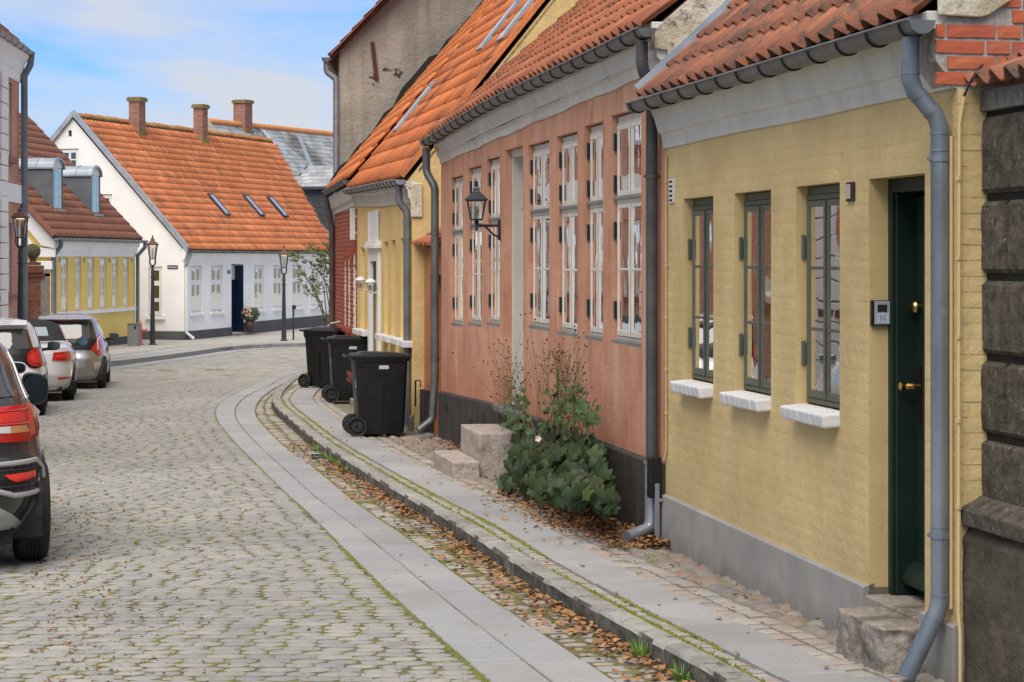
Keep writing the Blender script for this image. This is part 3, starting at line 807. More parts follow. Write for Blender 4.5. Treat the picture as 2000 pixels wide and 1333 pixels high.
WALLX = CV([8.3, 13.94, 23.8, 24.9, 36, 39], [3.687 - .1895 * 8.3, 1.045, -.823, -1.21, -3.1, -3.4])
strip(side, 'edge_sett', B8, lambda d: min(B9(d), max(WALLX(d), B8(d) + .12)), 2, (0.10, 0.17), GUT, M_SETT2, lambda x, d: walk_z(d) - 0.003, 8.3, 36, 0.012, 0.012, cross=False, limit=240, wob=0.05, seed=9)
# rounded field stones between the setts and the walls
r4 = random.Random(9)
FIELD = [stone_proto(s, taper=.42, dome=.30, rough=.05, inset=.22) for s in (31, 32, 33, 34)]
out = []
d = 8.4
while d < 24.5:
    L = r4.uniform(0.08, 0.13)
    x = min(B9(d), WALLX(d)) + 0.02
    while x < WALLX(d) + 0.05:
        w = r4.uniform(0.09, 0.20)
        a = r4.uniform(-0.5, 0.3)
        ex = np.array((math.cos(a), math.sin(a), r4.uniform(-.1, .1))) * w; ey = np.array((-math.sin(a), math.cos(a), r4.uniform(-.1, .1))) * L * 1.15
        dd = d + r4.uniform(-.03, .03)
        out.append((r4.randrange(4), mat4(ex, ey, (0, 0, 0.055), (x + w / 2, dd, walk_z(dd) + r4.uniform(-.004, .012))), 1.0 / d))
        x += w * 0.98
    d += L
pieces(side, 'field_stone', FIELD, out, M_RUBB, limit=290, smooth=True, stuff_name='field_stones')
# kerb stones: rough split faces
r5 = random.Random(21)
def kerb_proto(seed):
    r = random.Random(seed); vs = []; fs = []; n = 7
    for i in range(n):
        x = i / (n - 1) - .5
        e = 1 if 0 < i < n - 1 else 0
        q = lambda s: r.uniform(-s, s) * e
        for y, z in ((-.5 - .06 + q(.06), -1.2), (-.5 - .03 + q(.09), -.5), (-.5 + q(.05), -.12 + q(.03)), (-.5 + .10 + q(.03), 0.0 + q(.02)), (0.0, .01 + q(.02)), (.5 - .05, q(.02)), (.5, -.15), (.5, -1.2)):
            vs.append((x, y, z))
    m = 8
    for i in range(n - 1):
        for k in range(m - 1): fs.append((i * m + k, (i + 1) * m + k, (i + 1) * m + k + 1, i * m + k + 1))
    fs.append(tuple(range(m))); fs.append(tuple((n - 1) * m + k for k in range(m))[::-1])
    return vs, fs
KPR = [kerb_proto(s) for s in (1, 2, 3, 4)]
out = []; d = 8.2
Q = [(B4(q), q) for q in np.arange(8.2, 45.0, 0.05)] + [(RK(q), q) for q in np.arange(45, 53, 0.05)]
i = 0
while i < len(Q) - 2:
    L = r5.uniform(0.75, 1.15) if Q[i][1] < 32 else 0.6
    j = i; s = 0
    while j < len(Q) - 1 and s < L:
        s += math.hypot(Q[j + 1][0] - Q[j][0], Q[j + 1][1] - Q[j][1]); j += 1
    (xa, da), (xb, db) = Q[i], Q[j]
    t = np.array((xb - xa, db - da)); tl = np.linalg.norm(t); t /= tl
    n = np.array((t[1], -t[0]))
    za, zb = walk_z(da), walk_z(db)
    ex = np.array((t[0] * (tl - .008), t[1] * (tl - .008), zb - za)); ey = np.array((n[0], n[1], 0)) * 0.135
    cx, cd = (xa + xb) / 2 + n[0] * 0.0675, (da + db) / 2 + n[1] * 0.0675
    out.append((r5.randrange(4), mat4(ex, ey, (0, 0, 0.16), (cx, cd, (za + zb) / 2 + 0.006)), 1.0 / cd))
    i = j
pieces(side, 'kerb_stone', KPR, out, M_KERB, mat2=M_KERBF, fsel=lambda V, f: sum(V[i][1] for i in f) / len(f) < -.42 and sum(V[i][2] for i in f) / len(f) < -.07, limit=60, smooth=False, stuff_name='kerb_stones')
# moss line behind the kerb and along the slabs
def moss_line(f, d0, d1, w, name, parent, zf, seed, dens=26, h=0.012, gate=0.1):
    r = random.Random(seed); mb = MB(); d = d0
    while d < d1:
        g = math.sin(d * 1.7 + seed) + math.sin(d * 0.63 + seed * 2) * 0.8
        if g > gate - 0.9:
            for _ in range(max(1, int(dens * 0.04 * (1.4 + g)))):
                a = f(d) + r.gauss(0, w * 0.4); s = r.uniform(.008, .022) * (1.0 + 0.4 * max(0, g)); hh = h * r.uniform(.5, 1.3); dd = d + r.uniform(-.03, .03)
                z = zf(a, dd) - .012
                n = 6; k0 = r.uniform(0, 6)
                ring = [(a + s * math.cos(k0 + 6.283 * k / n) * r.uniform(.7, 1.2), dd + 1.7 * s * math.sin(k0 + 6.283 * k / n) * r.uniform(.7, 1.2), z) for k in range(n)]
                top = (a, dd, z + .012 + hh)
                mb.add(ring + [top], [(k, (k + 1) % n, n) for k in range(n)])
        d += 0.04 if d < 18 else 0.09
    o = mb.build(name, M_MOSSG, parent, smooth=True, angle=180); o['kind'] = 'stuff'
moss_line(lambda d: B6(d) + .01, 8.5, 31, .028, 'kerb_moss', side, wz, 1, 55, 0.010, -0.1)
moss_line(lambda d: B7(d), 8.5, 30, .012, 'joint_moss', side, wz, 2, 26, 0.006, 0.3)
moss_line(lambda d: B1(d) - .004, 8.5, 31, .010, 'edge_moss', road, rz, 3, 18, 0.005, 0.3)
moss_line(lambda d: B3(d), 8.5, 31, .015, 'gutter_moss', road, rz, 5, 20, 0.006, 0.2)
# iron gully grate in the gutter and a round cover in the setts
g = thing('drain_grate', 'flat iron drain grate set in the cobbled gutter beside the kerb', 'drain grate', (GULLY[0], GULLY[1], rz(*GULLY)))
gm = MB(); zz = rz(*GULLY) + .004
for k in range(6): gm.box(GULLY[0] - .17 + .06 * k, GULLY[0] - .14 + .06 * k, GULLY[1] - .16, GULLY[1] + .16, zz - .02, zz + .006)
gm.box(GULLY[0] - .20, GULLY[0] + .20, GULLY[1] - .2, GULLY[1] - .16, zz - .02, zz + .008); gm.box(GULLY[0] - .20, GULLY[0] + .20, GULLY[1] + .16, GULLY[1] + .2, zz - .02, zz + .008)
gm.build('grate', M_IRON, g)
cv = MB(); cx_, cd_ = on_plane(775, 1258, _road0)
cv.lathe([(0.0, 0), (.065, 0), (.068, -.004), (.078, -.004), (.078, -.05)], (cx_, cd_, rz(cx_, cd_) + .003), 24, cap=False)
o = cv.build('valve_cover', nmat('dull_iron', (.20, .19, .17), (.28, .265, .24), 20, .8, .5, 60), None); props(o, 'small round iron valve cover sunk among the road cobbles', 'valve cover')
# ------------------------------------------------------------------ building helpers
def bands(mb, fr, u0, u1, prof, zf, m=0, n=12, w0=-0.05):
    """moulding swept along the wall. prof: [(w, dz)] from bottom to top, zf(u): base height"""
    us = [u0 + (u1 - u0) * i / n for i in range(n + 1)]
    P = [(w0, prof[0][1])] + list(prof) + [(w0, prof[-1][1])]
    b = len(mb.v); k = len(P)
    for u in us:
        for w, dz in P: mb.v.append(tuple(fr.p(u, zf(u) + dz, w)))
    for i in range(n):
        for j in range(k - 1):
            mb.f.append([b + i * k + j, b + (i + 1) * k + j, b + (i + 1) * k + j + 1, b + i * k + j + 1]); mb.m.append(m)
    mb.f.append([b + j for j in range(k)]); mb.m.append(m)
    e = b + n * k
    mb.f.append([e + j for j in range(k)][::-1]); mb.m.append(m)

def gutter(parent, path, r, nrm, mat, every=0.42, bmat=None, cap=(True, True)):
    """half-round gutter; path = rim centre line, nrm = outward direction"""
    bmat = bmat or M_BRKT
    N = Vector(nrm).normalized(); mb = MB(); n = 9
    path = [Vector(p) for p in path]
    rows = []
    for rr in (r, r - 0.006):
        ids = []
        for p in path:
            base = len(mb.v)
            for k in range(n):
                a = math.pi * k / (n - 1)
                mb.v.append(tuple(p + N * (-math.cos(a) * rr) + Vector((0, 0, -math.sin(a) * rr))))
            ids.append(base)
        rows.append(ids)
    for q, ids in enumerate(rows):
        for a, b in zip(ids[:-1], ids[1:]):
            for k in range(n - 1):
                f = [a + k, a + k + 1, b + k + 1, b + k]
                mb.f.append(f if q else f[::-1]); mb.m.append(0)
    for a, b in zip(rows[0][:-1], rows[0][1:]): pass
    for flag, i in ((cap[0], 0), (cap[1], -1)):
        if flag:
            t = (path[1] - path[0]).normalized() * (0.004 if i == 0 else -0.004)
            for s in (0, 1):
                ring = [Vector(mb.v[rows[0][i] + k]) - t * s for k in range(n)]
                mb.add(ring, [tuple(range(n)) if s else tuple(range(n))[::-1]])
    # rolled front edge
    mb.tube([p + N * (r + 0.002) + V3(0, 0, 0.002) for p in path], 0.008, 6)
    g = mb.build('gutter', mat, parent, smooth=True, angle=50)
    bb = MB(); tot = sum((b - a).length for a, b in zip(path[:-1], path[1:])); s = 0.12
    while s < tot:
        q = s
        for a, b in zip(path[:-1], path[1:]):
            L = (b - a).length
            if q <= L:
                p = a.lerp(b, q / L); t = (b - a).normalized(); break
            q -= L
        rr = r + 0.004
        pts = [p + N * (-math.cos(math.pi * k / 10) * rr) + V3(0, 0, -math.sin(math.pi * k / 10) * rr) for k in range(11)]
        bb.tube(pts, 0.0065, 6)
        s += every
    bb.build('gutter_bracket', bmat, g)['kind'] = 'stuff'
    return g

def pipe(parent, path, r, mat, bandz=(), name='downpipe', wallN=None, seams=True):
    mb = MB(); pts = [Vector(p) for p in path]
    fine = [pts[0]]
    for i in range(1, len(pts) - 1):
        a, b, c = pts[i - 1], pts[i], pts[i + 1]
        k = min(0.03, (b - a).length * .3, (c - b).length * .3)
        fine += [b + (a - b).normalized() * k, b + (c - b).normalized() * k]
    fine.append(pts[-1])
    mb.tube(fine, r, 16, cap=False)
    mb.tube([fine[-1] - (fine[-1] - fine[-2]).normalized() * .03, fine[-1]], r * .93, 16)
    for i in range(1, len(pts) - 1):
        for q, o in ((pts[i - 1], .05), (pts[i + 1], .05)):
            d = (q - pts[i]).normalized(); p = pts[i] + d * o
            if (q - pts[i]).length > .12: mb.tube([p, p + d * .012], r * 1.045, 16)
    o = mb.build(name, mat, parent, smooth=True, angle=30)
    for z in bandz:
        for a, b in zip(pts[:-1], pts[1:]):
            if min(a.z, b.z) < z < max(a.z, b.z):
                p = a.lerp(b, (z - a.z) / (b.z - a.z)); bb = MB()
                bb.tube([p - V3(0, 0, .014), p + V3(0, 0, .014)], r * 1.09, 16)
                bb.tube([p + V3(0, 0, .032), p + V3(0, 0, .042)], r * 1.05, 16)
                if wallN is not None:
                    n = Vector(wallN)
                    bb.bar(p - n * r, p - n * (r + .09), .02, .012)
                    t = Vector((-n.y, n.x, 0))
                    bb.lathe([(0, -.01), (.010, -.01), (.010, .01), (0, .01)], p + n * (r + .008), 8, 'y')
                bb.build('pipe_bracket', mat, o, smooth=True, angle=30)
                break
    return o

def pantile(cw, rh, nx=9, thick=0.012, low=False):
    """one clay pantile: local x along the eave, y up the slope, z out of the roof"""
    prof = [(0, .010), (.10, -.008), (.28, -.020), (.46, -.016), (.60, .004), (.72, .030), (.84, .040), (.95, .030), (1.06, .004)]
    if low: prof = [(0, .006), (.25, -.02), (.52, -.012), (.76, .036), (.90, .036), (1.05, .004)]
    vs = []; fs = []; L = rh * (1.12 if low else 1.2); n = len(prof)
    for y, dz in ((0, .030), (L, .004)):
        for x, z in prof: vs.append((x * cw, y, z + dz))
    for x, z in prof: vs.append((x * cw, 0, z + .030 - thick))
    for i in range(n - 1):
        fs.append((i, i + 1, n + i + 1, n + i))
        fs.append((i + 1, i, 2 * n + i, 2 * n + i + 1))
    if not low:
        b = len(vs)
        for x, z in prof: vs.append((x * cw, L, z + .004 - thick))
        for i in range(n - 1): fs.append((2 * n + i + 1, 2 * n + i, b + i, b + i + 1))
        fs.append((0, n, b, 2 * n)); fs.append((n - 1, 2 * n + n - 1, b + n - 1, n + n - 1))
    return vs, fs

def tiled_roof(parent, O, E, S, ncol, nrow, cw, rh, mat, clip=None, limit=290, low=False, jitter=1.0, seed=1, name='roof_tile', under=True, smooth=True, sag=None):
    E = Vector(E).normalized(); S = Vector(S).normalized(); Nn = E.cross(S).normalized()
    if Nn.z < 0: Nn = -Nn
    r = random.Random(seed); out = []
    O = Vector(O)
    for j in range(nrow):
        for i in range(ncol):
            u, v = i * cw, j * rh
            if clip and not clip(u + cw / 2, v + rh / 2): continue
            p = O + E * u + S * (v + r.uniform(-.006, .006) * jitter) + Nn * (0.012 + r.uniform(0, .006) * jitter)
            if sag: p.z += sag(u)
            a = r.uniform(-.012, .012) * jitter
            ex = E * math.cos(a) + S * math.sin(a); ey = S * math.cos(a) - E * math.sin(a)
            q = p + S * rh / 2
            out.append((0, mat4(ex, ey, Nn, p), 1.0 / q.y))
    if E.cross(S).z < 0:   # mirrored frame keeps the roll on the same side
        pass
    pieces(parent, name, [pantile(cw, rh, low=low)], out, mat, limit=limit, smooth=smooth, stuff_name=name + 's')

def slab_roof(parent, pts, mat, thick=0.06, name='roof_deck'):
    """roof deck under the tiles: pts in order, extruded downwards"""
    mb = MB(); mb.prism([Vector(p) for p in pts], (0, 0, -thick))
    return mb.build(name, mat, parent)

def window(parent, fr, u0, u1, v0, v1, w, mat, rows=((0, .62, 1), (.66, 1, 0)), leaves=2, fw=.04, sw=.035, glass=None, label=None,
           back='curtain', bar=.02, sill=None, sillmat=None, hinges=None, hmat=None, inner=0.0, smat=None, topboard=0.0, leafgap=True, meet=0.0):
    mb = MB(); d0, d1 = w - .05, w
    H = v1 - v0
    B = lambda a, b, c, d, e=d0, f=d1, m=0: fr.box(mb, a, b, c, d, e, f, m)
    top = v1 - topboard
    if topboard: B(u0, u1, top, v1, d0, d1 - .006)
    B(u0, u0 + fw, v0, top); B(u1 - fw, u1, v0, top); B(u0 + fw, u1 - fw, v0, v0 + fw); B(u0 + fw, u1 - fw, top - fw, top)
    lights = []
    tH = top - v0
    for k, (a, b, nb) in enumerate(rows):
        lo = v0 + fw if k == 0 else v0 + tH * a
        hi = top - fw if k == len(rows) - 1 else v0 + tH * b
        if k: B(u0 + fw, u1 - fw, v0 + tH * rows[k - 1][1], lo, d0, d1 + .012)
        W = (u1 - u0 - 2 * fw) / leaves
        for q in range(leaves):
            a0 = u0 + fw + W * q + .0025; a1 = a0 + W - .005
            l0, l1 = lo + .0025, hi - .0025
            e, f = w - .042, w + .010
            B(a0, a0 + sw, l0, l1, e, f); B(a1 - sw, a1, l0, l1, e, f); B(a0 + sw, a1 - sw, l0, l0 + sw * 1.25, e, f); B(a0 + sw, a1 - sw, l1 - sw, l1, e, f)
            g0, g1 = l0 + sw * 1.25, l1 - sw
            for t in range(nb):
                c = g0 + (g1 - g0) * (t + 1) / (nb + 1)
                B(a0 + sw, a1 - sw, c - bar / 2, c + bar / 2, w - .02, w + .008)
            for t in range(nb + 1):
                c0 = g0 + (g1 - g0) * t / (nb + 1) + (bar / 2 if t else 0); c1 = g0 + (g1 - g0) * (t + 1) / (nb + 1) - (bar / 2 if t < nb else 0)
                lights.append((a0 + sw, a1 - sw, c0, c1))
        if meet and leaves == 2:
            c = (u0 + u1) / 2; B(c - meet / 2, c + meet / 2, lo + .004, hi - .004, w + .011, w + .022)
    o = mb.build('window', mat, parent, bevel=.003, seg=1)
    if label: o['label'] = label
    for a, b, c, d in lights:
        pm = MB(); fr.box(pm, a - .002, b + .002, c - .002, d + .002, w - .001, w + .003)
        pm.build('pane', glass or M_GLASS, o)
    # dim room and curtains behind the glass
    rm = MB(); P = fr.p; z = w - .75; e = w - .056
    for q in ([P(u0, v0, z), P(u1, v0, z), P(u1, v1, z), P(u0, v1, z)], [P(u0, v0, e), P(u0, v0, z), P(u0, v1, z), P(u0, v1, e)],
              [P(u1, v0, e), P(u1, v1, e), P(u1, v1, z), P(u1, v0, z)], [P(u0, v0, e), P(u1, v0, e), P(u1, v0, z), P(u0, v0, z)],
              [P(u0, v1, e), P(u0, v1, z), P(u1, v1, z), P(u1, v1, e)]):
        rm.quad(*q)
    rm.build('room_lining', M_DARK if back == 'dark' else M_ROOM, o)
    if back == 'curtain':
        cm = MB(); n = 22
        for s0, s1 in ((u0 + .03, u0 + (u1 - u0) * .46), (u0 + (u1 - u0) * .54, u1 - .03)) if leaves == 2 else ((u0 + .03, u1 - .03),):
            b = len(cm.v)
            for i in range(n + 1):
                uu = s0 + (s1 - s0) * i / n; ww = w - .11 + .007 * math.sin(i * 2.1)
                cm.v.append(tuple(P(uu, v0 + .02, ww))); cm.v.append(tuple(P(uu, v1 - .02, ww)))
            for i in range(n):
                cm.f.append([b + 2 * i, b + 2 * i + 2, b + 2 * i + 3, b + 2 * i + 1]); cm.m.append(0)
        cm.build('curtain', smat or M_CURT, o, smooth=True, angle=180)
    if sill:
        sm = MB(); pr, th, over = sill
        fr.box(sm, u0 - over, u1 + over, v0 - th, v0 - .001, w + .004, pr)
        so = sm.build('window_sill', sillmat or M_SILL, o, bevel=.008)
    if hinges:
        for hv, side in hinges:
            hm = MB(); uu = u0 if side < 0 else u1
            fr.box(hm, uu - .012, uu + .03, hv - .055, hv + .055, w + .004, w + .026)
            hm.tube([fr.p(uu - .004, hv - .065, w + .02), fr.p(uu - .004, hv + .065, w + .02)], .011, 8)
            hm.build('hinge', hmat or mat, o)
    return o

BRICK = None
def brick_proto(seed, rough=.02, edge=.09, jit=.035):
    r = random.Random(seed); vs = []; fs = []; nx, ny = 4, 3
    for j in range(ny):
        for i in range(nx):
            x = i / (nx - 1) - .5; z = j / (ny - 1) - .5
            e = 1 if (i in (0, nx - 1) or j in (0, ny - 1)) else 0
            vs.append((x + r.uniform(-rough, rough) * .5, 0.0 - edge * e + r.uniform(-1, 1) * jit, z + r.uniform(-rough, rough) * 1.6))
    for j in range(ny - 1):
        for i in range(nx - 1):
            p = j * nx + i; fs.append((p, p + nx, p + nx + 1, p + 1))
    rim = [0, 1, 2, 3, 7, 11, 10, 9, 8, 4]; b = len(vs)
    for k in rim: vs.append((vs[k][0], -1.0, vs[k][2]))
    m = len(rim)
    for k in range(m): fs.append((rim[k], rim[(k + 1) % m], b + (k + 1) % m, b + k))
    return vs, fs
BRICKS = [brick_proto(s) for s in (1, 2, 3, 4)]
PBRICKS = [brick_proto(s, .012, .05, .012) for s in (1, 2, 3, 4)]

def brickwork(parent, fr, u0, u1, v0, v1, holes, mat, L=.228, H=.054, joint=.012, proud=.004, w=0.0, limit=290, seed=1, bond='flemish', inside=None, uneven=.002, name='brick', slopef=None, protos=None):
    r = random.Random(seed); out = []; v = v0; row = 0
    hb = (L - joint) / 2
    while v < v1 - H * .5:
        u = u0 - (hb * .5 + joint if row % 2 else 0) ; k = row
        while u < u1:
            if bond == 'stretch': ln = L
            else: ln = L if (k % 2 == 0) else hb
            k += 1
            a, b = max(u, u0), min(u + ln, u1)
            segs = [(a, b)]
            for h in holes:
                if v + H > h[2] and v < h[3]:
                    ns = []
                    for s in segs:
                        if s[1] <= h[0] or s[0] >= h[1]: ns.append(s)
                        else:
                            if s[0] < h[0]: ns.append((s[0], h[0]))
                            if s[1] > h[1]: ns.append((h[1], s[1]))
                    segs = ns
            for a, b in segs:
                if b - a < .02: continue
                c = (a + b) / 2
                z = v + H / 2 + (slopef(c) if slopef else 0)
                if inside and not inside(c, z): continue
                p = fr.p(c, z, w + proud + r.uniform(-1, 1) * uneven)
                a3 = r.uniform(-.012, .012)
                ex = np.array((fr.U.x, fr.U.y, a3)) * (b - a); ez = np.array((0, 0, 1.0)) * H
                n = np.array(fr.N) + np.array(fr.U) * r.uniform(-.01, .01)
                out.append((r.randrange(4), mat4(ex, n * (proud + .02), ez, np.array(p)), 1.0 / p.y))
            u += ln + joint
        v += H + joint; row += 1
    pieces(parent, name, protos or BRICKS, out, mat, limit=limit, stuff_name=name + 's')

def gable_poly(mb, fr, u0, u1, vb, ve, vr, uc=None, w=0.0, thick=.3, m=0):
    uc = uc if uc is not None else (u0 + u1) / 2
    mb.prism([fr.p(u0, vb, w), fr.p(u1, vb, w), fr.p(u1, ve, w), fr.p(uc, vr, w), fr.p(u0, ve, w)], fr.N * -thick, m)

def rel(z): return CZ + z
# ------------------------------------------------------------------ the near ochre house (painted brick)
SL = .1895
YA = Vector((1.972, 9.05)); YB = Vector((1.972 - SL * (13.94 - 9.05), 13.94))
FY = Frame(YA, YB)
PB = Vector((YB.x - SL * (23.8 - 13.94), 23.8))
FP = Frame(YB, PB)
UP = FP.U; NP_ = FP.N
house = thing('ochre_brick_house', 'ochre painted brick house with three narrow green windows and an open dark green door recess', 'house', (YA.x, YA.y, walk_z(YA.y)))
LY = FY.L
def rng(x0, x1, f=None, w=0):
    f = f or FY
    a, b = f.ux(x0, w), f.ux(x1, w)
    return (min(a, b), max(a, b))
WY = [rng(1335, 1393), rng(1434, 1505.6), rng(1555, 1640)]
DY = rng(1697, 1806)
ytop, ybot, ycor = rel(.402), rel(-.789), rel(.76)
yholes = [(a, b, ybot, ytop) for a, b in WY] + [(DY[0], DY[1], rel(-1.66), rel(.40), .10)]
pl0 = lambda u: rel(-1.625) + .022 * u / LY
mb = MB()
wall(mb, FY, .03, LY, lambda u: walk_z(FY.p(u, 0).y) - .15, rel(1.05), yholes, reveal=.07, w=-.0006, thick=.32)
mb.build('wall', M_YELB, house)
brickwork(house, FY, 0, LY, pl0(2) + .03, ycor + .01, [(a - .004, b + .004, c, d) for a, b, c, d, *_ in yholes], M_YEL, L=.240, H=.0655, joint=.0035, proud=.0009, uneven=.0005, seed=5, protos=PBRICKS)
mb = MB()
for a, b in ((0, DY[0]), (DY[1], LY)):
    n = 8; mb = MB()
    for i in range(n):
        u, v = a + (b - a) * i / n, a + (b - a) * (i + 1) / n
        P = FY.p; zb = walk_z(P(u, 0).y) - .1
        q = [P(u, zb, -.03), P(v, zb, -.03), P(v, zb, .032), P(u, zb, .032), P(u, pl0(u) + .02, -.03), P(v, pl0(v) + .02, -.03), P(v, pl0(v), .028), P(u, pl0(u), .028)]
        mb.hexa(q)
    if a > 0: FY.box(mb, DY[1] - .0, DY[1] + .01, walk_z(9.9) - .1, pl0(DY[1]), -.10, .03)
    mb.build('plinth', M_PLG, house)
mb = MB()
bands(mb, FY, .016, LY + .02, [(.012, 0), (.014, .01), (.022, .07), (.03, .095), (.045, .105), (.052, .12), (.075, .20), (.095, .245), (.10, .25), (.10, .262)], lambda u: ycor + .004 * math.sin(u * 2.3), 0, 14, -.06)
bands(mb, FY, .016, LY + .05, [(.125, .262), (.135, .27), (.14, .34)], lambda u: ycor, 0, 14, -.06)
mb.build('cornice', M_CORN, house, bevel=.004)
for i, ((a, b), lb) in enumerate(zip(WY, ('green casement beside the downpipe', 'green casement in the middle of the wall', 'green casement beside the door'))):
    w = window(house, FY, a + .004, b - .004, ybot + .01, ytop - .004, -.058, M_GREEN, rows=((0, 1, 2),), fw=.03, sw=.034, bar=.018, back='dark', topboard=.045, meet=.018, label=lb,
               hinges=[(ybot + .28, 1), (ytop - .33, 1), (ybot + .28, -1), (ytop - .33, -1)], smat=M_CREAM)
    sm = MB(); so = FY
    n = 7; v0 = ybot + .004
    for k in range(n):
        u, v = a - .0 + (b - a + .0) * k / n, a + (b - a) * (k + 1) / n
        j0, j1 = rnd.uniform(-.003, .003), rnd.uniform(-.003, .003)
        P = so.p
        q = [P(u, v0 - .075 + j0, -.05), P(v, v0 - .075 + j0, -.05), P(v, v0 - .085 + j0, .085 + j1), P(u, v0 - .085 + j0, .085 + j1), P(u, v0, -.05), P(v, v0, -.05), P(v, v0 - .012, .10 + j1), P(u, v0 - .012, .10 + j1)]
        sm.hexa(q)
    sm.build('window_sill', M_SILL, house, bevel=.012)
# door: wooden lining in the recess, then the leaf
dz0, dz1 = rel(-1.655), rel(.40)
mb = MB(); B = lambda *a, **k: FY.box(mb, *a, **k)
B(DY[0], DY[0] + .045, dz0, dz1, -.235, -.10); B(DY[1] - .045, DY[1], dz0, dz1, -.235, -.10); B(DY[0] + .045, DY[1] - .045, dz1 - .07, dz1, -.235, -.10)
B(DY[0] + .045, DY[0] + .06, dz0, dz1 - .07, -.235, -.12); B(DY[1] - .06, DY[1] - .045, dz0, dz1 - .07, -.235, -.12)
df = mb.build('door_frame', M_DGREEN, house, bevel=.006)
mb = MB(); a, b = DY[0] + .062, DY[1] - .062
B(a, b, dz0 + .02, dz1 - .085, -.28, -.235)
for c0, c1, e0, e1 in ((a, a + .1, dz0 + .02, dz1 - .085), (b - .1, b, dz0 + .02, dz1 - .085), (a + .1, b - .1, dz1 - .2, dz1 - .085), (a + .1, b - .1, dz0 + .95, dz0 + 1.07), (a + .1, b - .1, dz0 + .02, dz0 + .2)):
    B(c0, c1, e0, e1, -.235, -.222)
door = mb.build('door', M_DGREEN, house, bevel=.005)
mb = MB(); mb.prism([FY.p(a, dz0 + .06, -.222), FY.p(a, dz0 + .06, -.15), FY.p(a, dz0 + .09, -.145), FY.p(a, dz0 + .15, -.18), FY.p(a, dz0 + .17, -.222)], FY.U * (b - a)); mb.build('weather_bar', M_DGREEN, door, bevel=.006)
ub = b - .055
mb = MB()
FY.box(mb, ub - .02, ub + .02, rel(-.80), rel(-.52), -.222, -.216); mb.build('handle_plate', flat('tarnished_plate', (.035, .02, .013), .5, .6), door)
mb = MB(); p0 = FY.p(ub, rel(-.62), -.218)
mb.lathe([(.010, 0), (.010, .03), (.016, .035), (.010, .04), (.016, .045), (.010, .05), (.018, .06), (.013, .068), (.008, .072), (.02, .085), (.022, .10), (.012, .108), (0, .11)], (0, 0, 0), 14, 'y')
o = mb.build('door_handle', M_BRASS, door, smooth=True)
o.matrix_basis = Matrix(mat4(np.array(FY.U), np.array(FY.N), (0, 0, 1.), np.array(p0)).tolist())
mb = MB(); mb.lathe([(.018, 0), (.02, .012), (.03, .018), (.033, .03), (.026, .042), (0, .046)], (0, 0, 0), 16, 'y')
o = mb.build('door_knob', M_BRASS, door, smooth=True); o.matrix_basis = Matrix(mat4(np.array(FY.U), np.array(FY.N), (0, 0, 1.), np.array(FY.p(ub, FY.vy(1787, 600, -.2), -.222))).tolist())
mb = MB(); FY.box(mb, DY[0] - .02, DY[1] + .02, dz0 - .12, dz0 - .002, -.5, .02); mb.build('threshold', M_STEP, house, bevel=.01)
mb = MB(); FY.box(mb, DY[0] - .1, DY[1] + .1, rel(-1.9), rel(.5), -.40, -.38); mb.build('hall_lining', M_DARK, house)
# roof
S45 = lambda N_, pitch: Vector((-N_.x * math.cos(pitch), -N_.y * math.cos(pitch), math.sin(pitch)))
SY = S45(FY.N, R(43))
Oy = FY.p(0.03, rel(1.075), .165)
ncy = int((LY - .05) / .205)
tiled_roof(house, Oy, FY.U, SY, ncy, 17, .205, .29, M_TIL, limit=290, seed=3)
dk = [FY.p(0, rel(1.02), .10) + SY * .3, FY.p(LY, rel(1.02), .10) + SY * .3, FY.p(LY, rel(1.02), .10) + SY * 5.0, FY.p(0, rel(1.02), .10) + SY * 5.0]
slab_roof(house, dk, M_LATH, .05)
ridge_in = (SY * 5.0); bk = Vector((-FY.N.x, -FY.N.y, 0)).normalized()
back = dk[2] + bk * (Vector((ridge_in.x, ridge_in.y, 0)).length); back.z = dk[0].z; back2 = dk[3] + (back - dk[2])
slab_roof(house, [dk[3], dk[2], back, back2], M_TIL, .05, 'rear_roof_slope')
gutter(house, [FY.p(-.04, rel(1.052), .185), FY.p(LY + .12, rel(1.068), .185)], .062, FY.N, M_ZINCD, every=.41)
# zinc flashing along the far verge, up against the salmon house
mb = MB(); vO = FY.p(LY - .02, rel(1.09), .14); n = FY.U.cross(SY).normalized(); n = n if n.z > 0 else -n
for a, b, c, d in ((-.03, .10, .020, .040), (.06, .066, .02, .058)):
    mb.hexa([vO - FY.U * b + n * c, vO - FY.U * a + n * c, vO - FY.U * a + SY * 4.8 + n * c, vO - FY.U * b + SY * 4.8 + n * c,
             vO - FY.U * b + n * d, vO - FY.U * a + n * d, vO - FY.U * a + SY * 4.8 + n * d, vO - FY.U * b + SY * 4.8 + n * d])
mb.hexa([vO + FY.U * .0 + n * .04, vO + FY.U * .03 + n * .04, vO + FY.U * .03 + SY * 4.8 + n * .04, vO + SY * 4.8 + n * .04,
         vO + FY.U * .0 + n * .12, vO + FY.U * .03 + n * .12, vO + FY.U * .03 + SY * 4.8 + n * .12, vO + SY * 4.8 + n * .12])
mb.build('flashing', M_LEAD, house)
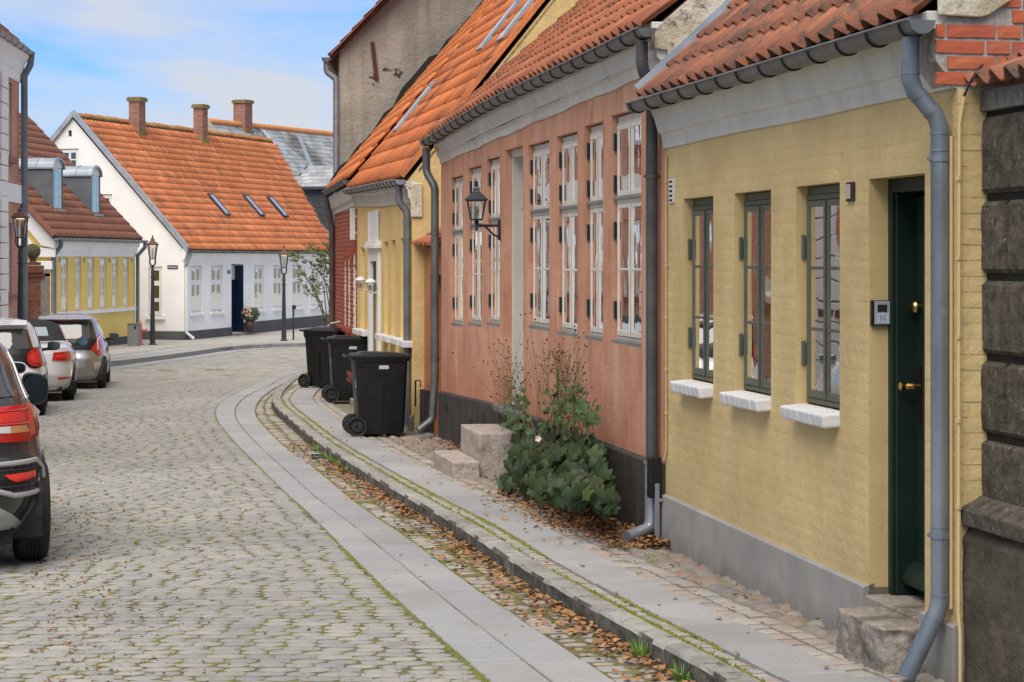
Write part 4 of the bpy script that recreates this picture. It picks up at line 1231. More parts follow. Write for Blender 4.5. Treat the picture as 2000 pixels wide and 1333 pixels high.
# gable end: bare orange brick above the wall head, paint below
GY = Frame(FY.p(0, 0, .0).xy, (FY.p(0, 0, 0) - FY.N * 7.4).xy, side=-1)
mb = MB(); gz = rel(1.02)
uc = math.cos(R(43)) * 5.0
hh = math.sin(R(43)) * 5.0 + gz
GY.box(mb, 0, 7.3, walk_z(9) - .2, rel(.755), -.26, -.010); mb.build('gable_wall', M_YELB, house); mb = MB()
mb.prism([GY.p(0, rel(.757), -.012), GY.p(7.3, rel(.757), -.012), GY.p(7.3, gz, -.012), GY.p(uc, hh, -.012), GY.p(-.10, gz, -.012), GY.p(-.10, rel(.88), -.012)], GY.N * -.25)
mb.build('gable_wall', M_BGY, house)
step_prof = lambda z: -.10 if z > rel(.93) else (-.06 if z > rel(.855) else 0.0)
brickwork(house, GY, -.10, 1.6, rel(.775), rel(2.7), [], M_BRO, L=.225, H=.0555, joint=.0145, proud=.004, w=-.006, limit=120, seed=7,
          inside=lambda u, z: u > step_prof(z) + .0 and z < gz + .18 + (u + .1) * math.tan(R(43)) and not (u < .20 and z > rel(1.075)))
brickwork(house, GY, 0, .5, rel(-1.6), rel(.762), [], M_YEL, L=.229, H=.0625, joint=.007, proud=.0015, w=-.009, limit=90, seed=8, protos=PBRICKS)
mb = MB(); mb.prism([GY.p(-.10, rel(1.078), .0), GY.p(.10, rel(1.072), .0), GY.p(.14, rel(1.085), .0), GY.p(.24, rel(1.15), .0), GY.p(.24, rel(1.38), .0), GY.p(-.10, rel(1.26), .0)], GY.N * .02); mb.build('render_patch', M_PEEL, house, bevel=.006)
# downpipe on the near corner
uo = FY.ux(1778, .185)
pp = [FY.p(uo, rel(.99), .185), FY.p(uo, FY.vy(1778, 168, .185), .185), FY.p(uo - .02, FY.vy(1838, 236, .055), .055), FY.p(uo - .02, rel(-1.545), .055), FY.p(uo + .01, walk_z(9.1) + .02, .20)]
pipe(house, pp, .041, M_ZINCB, (FY.vy(1838, 310, .055), FY.vy(1838, 1046, .055)), wallN=FY.N)
# painted cable conduit on the corner strip
mb = MB(); uq = 0.012
q0 = GY.p(.03, rel(.70), .012)
mb.tube([GY.p(.10, rel(.86), .03), GY.p(.075, rel(.84), .05), GY.p(.04, rel(.78), .03), GY.p(.02, rel(.72), .015)], .006, 8)
cable = mb.build('cable', M_IRON, house, smooth=True)
mb = MB(); mb.tube([GY.p(.02, rel(.72), .015), GY.p(-.0, rel(.60), .014), GY.p(-.005, rel(-1.55), .014), GY.p(-.01, rel(-1.64), .045), GY.p(-.01, walk_z(9) - .02, .045)], .009, 8)
mb.tube([FY.p(.05, rel(.55), .012), FY.p(.05, rel(-1.55), .012)], .008, 8)
for z in (.35, .0, -.35, -.72, -1.1):
    mb.tube([GY.p(-.005, rel(z), .014), GY.p(-.005, rel(z) + .02, .014)], .014, 8)
mb.build('conduit', M_YCOND, house, smooth=True)
# conduit near the far edge, vent grille, small wall lamp, door intercom
mb = MB(); uu = FY.ux(1301.5, .012)
mb.tube([FY.p(uu, rel(.70), .012), FY.p(uu, rel(-1.28), .012), FY.p(uu + .03, rel(-1.36), .02)], .008, 8)
for z in (.52, -.05, -.4, -.75, -1.05): mb.tube([FY.p(uu, rel(z), .012), FY.p(uu, rel(z) + .02, .012)], .013, 8)
mb.build('conduit', M_YCOND, house, smooth=True)
def at_wall(fr, x0, x1, y0, y1, w=0.0):
    a, b = rng(x0, x1, fr, w); xm = (x0 + x1) / 2
    return a, b, fr.vy(xm, y1, w), fr.vy(xm, y0, w)
a, b, c, d = at_wall(FY, 1309, 1318, 350, 397)
mb = MB(); FY.box(mb, a, b, c, d, -.01, .012)
vg = mb.build('vent_grille', M_SILL, house, bevel=.003)
mb = MB()
for k in range(5):
    z = c + (d - c) * (k + .35) / 5.2; FY.box(mb, a + .02, b - .02, z, z + (d - c) * .09, .0122, .0135)
mb.build('vent_slot', M_DARK, vg)['kind'] = 'stuff'
a, b, c, d = at_wall(FY, 1658, 1671, 356, 394)
wl = thing('bulkhead_lamp', 'small rusty oblong wall lamp between the third green window and the door', 'wall lamp', FY.p((a + b) / 2, c, .01))
mb = MB(); FY.box(mb, a, b, c, d, -.002, .018); mb.build('backplate', flat('dark_rust', (.045, .025, .018), .7), wl, bevel=.006)
mb = MB(); FY.box(mb, a + .02, b - .02, c + .012, d - .012, .018, .026); mb.build('lamp_glass', flat('milky_glass', (.45, .42, .38), .2), wl, bevel=.012)
GJ = Frame(FY.p(DY[1], 0, 0).xy, FY.p(DY[1], 0, -.10).xy, side=1)   # the far reveal of the door, facing the camera
if GJ.N.y > 0: GJ = Frame(FY.p(DY[1], 0, 0).xy, FY.p(DY[1], 0, -.10).xy, side=-1)
ic = thing('door_intercom', 'grey door intercom with black screen and letter N, on the reveal beside the green door', 'intercom', GJ.p(.05, rel(-.28), 0))
a, b = .005, .102; c, d = rel(-.325), rel(-.20)
mb = MB(); GJ.box(mb, a, b, c, d, 0, .03); mb.build('housing', M_PLAST, ic, bevel=.004)
mb = MB(); GJ.box(mb, a + .012, b - .004, c + .006, d - .004, .0302, .034); fp = mb.build('faceplate', flat('silver_grey_plastic', (.36, .38, .40), .35), ic, bevel=.003)
mb = MB(); GJ.box(mb, a + .028, b - .020, c + .068, c + .104, .0342, .0352); mb.build('screen', M_DARK, fp)
mb = MB(); GJ.box(mb, a + .022, b - .012, c + .012, c + .062, .0342, .0350); pn = mb.build('call_button', flat('pale_blue_plastic', (.50, .56, .64), .35), fp)
def text3d(name, s, size, M, mat, parent, ext=.0006, align='CENTER', bold=.0):
    cu = bpy.data.curves.new(name, 'FONT'); cu.body = s; cu.size = size; cu.extrude = ext; cu.align_x = align; cu.align_y = 'CENTER'; cu.offset = bold; cu.resolution_u = 3
    o = bpy.data.objects.new(name, cu); COL.objects.link(o); cu.materials.append(mat)
    dg = bpy.context.evaluated_depsgraph_get(); me = bpy.data.meshes.new_from_object(o.evaluated_get(dg)); bpy.data.objects.remove(o)
    me.materials.clear(); me.materials.append(mat)
    o = bpy.data.objects.new(name, me); COL.objects.link(o); o.parent = parent
    off = Matrix.Translation(-Vector(parent.location)) if parent.get('_w') == 1 else Matrix.Identity(4)
    o.matrix_basis = off @ M
    return o
def wall_text_matrix(fr, u, v, w):
    """text facing out of the wall, reading left to right for someone looking at it"""
    N = fr.N; X = Vector((-N.y, N.x, 0)); X = Vector((0, 0, 1)).cross(N)
    p = fr.p(u, v, w)
    return Matrix(mat4(np.array(X), (0, 0, 1.), np.array(N), np.array(p)).tolist())
text3d('letter', 'N', .042, wall_text_matrix(GJ, (a + b) / 2 + .005, c + .037, .0352), flat('grey_print', (.28, .31, .38), .5), pn, bold=.0012)

# granite block in front of the green door
from mathutils import noise as mnoise
def rough_block(name, pts_uv, fr, z0, z1, w0, w1, mat, label, cat, seed, amp=.012, group=None, edge=.02):
    """hewn stone: a rounded box whose sides are broken up, its tread left fairly flat"""
    u0, u1 = pts_uv
    import bmesh
    bm = bmesh.new(); N_ = 22
    bmesh.ops.create_cube(bm, size=2.0)
    bmesh.ops.subdivide_edges(bm, edges=bm.edges[:], cuts=N_, use_grid_fill=True)
    hu, hw_, hz = (u1 - u0) / 2, (w1 - w0) / 2, (z1 - z0) / 2
    for v in bm.verts:
        c = Vector((v.co.x * hu, v.co.y * hw_, v.co.z * hz))
        q = Vector([math.copysign(max(0, abs(k) - (h - edge)), k) for k, h in zip(c, (hu, hw_, hz))])
        if q.length > edge: c -= q; c += q.normalized() * edge
        s_ = Vector((seed * 3.1, 0, 0)); top = max(0, (v.co.z - .8) / .2)
        d = mnoise.noise(c * 7 + s_) * 1.3 + mnoise.noise(c * 19 + s_) * .6 + mnoise.noise(c * 45 + s_) * .35
        n = Vector((v.co.x if abs(v.co.x) > .97 else 0, v.co.y if abs(v.co.y) > .97 else 0, v.co.z if abs(v.co.z) > .97 else 0))
        if n.length: c += n.normalized() * d * amp * (1 - .75 * top)
        c.x *= 1 + .03 * v.co.z * (1 if amp > .006 else 0); c.y *= 1 + .05 * v.co.z * (1 if amp > .006 else 0)
        v.co = fr.p((u0 + u1) / 2 + c.x, (z0 + z1) / 2 + c.z, (w0 + w1) / 2 + c.y)
    bmesh.ops.recalc_face_normals(bm, faces=bm.faces)
    me = bpy.data.meshes.new(name); bm.to_mesh(me); bm.free(); me.materials.append(mat)
    me.polygons.foreach_set('use_smooth', [True] * len(me.polygons))
    o = bpy.data.objects.new(name, me); COL.objects.link(o)
    props(o, label, cat, group)
    return o
rough_block('granite_doorstep', (FY.ux(1724, .24), FY.ux(1635, .24)), FY, walk_z(9.6) - .05, rel(-1.675), -.03, .24, M_STEP, 'rough hewn granite doorstep under the dark green door', 'doorstep', 3, amp=.020, edge=.012)

# ------------------------------------------------------------------ sooty ashlar wall with tile coping
SA = Vector((2.075, 9.10)); SBv = SA + Vector((SL, -1)).normalized() * 3.2
FS = Frame(SA, SBv, side=-1)
sw_ = thing('ashlar_wall', 'black sooty ashlar garden wall with red pantile coping at the end of the ochre house', 'wall', (SA.x, SA.y, walk_z(9)))
mb = MB(); FS.box(mb, 0, 3.1, walk_z(9) - .15, rel(.66), -.3, -.028); mb.build('wall_core', M_ASHJ, sw_)
cz = [rel(-1.07), rel(-.775), rel(-.425), rel(-.07), rel(.28), rel(.655)]
rb = random.Random(4)
for k in range(5):
    z0, z1 = cz[k] + .012, cz[k + 1] - .022
    cuts = [0, .64, 1.28, 1.92, 2.56, 3.1] if k % 2 == 0 else [0, .26, .9, 1.54, 2.2, 2.85, 3.1]
    for a, b in zip(cuts[:-1], cuts[1:]):
        mb = MB(); nx, nz = 9, 6; a += .008; b -= .008
        vs = []
        for j in range(nz + 1):
            for i in range(nx + 1):
                fi = [0, .04, .2, .35, .5, .65, .8, .9, .96, 1][i]; fj = [0, .06, .28, .5, .72, .94, 1][j]; u = a + (b - a) * fi; z = z0 + (z1 - z0) * fj
                e = i in (0, nx) or j in (0, nz)
                vs.append(FS.p(u, z, -.022 if e else .002 + rb.uniform(-.003, .004) - (.003 if i in (1, nx - 1) or j in (1, nz - 1) else 0)))
        mb.add(vs, [(j * (nx + 1) + i, j * (nx + 1) + i + 1, (j + 1) * (nx + 1) + i + 1, (j + 1) * (nx + 1) + i) for j in range(nz) for i in range(nx)])
        mb.build('ashlar_block', M_ASH, sw_)
mb = MB(); FS.box(mb, 0, 3.1, rel(.655), rel(.75), -.3, .004); mb.build('coping_bed', M_CONC, sw_, bevel=.006)
mb = MB(); P = FS.p
for a, b in ((-.16, .9), (.905, 2.0), (2.005, 3.1)):
    mb.prism([P(a, rel(-1.17), -.2), P(a, rel(-1.17), .095), P(a, rel(-1.10), .10), P(a, rel(-1.045), .0), P(a, rel(-1.04), -.2)], FS.U * (b - a))
mb.build('base_course', M_ASH, sw_, bevel=.006)
for a, b in ((-.16, .75), (.76, 1.9), (1.91, 3.1)):
    mb = MB(); nx, nz = 14, 14; vs = []
    z0, z1 = walk_z(9) - .15, rel(-1.172)
    for j in range(nz + 1):
        for i in range(nx + 1):
            e = i in (0, nx) or j == nz
            vs.append(P(a + (b - a) * i / nx, z0 + (z1 - z0) * j / nz, .05 if e else .085 + rb.uniform(-.006, .006)))
    mb.add(vs, [(j * (nx + 1) + i, j * (nx + 1) + i + 1, (j + 1) * (nx + 1) + i + 1, (j + 1) * (nx + 1) + i) for j in range(nz) for i in range(nx)])
    s = len(mb.v); mb.quad(P(a, z0, -.2), P(a, z0, .05), P(a, z1, .05), P(a, z1, -.2)); mb.quad(P(a, z1, -.2), P(b, z1, -.2), P(b, z1, .05), P(a, z1, .05))
    mb.build('base_block', nmat('stained_base_stone' , (.05, .043, .031), (.115, .098, .07), 4, .95, 1.0, 30, .02, spots=((.10, .085, .05), 5, .55, .7)), sw_)
SS = (Vector((-FS.N.x, -FS.N.y, 0)) * math.cos(R(24)) + V3(0, 0, math.sin(R(24))))
tiled_roof(sw_, FS.p(3.1, rel(.745), .055), -FS.U, SS, 21, 2, .148, .22, M_TIL, seed=9, name='coping_tile')

# ------------------------------------------------------------------ the salmon house
ph = thing('salmon_house', 'salmon limewashed house with a bowed white cornice and tall cream windows', 'house', (YB.x, YB.y, walk_z(YB.y)))
LP = FP.L
dP = lambda u: FP.p(u, 0).y
def ip(xs, ys): return lambda u: float(np.interp(dP(u), xs, ys))
prim = ip([13.9, 18, 20, 21.5, 23.8], [1.565, 1.535, 1.515, 1.47, 1.385])
pcor = ip([13.9, 14.6, 18.5, 23.8], [1.285, 1.295, 1.225, 1.115])
pple = ip([13.9, 18.2, 20.8, 23.8], [-1.41, -1.42, -1.455, -1.54])
PW = [(rng(881, 904, FP), .925, -.735), (rng(914.5, 940.5, FP), .98, -.695), (rng(951, 976, FP), 1.02, -.66), (rng(1032, 1073, FP), 1.045, -.62),
      (rng(1088, 1128, FP), 1.05, -.63), (rng(1142, 1177.5, FP), 1.07, -.63), (rng(1194, 1252.5, FP), 1.09, -.627)]
PD = rng(987, 1021.7, FP)
ph_holes = [(a, b, rel(z0), rel(z1)) for (a, b), z1, z0 in PW] + [(PD[0], PD[1], rel(-1.40), rel(1.06), .065)]
mb = MB()
wall(mb, FP, .006, LP, lambda u: walk_z(dP(u)) - .2, lambda u: rel(pcor(u) + .06), ph_holes, reveal=.07, step=.5)
import bmesh
pw = mb.build('wall', M_PINK, ph)
mb = MB()
vents = []
for x0, x1, y0, y1 in ((872.5, 876.5, 790, 808), (917, 923, 818, 846), (943, 948, 806, 828)): vents.append(at_wall(FP, x0, x1, y0, y1, .03))
def strip_wall(mb, fr, u0, u1, vb, vt, w, n=16, top=.03):
    for i in range(n):
        a, b = u0 + (u1 - u0) * i / n, u0 + (u1 - u0) * (i + 1) / n; P = fr.p
        mb.hexa([P(a, vb(a), -.02), P(b, vb(b), -.02), P(b, vb(b), w), P(a, vb(a), w), P(a, vt(a) + top, -.02), P(b, vt(b) + top, -.02), P(b, vt(b), w), P(a, vt(a), w)])
zb = lambda u: walk_z(dP(u)) - .1
strip_wall(mb, FP, 0, PD[0] - .12, zb, lambda u: rel(pple(u)), .035, 8)
strip_wall(mb, FP, PD[1] + .0, LP, zb, lambda u: rel(pple(u)), .035, 8)
strip_wall(mb, FP, PD[0] - .12, PD[1], zb, lambda u: rel(-1.42), .05, 2)
pl = mb.build('plinth', M_PLB, ph, bevel=.006)
mb = MB()
for a, b, c, d in vents: FP.box(mb, a, b, c, d, .030, .0385)
mb.build('vent_slot', M_DARK, pl)['kind'] = 'stuff'
mb = MB()
pz = lambda u: rel(pcor(u)) + .006 * math.sin(u * 3.1) + .004 * math.sin(u * 7.3)
bands(mb, FP, .02, LP, [(.012, 0), (.014, .008), (.022, .06), (.032, .078), (.045, .085), (.05, .095)], pz, 0, 40, -.06)
bands(mb, FP, .02, LP, [(.052, .096), (.062, .15), (.085, .205), (.09, .21), (.09, .34)], lambda u: rel(pcor(u) + (prim(u) - pcor(u) - .29) * .3), 0, 40, -.06)
mb.build('cornice', M_CORN, ph, bevel=.004)
plabels = ['far end window by the downpipe', 'window behind the wall lantern', 'window just beyond the door', 'window just before the door', 'second window before the door', 'third window before the door', 'nearest window, by the near downpipe']
for ((a, b), z1, z0), lb in zip(PW, plabels):
    window(ph, FP, a + .012, b - .012, rel(z0) + .03, rel(z1) - .01, -.045, M_CREAM, rows=((0, .625, 1), (.655, 1, 0)), fw=.025, sw=.034, bar=.018, back='dark', topboard=.045, meet=.014, label=lb,
           hinges=[(rel(z0) + .25, 1), (rel(z0) + .85, 1), (rel(z0) + 1.2, 1), (rel(z1) - .2, 1), (rel(z0) + .25, -1), (rel(z0) + .85, -1), (rel(z0) + 1.2, -1), (rel(z1) - .2, -1)], hmat=M_IRON)
    mb = MB(); FP.box(mb, a + .006, b - .006, rel(z0) - .004, rel(z0) + .03, -.09, .0); mb.build('window_sill', M_GREYW, ph, bevel=.004)
    mb = MB(); FP.box(mb, a + .012, b - .012, rel(z0) + .03 + (z1 - z0 - .04) * .635 - .015, rel(z0) + .03 + (z1 - z0 - .04) * .635 + .012, -.04, -.012); mb.build('drip_rail', M_GREYW, ph, bevel=.003)
# door with panelled cream lining and fanlight
mb = MB(); a, b = PD; z0, z1 = rel(-1.40), rel(1.06); B = lambda *q: FP.box(mb, *q)
B(a, a + .05, z0, z1, -.17, -.065); B(b - .03, b, z0, z1, -.17, -.065); B(a + .05, b - .03, z1 - .07, z1, -.17, -.065)
B(a + .012, a + .05, z0, z1, -.36, -.17); B(b - .05, b - .012, z0, z1, -.36, -.17); B(a + .05, b - .05, z1 - .05, z1, -.36, -.17)
B(a + .05, b - .05, rel(.42), rel(.50), -.36, -.16); B(a + .04, b - .04, rel(.50), rel(.52), -.36, -.145)
for c0, c1 in ((.58, .95), (-.1, .38), (-.9, -.2)): B(b - .058, b - .05, rel(c0), rel(c1), -.33, -.20)
mb.build('door_frame', M_CREAM, ph, bevel=.005)
mb = MB(); B(a + .05, b - .05, z0, rel(.42), -.40, -.36)
for c0, c1 in ((.0, .35), (-.55, -.1), (-1.3, -.65)): B(a + .16, b - .16, rel(c0), rel(c1), -.36, -.345)
mb.build('door', flat('charcoal_door_paint', (.05, .055, .06), .4), ph, bevel=.004)
mb = MB(); B(a + .05, b - .05, rel(.52), z1 - .07, -.37, -.365); mb.build('fanlight', M_GLASS, ph)
mb = MB(); B(a, b, z0, z1, -.9, -.88); B(a - .0, a + .012, z0, z1, -.9, -.36); B(b - .012, b, z0, z1, -.9, -.36); mb.build('hall_lining', M_DARK, ph)
mb = MB(); FP.box(mb, a - .18, b + .12, rel(-1.46), rel(-1.40), -.3, .10); mb.build('threshold', nmat('slate_threshold', (.10, .105, .11), (.17, .175, .18), 5, .6), ph, bevel=.008)
# roof
SP = S45(FP.N, R(41))
Op = FP.p(.02, 0, .135)
ncp = int((LP - .02) / .206)
sagp = lambda u: rel(prim(min(max(u, 0), LP)) + .02)
tiled_roof(ph, Op, FP.U, SP, ncp, 18, .206, .29, M_TILP, limit=290, seed=4, sag=lambda u: sagp(u))
E0, E1 = FP.p(0, sagp(0) - .05, .08), FP.p(LP, sagp(LP) - .05, .08)
n = 8; RP = SP * 5.3
for i in range(n):
    a, b = LP * i / n, LP * (i + 1) / n
    p, q = FP.p(a, sagp(a) - .05, .08), FP.p(b, sagp(b) - .05, .08)
    mb = MB() if i == 0 else mb
    mb.prism([p + SP * .3, q + SP * .3, q + RP, p + RP], (0, 0, -.05))
mb.build('roof_deck', M_LATH, ph)
def rear_slope(parent, a, b, N_, mat, drop):
    k = Vector((-N_.x, -N_.y, 0)).normalized() * drop
    slab_roof(parent, [a, b, b + k + V3(0, 0, -drop), a + k + V3(0, 0, -drop)], mat, .05, 'rear_roof_slope')
rear_slope(ph, E0 + RP, E1 + RP, FP.N, M_TILP, 3.7)
gutter(ph, [FP.p(u, rel(prim(min(u, LP))), .155) for u in np.linspace(-.10, LP + .22, 26)], .062, FP.N, M_ZINCD, every=.40)
# gables
def gable(parent, fr, u, z_eave, SPv, Ls, zb_, mat, thick=.25, front=.1, name='gable_wall', depth=7.4, off=0.0):
    P = lambda q, z: fr.p(u + off, z, -q)
    c = Vector((SPv.x, SPv.y, 0)).length * Ls; h = SPv.z * Ls
    mb = MB(); mb.prism([P(.012, zb_), P(depth, zb_), P(2 * c - front, z_eave), P(c - front, z_eave + h), P(-front, z_eave), P(-front, z_eave - .12), P(.012, z_eave - .13)], fr.U * thick)
    return mb.build(name, mat, parent)
gable(ph, FP, 0, E0.z + .025, SP, 5.3, 0.2, M_PEEL, .25, .08, off=-.012)
gable(ph, FP, LP, E1.z + .02, SP, 5.3, -.3, M_YELG, -.25, .08)
# zinc dormer high on the roof
du = FP.ux(1118, -.5)
dm = thing_part = MB()
dsl = lambda q: FP.p(du, 0, 0) + V3(0, 0, 0)
def dormer(parent, fr, u, wdt, zs, h, w_front, depth, side_mat, roof_mat, frame_mat, arched=False, up=.0):
    """cheeks, head and window of a roof dormer; w_front: how far behind the wall face its front stands"""
    mb = MB(); a, b = u - wdt / 2, u + wdt / 2
    for q in ((a, a + .05), (b - .05, b)): fr.box(mb, q[0], q[1], zs, zs + h, w_front - depth, w_front)
    d_ = mb.build('dormer', side_mat, parent)
    mb = MB()
    if arched:
        n = 10; P = []
        for k in range(n + 1):
            t = math.pi * k / n; P.append((u - math.cos(t) * (wdt / 2 + .05), zs + h + math.sin(t) * (wdt / 2 + .05) * .62))
        for (u0, z0), (u1, z1) in zip(P[:-1], P[1:]):
            q = [fr.p(u0, z0 - .04, w_front + .06), fr.p(u1, z1 - .04, w_front + .06), fr.p(u1, z1 - .04, w_front - depth), fr.p(u0, z0 - .04, w_front - depth)]
            mb.hexa(q + [p + V3(0, 0, .05) for p in q])
        for k in (.02, .33, .62, .9):
            for (u0, z0), (u1, z1) in zip(P[:-1], P[1:]):
                mb.bar(fr.p(u0, z0 + .018, w_front + .06 - k * depth), fr.p(u1, z1 + .018, w_front + .06 - k * depth), .03, .03)
    else:
        fr.box(mb, a - .06, b + .06, zs + h, zs + h + .05, w_front - depth, w_front + .08)
    mb.build('dormer_roof', roof_mat, d_)
    window(d_, fr, a + .05, b - .05, zs + .02, zs + h - .01, w_front - .03, frame_mat, rows=((0, 1, 2),), fw=.03, sw=.03, back='dark', glass=M_GLASSD)
    if arched:
        mb = MB(); mb.prism([fr.p(u - math.cos(math.pi * k / 10) * (wdt / 2), zs + h + math.sin(math.pi * k / 10) * (wdt / 2) * .6, w_front - .05) for k in range(11)], fr.N * .03)
        mb.build('dormer_head', frame_mat, d_)
    mb = MB(); fr.box(mb, a - .02, b + .02, zs - .04, zs + .02, w_front - .05, w_front + .1); mb.build('dormer_apron', roof_mat, d_)
    return d_
zf = FP.vy(1118, 48, -.55)
dormer(ph, FP, du + .1, .85, zf, .95, -1.15, 1.4, M_LEAD, M_LEAD, M_WHT)
# pipes
uo = .04
pp = [FP.p(uo, rel(1.49), .155), FP.p(uo, FP.vy(1246, 135, .155), .155), FP.p(uo + .10, FP.vy(1272, 180, .06), .06), FP.p(uo + .10, rel(-1.42), .06), FP.p(uo + .10, rel(-1.43), .06), FP.p(uo + .10, rel(-1.80), .06), FP.p(uo + .0, rel(-1.885), .24)]
pp = pp[:3] + [FP.p(uo + .10, rel(-1.42), .06)]
p_near = pipe(ph, pp, .041, nmat('dark_grey_pipe', (.075, .08, .082), (.115, .12, .122), 4, .45, .15, 40, metallic=.4), (FP.vy(1272, 345, .06),), wallN=FP.N)
mb = MB(); mb.tube([FP.p(uo + .10, rel(-1.38), .062), FP.p(uo + .10, rel(-1.80), .062), FP.p(uo + .09, rel(-1.845), .085), FP.p(uo + .0, rel(-1.89), .26)], .047, 16, cap=False); mb.tube([FP.p(uo + .01, rel(-1.885), .245), FP.p(uo + .0, rel(-1.89), .262)], .042, 16)
mb.tube([FP.p(uo + .10, rel(-1.40), .062), FP.p(uo + .10, rel(-1.385), .062)], .054, 16)
mb.build('pipe_shoe', M_ZINC, p_near, smooth=True)
uo = LP + .13
pp = [FP.p(uo, rel(1.31), .155), FP.p(uo, FP.vy(838, 335, .155), .155), FP.p(LP + .02, FP.vy(854, 365, .07), .07), FP.p(LP + .02, rel(-1.36), .07), FP.p(LP + .02, rel(-1.86), .10), FP.p(LP - .02, rel(-1.98), .27)]
pipe(ph, pp, .046, nmat('weathered_far_pipe', (.10, .11, .115), (.15, .16, .165), 4, .45, .15, 40, metallic=.4), (rel(.30), rel(-1.15)), wallN=FP.N)
# electrical stub and grey conduit at the joint between the two houses
mb = MB(); FP.box(mb, -.02, .05, rel(-1.62), rel(-1.34), .03, .12); jb = mb.build('cable_box', M_PLAST, ph, bevel=.01)
mb = MB(); FP.box(mb, -.03, -.005, walk_z(13.9), rel(-1.52), .05, .08); mb.build('cable_guard', M_ZINC, ph, bevel=.003)
mb = MB(); mb.tube([FY.p(LY - .02, walk_z(13.9), .05), FY.p(LY - .02, rel(-1.62), .05), FY.p(LY - .03, rel(-1.64), .035)], .011, 8); mb.build('conduit', M_ZINC, ph, smooth=True)

# black wall lantern on a bracket
def lantern_head(name_parent, c, r, h, frame, glass, roofm, finial=True, lit=None, n=4, rot=R(45), taper=.62):
    """tapered glass lantern: c = bottom centre"""
    x, y, z = c
    def ring(rr, zz, k=0): return [(x + rr * math.cos(rot + 2 * math.pi * i / n), y + rr * math.sin(rot + 2 * math.pi * i / n), zz) for i in range(n)]
    mb = MB(); lo, hi = ring(r * taper, z), ring(r, z + h)
    for i in range(n):
        mb.bar(lo[i], hi[i], .012 * r / .15, .012 * r / .15); mb.bar(lo[i], lo[(i + 1) % n], .014 * r / .15, .014 * r / .15); mb.bar(hi[i], hi[(i + 1) % n], .016 * r / .15, .016 * r / .15)
    mb.prism(ring(r * taper * .95, z - .012 * r / .15), (0, 0, .008))
    mb.build('lantern_frame', frame, name_parent)
    for i in range(n):
        g = MB(); a, b, c2, d = [Vector(p) for p in (lo[i], lo[(i + 1) % n], hi[(i + 1) % n], hi[i])]
        ctr = Vector((x, y, z + h / 2)); q = [a, b, c2, d]; q = [p + (Vector((x, y, p.z)) - p) * .05 for p in q]
        nn = (q[1] - q[0]).cross(q[3] - q[0]).normalized() * .003
        g.hexa(q + [p + nn for p in q]); g.build('lantern_pane', glass, name_parent)
    mb = MB(); s = r / .15
    A, B_, C_ = ring(r * 1.28, z + h), ring(r * 1.28, z + h + .012 * s), ring(r * .42, z + h + .10 * s)
    D = ring(r * .34, z + h + .13 * s); E = ring(r * .44, z + h + .135 * s); F = ring(r * .2, z + h + .17 * s)
    vs = A + B_ + C_ + D + E + F
    fs = [tuple(range(n))[::-1]] + [(k * n + i, k * n + (i + 1) % n, (k + 1) * n + (i + 1) % n, (k + 1) * n + i) for k in range(5) for i in range(n)] + [tuple(5 * n + i for i in range(n))]
    mb.add(vs, fs)
    mb.build('lantern_roof', roofm, name_parent)
    if finial:
        mb = MB(); zt = z + h + .17 * s
        mb.lathe([(.022 * s, 0), (.03 * s, .012 * s), (.012 * s, .022 * s), (.02 * s, .035 * s), (.022 * s, .045 * s), (.008 * s, .06 * s), (0, .075 * s)], (x, y, zt), 12); mb.build('finial', frame, name_parent, smooth=True)
M_LGL = glassmat('lantern_glass', (.92, .92, .9), boost=.9, wav=.02)
lu, lw = FP.ux(976, .0) - .02, .0
lx = FP.ux(937, .30)
wallp = FP.p(lu, rel(.18), 0)
wl = thing('wall_lantern', 'black four-sided wall lantern on a bracket beside the door of the salmon house', 'wall lantern', wallp)
cpos = FP.p(lu, 0, .235)
k = cpos.y / FPX
zb_ = PZ(443, cpos.y); zt_ = PZ(393, cpos.y)
mb = MB(); FP.box(mb, lu - .045, lu + .045, PZ(470, cpos.y), PZ(428, cpos.y), 0, .02); mb.build('wall_plate', M_IRON, wl, bevel=.01)
mb = MB(); c = Vector((cpos.x, cpos.y, 0)); za = PZ(441, cpos.y)
mb.tube([FP.p(lu, za, .01), FP.p(lu, za, .15), c + V3(0, 0, za)], .013, 8)
mb.tube([FP.p(lu, PZ(464, cpos.y), .01), FP.p(lu, PZ(458, cpos.y), .07), FP.p(lu, PZ(446, cpos.y), .13), FP.p(lu, za, .16)], .010, 8)
mb.lathe([(.004, -.035), (.018, -.02), (.01, -.005), (.022, .01), (.014, .03), (.026, .055), (.016, .07), (.05, .085)], (c.x, c.y, PZ(445, cpos.y)), 14)
mb.build('bracket', M_IRON, wl, smooth=True)
lantern_head(wl, (c.x, c.y, PZ(429, cpos.y)), .125, PZ(392, cpos.y) - PZ(429, cpos.y), M_IRON, M_LGL, M_IRON)
mb = MB(); mb.lathe([(0.0, .0), (.014, .0), (.014, .03), (.02, .05), (.026, .09), (.02, .12), (0, .13)], (c.x, c.y, PZ(429, cpos.y)), 12); mb.build('bulb', flat('bulb_glass', (.62, .50, .28), .15), wl, smooth=True)

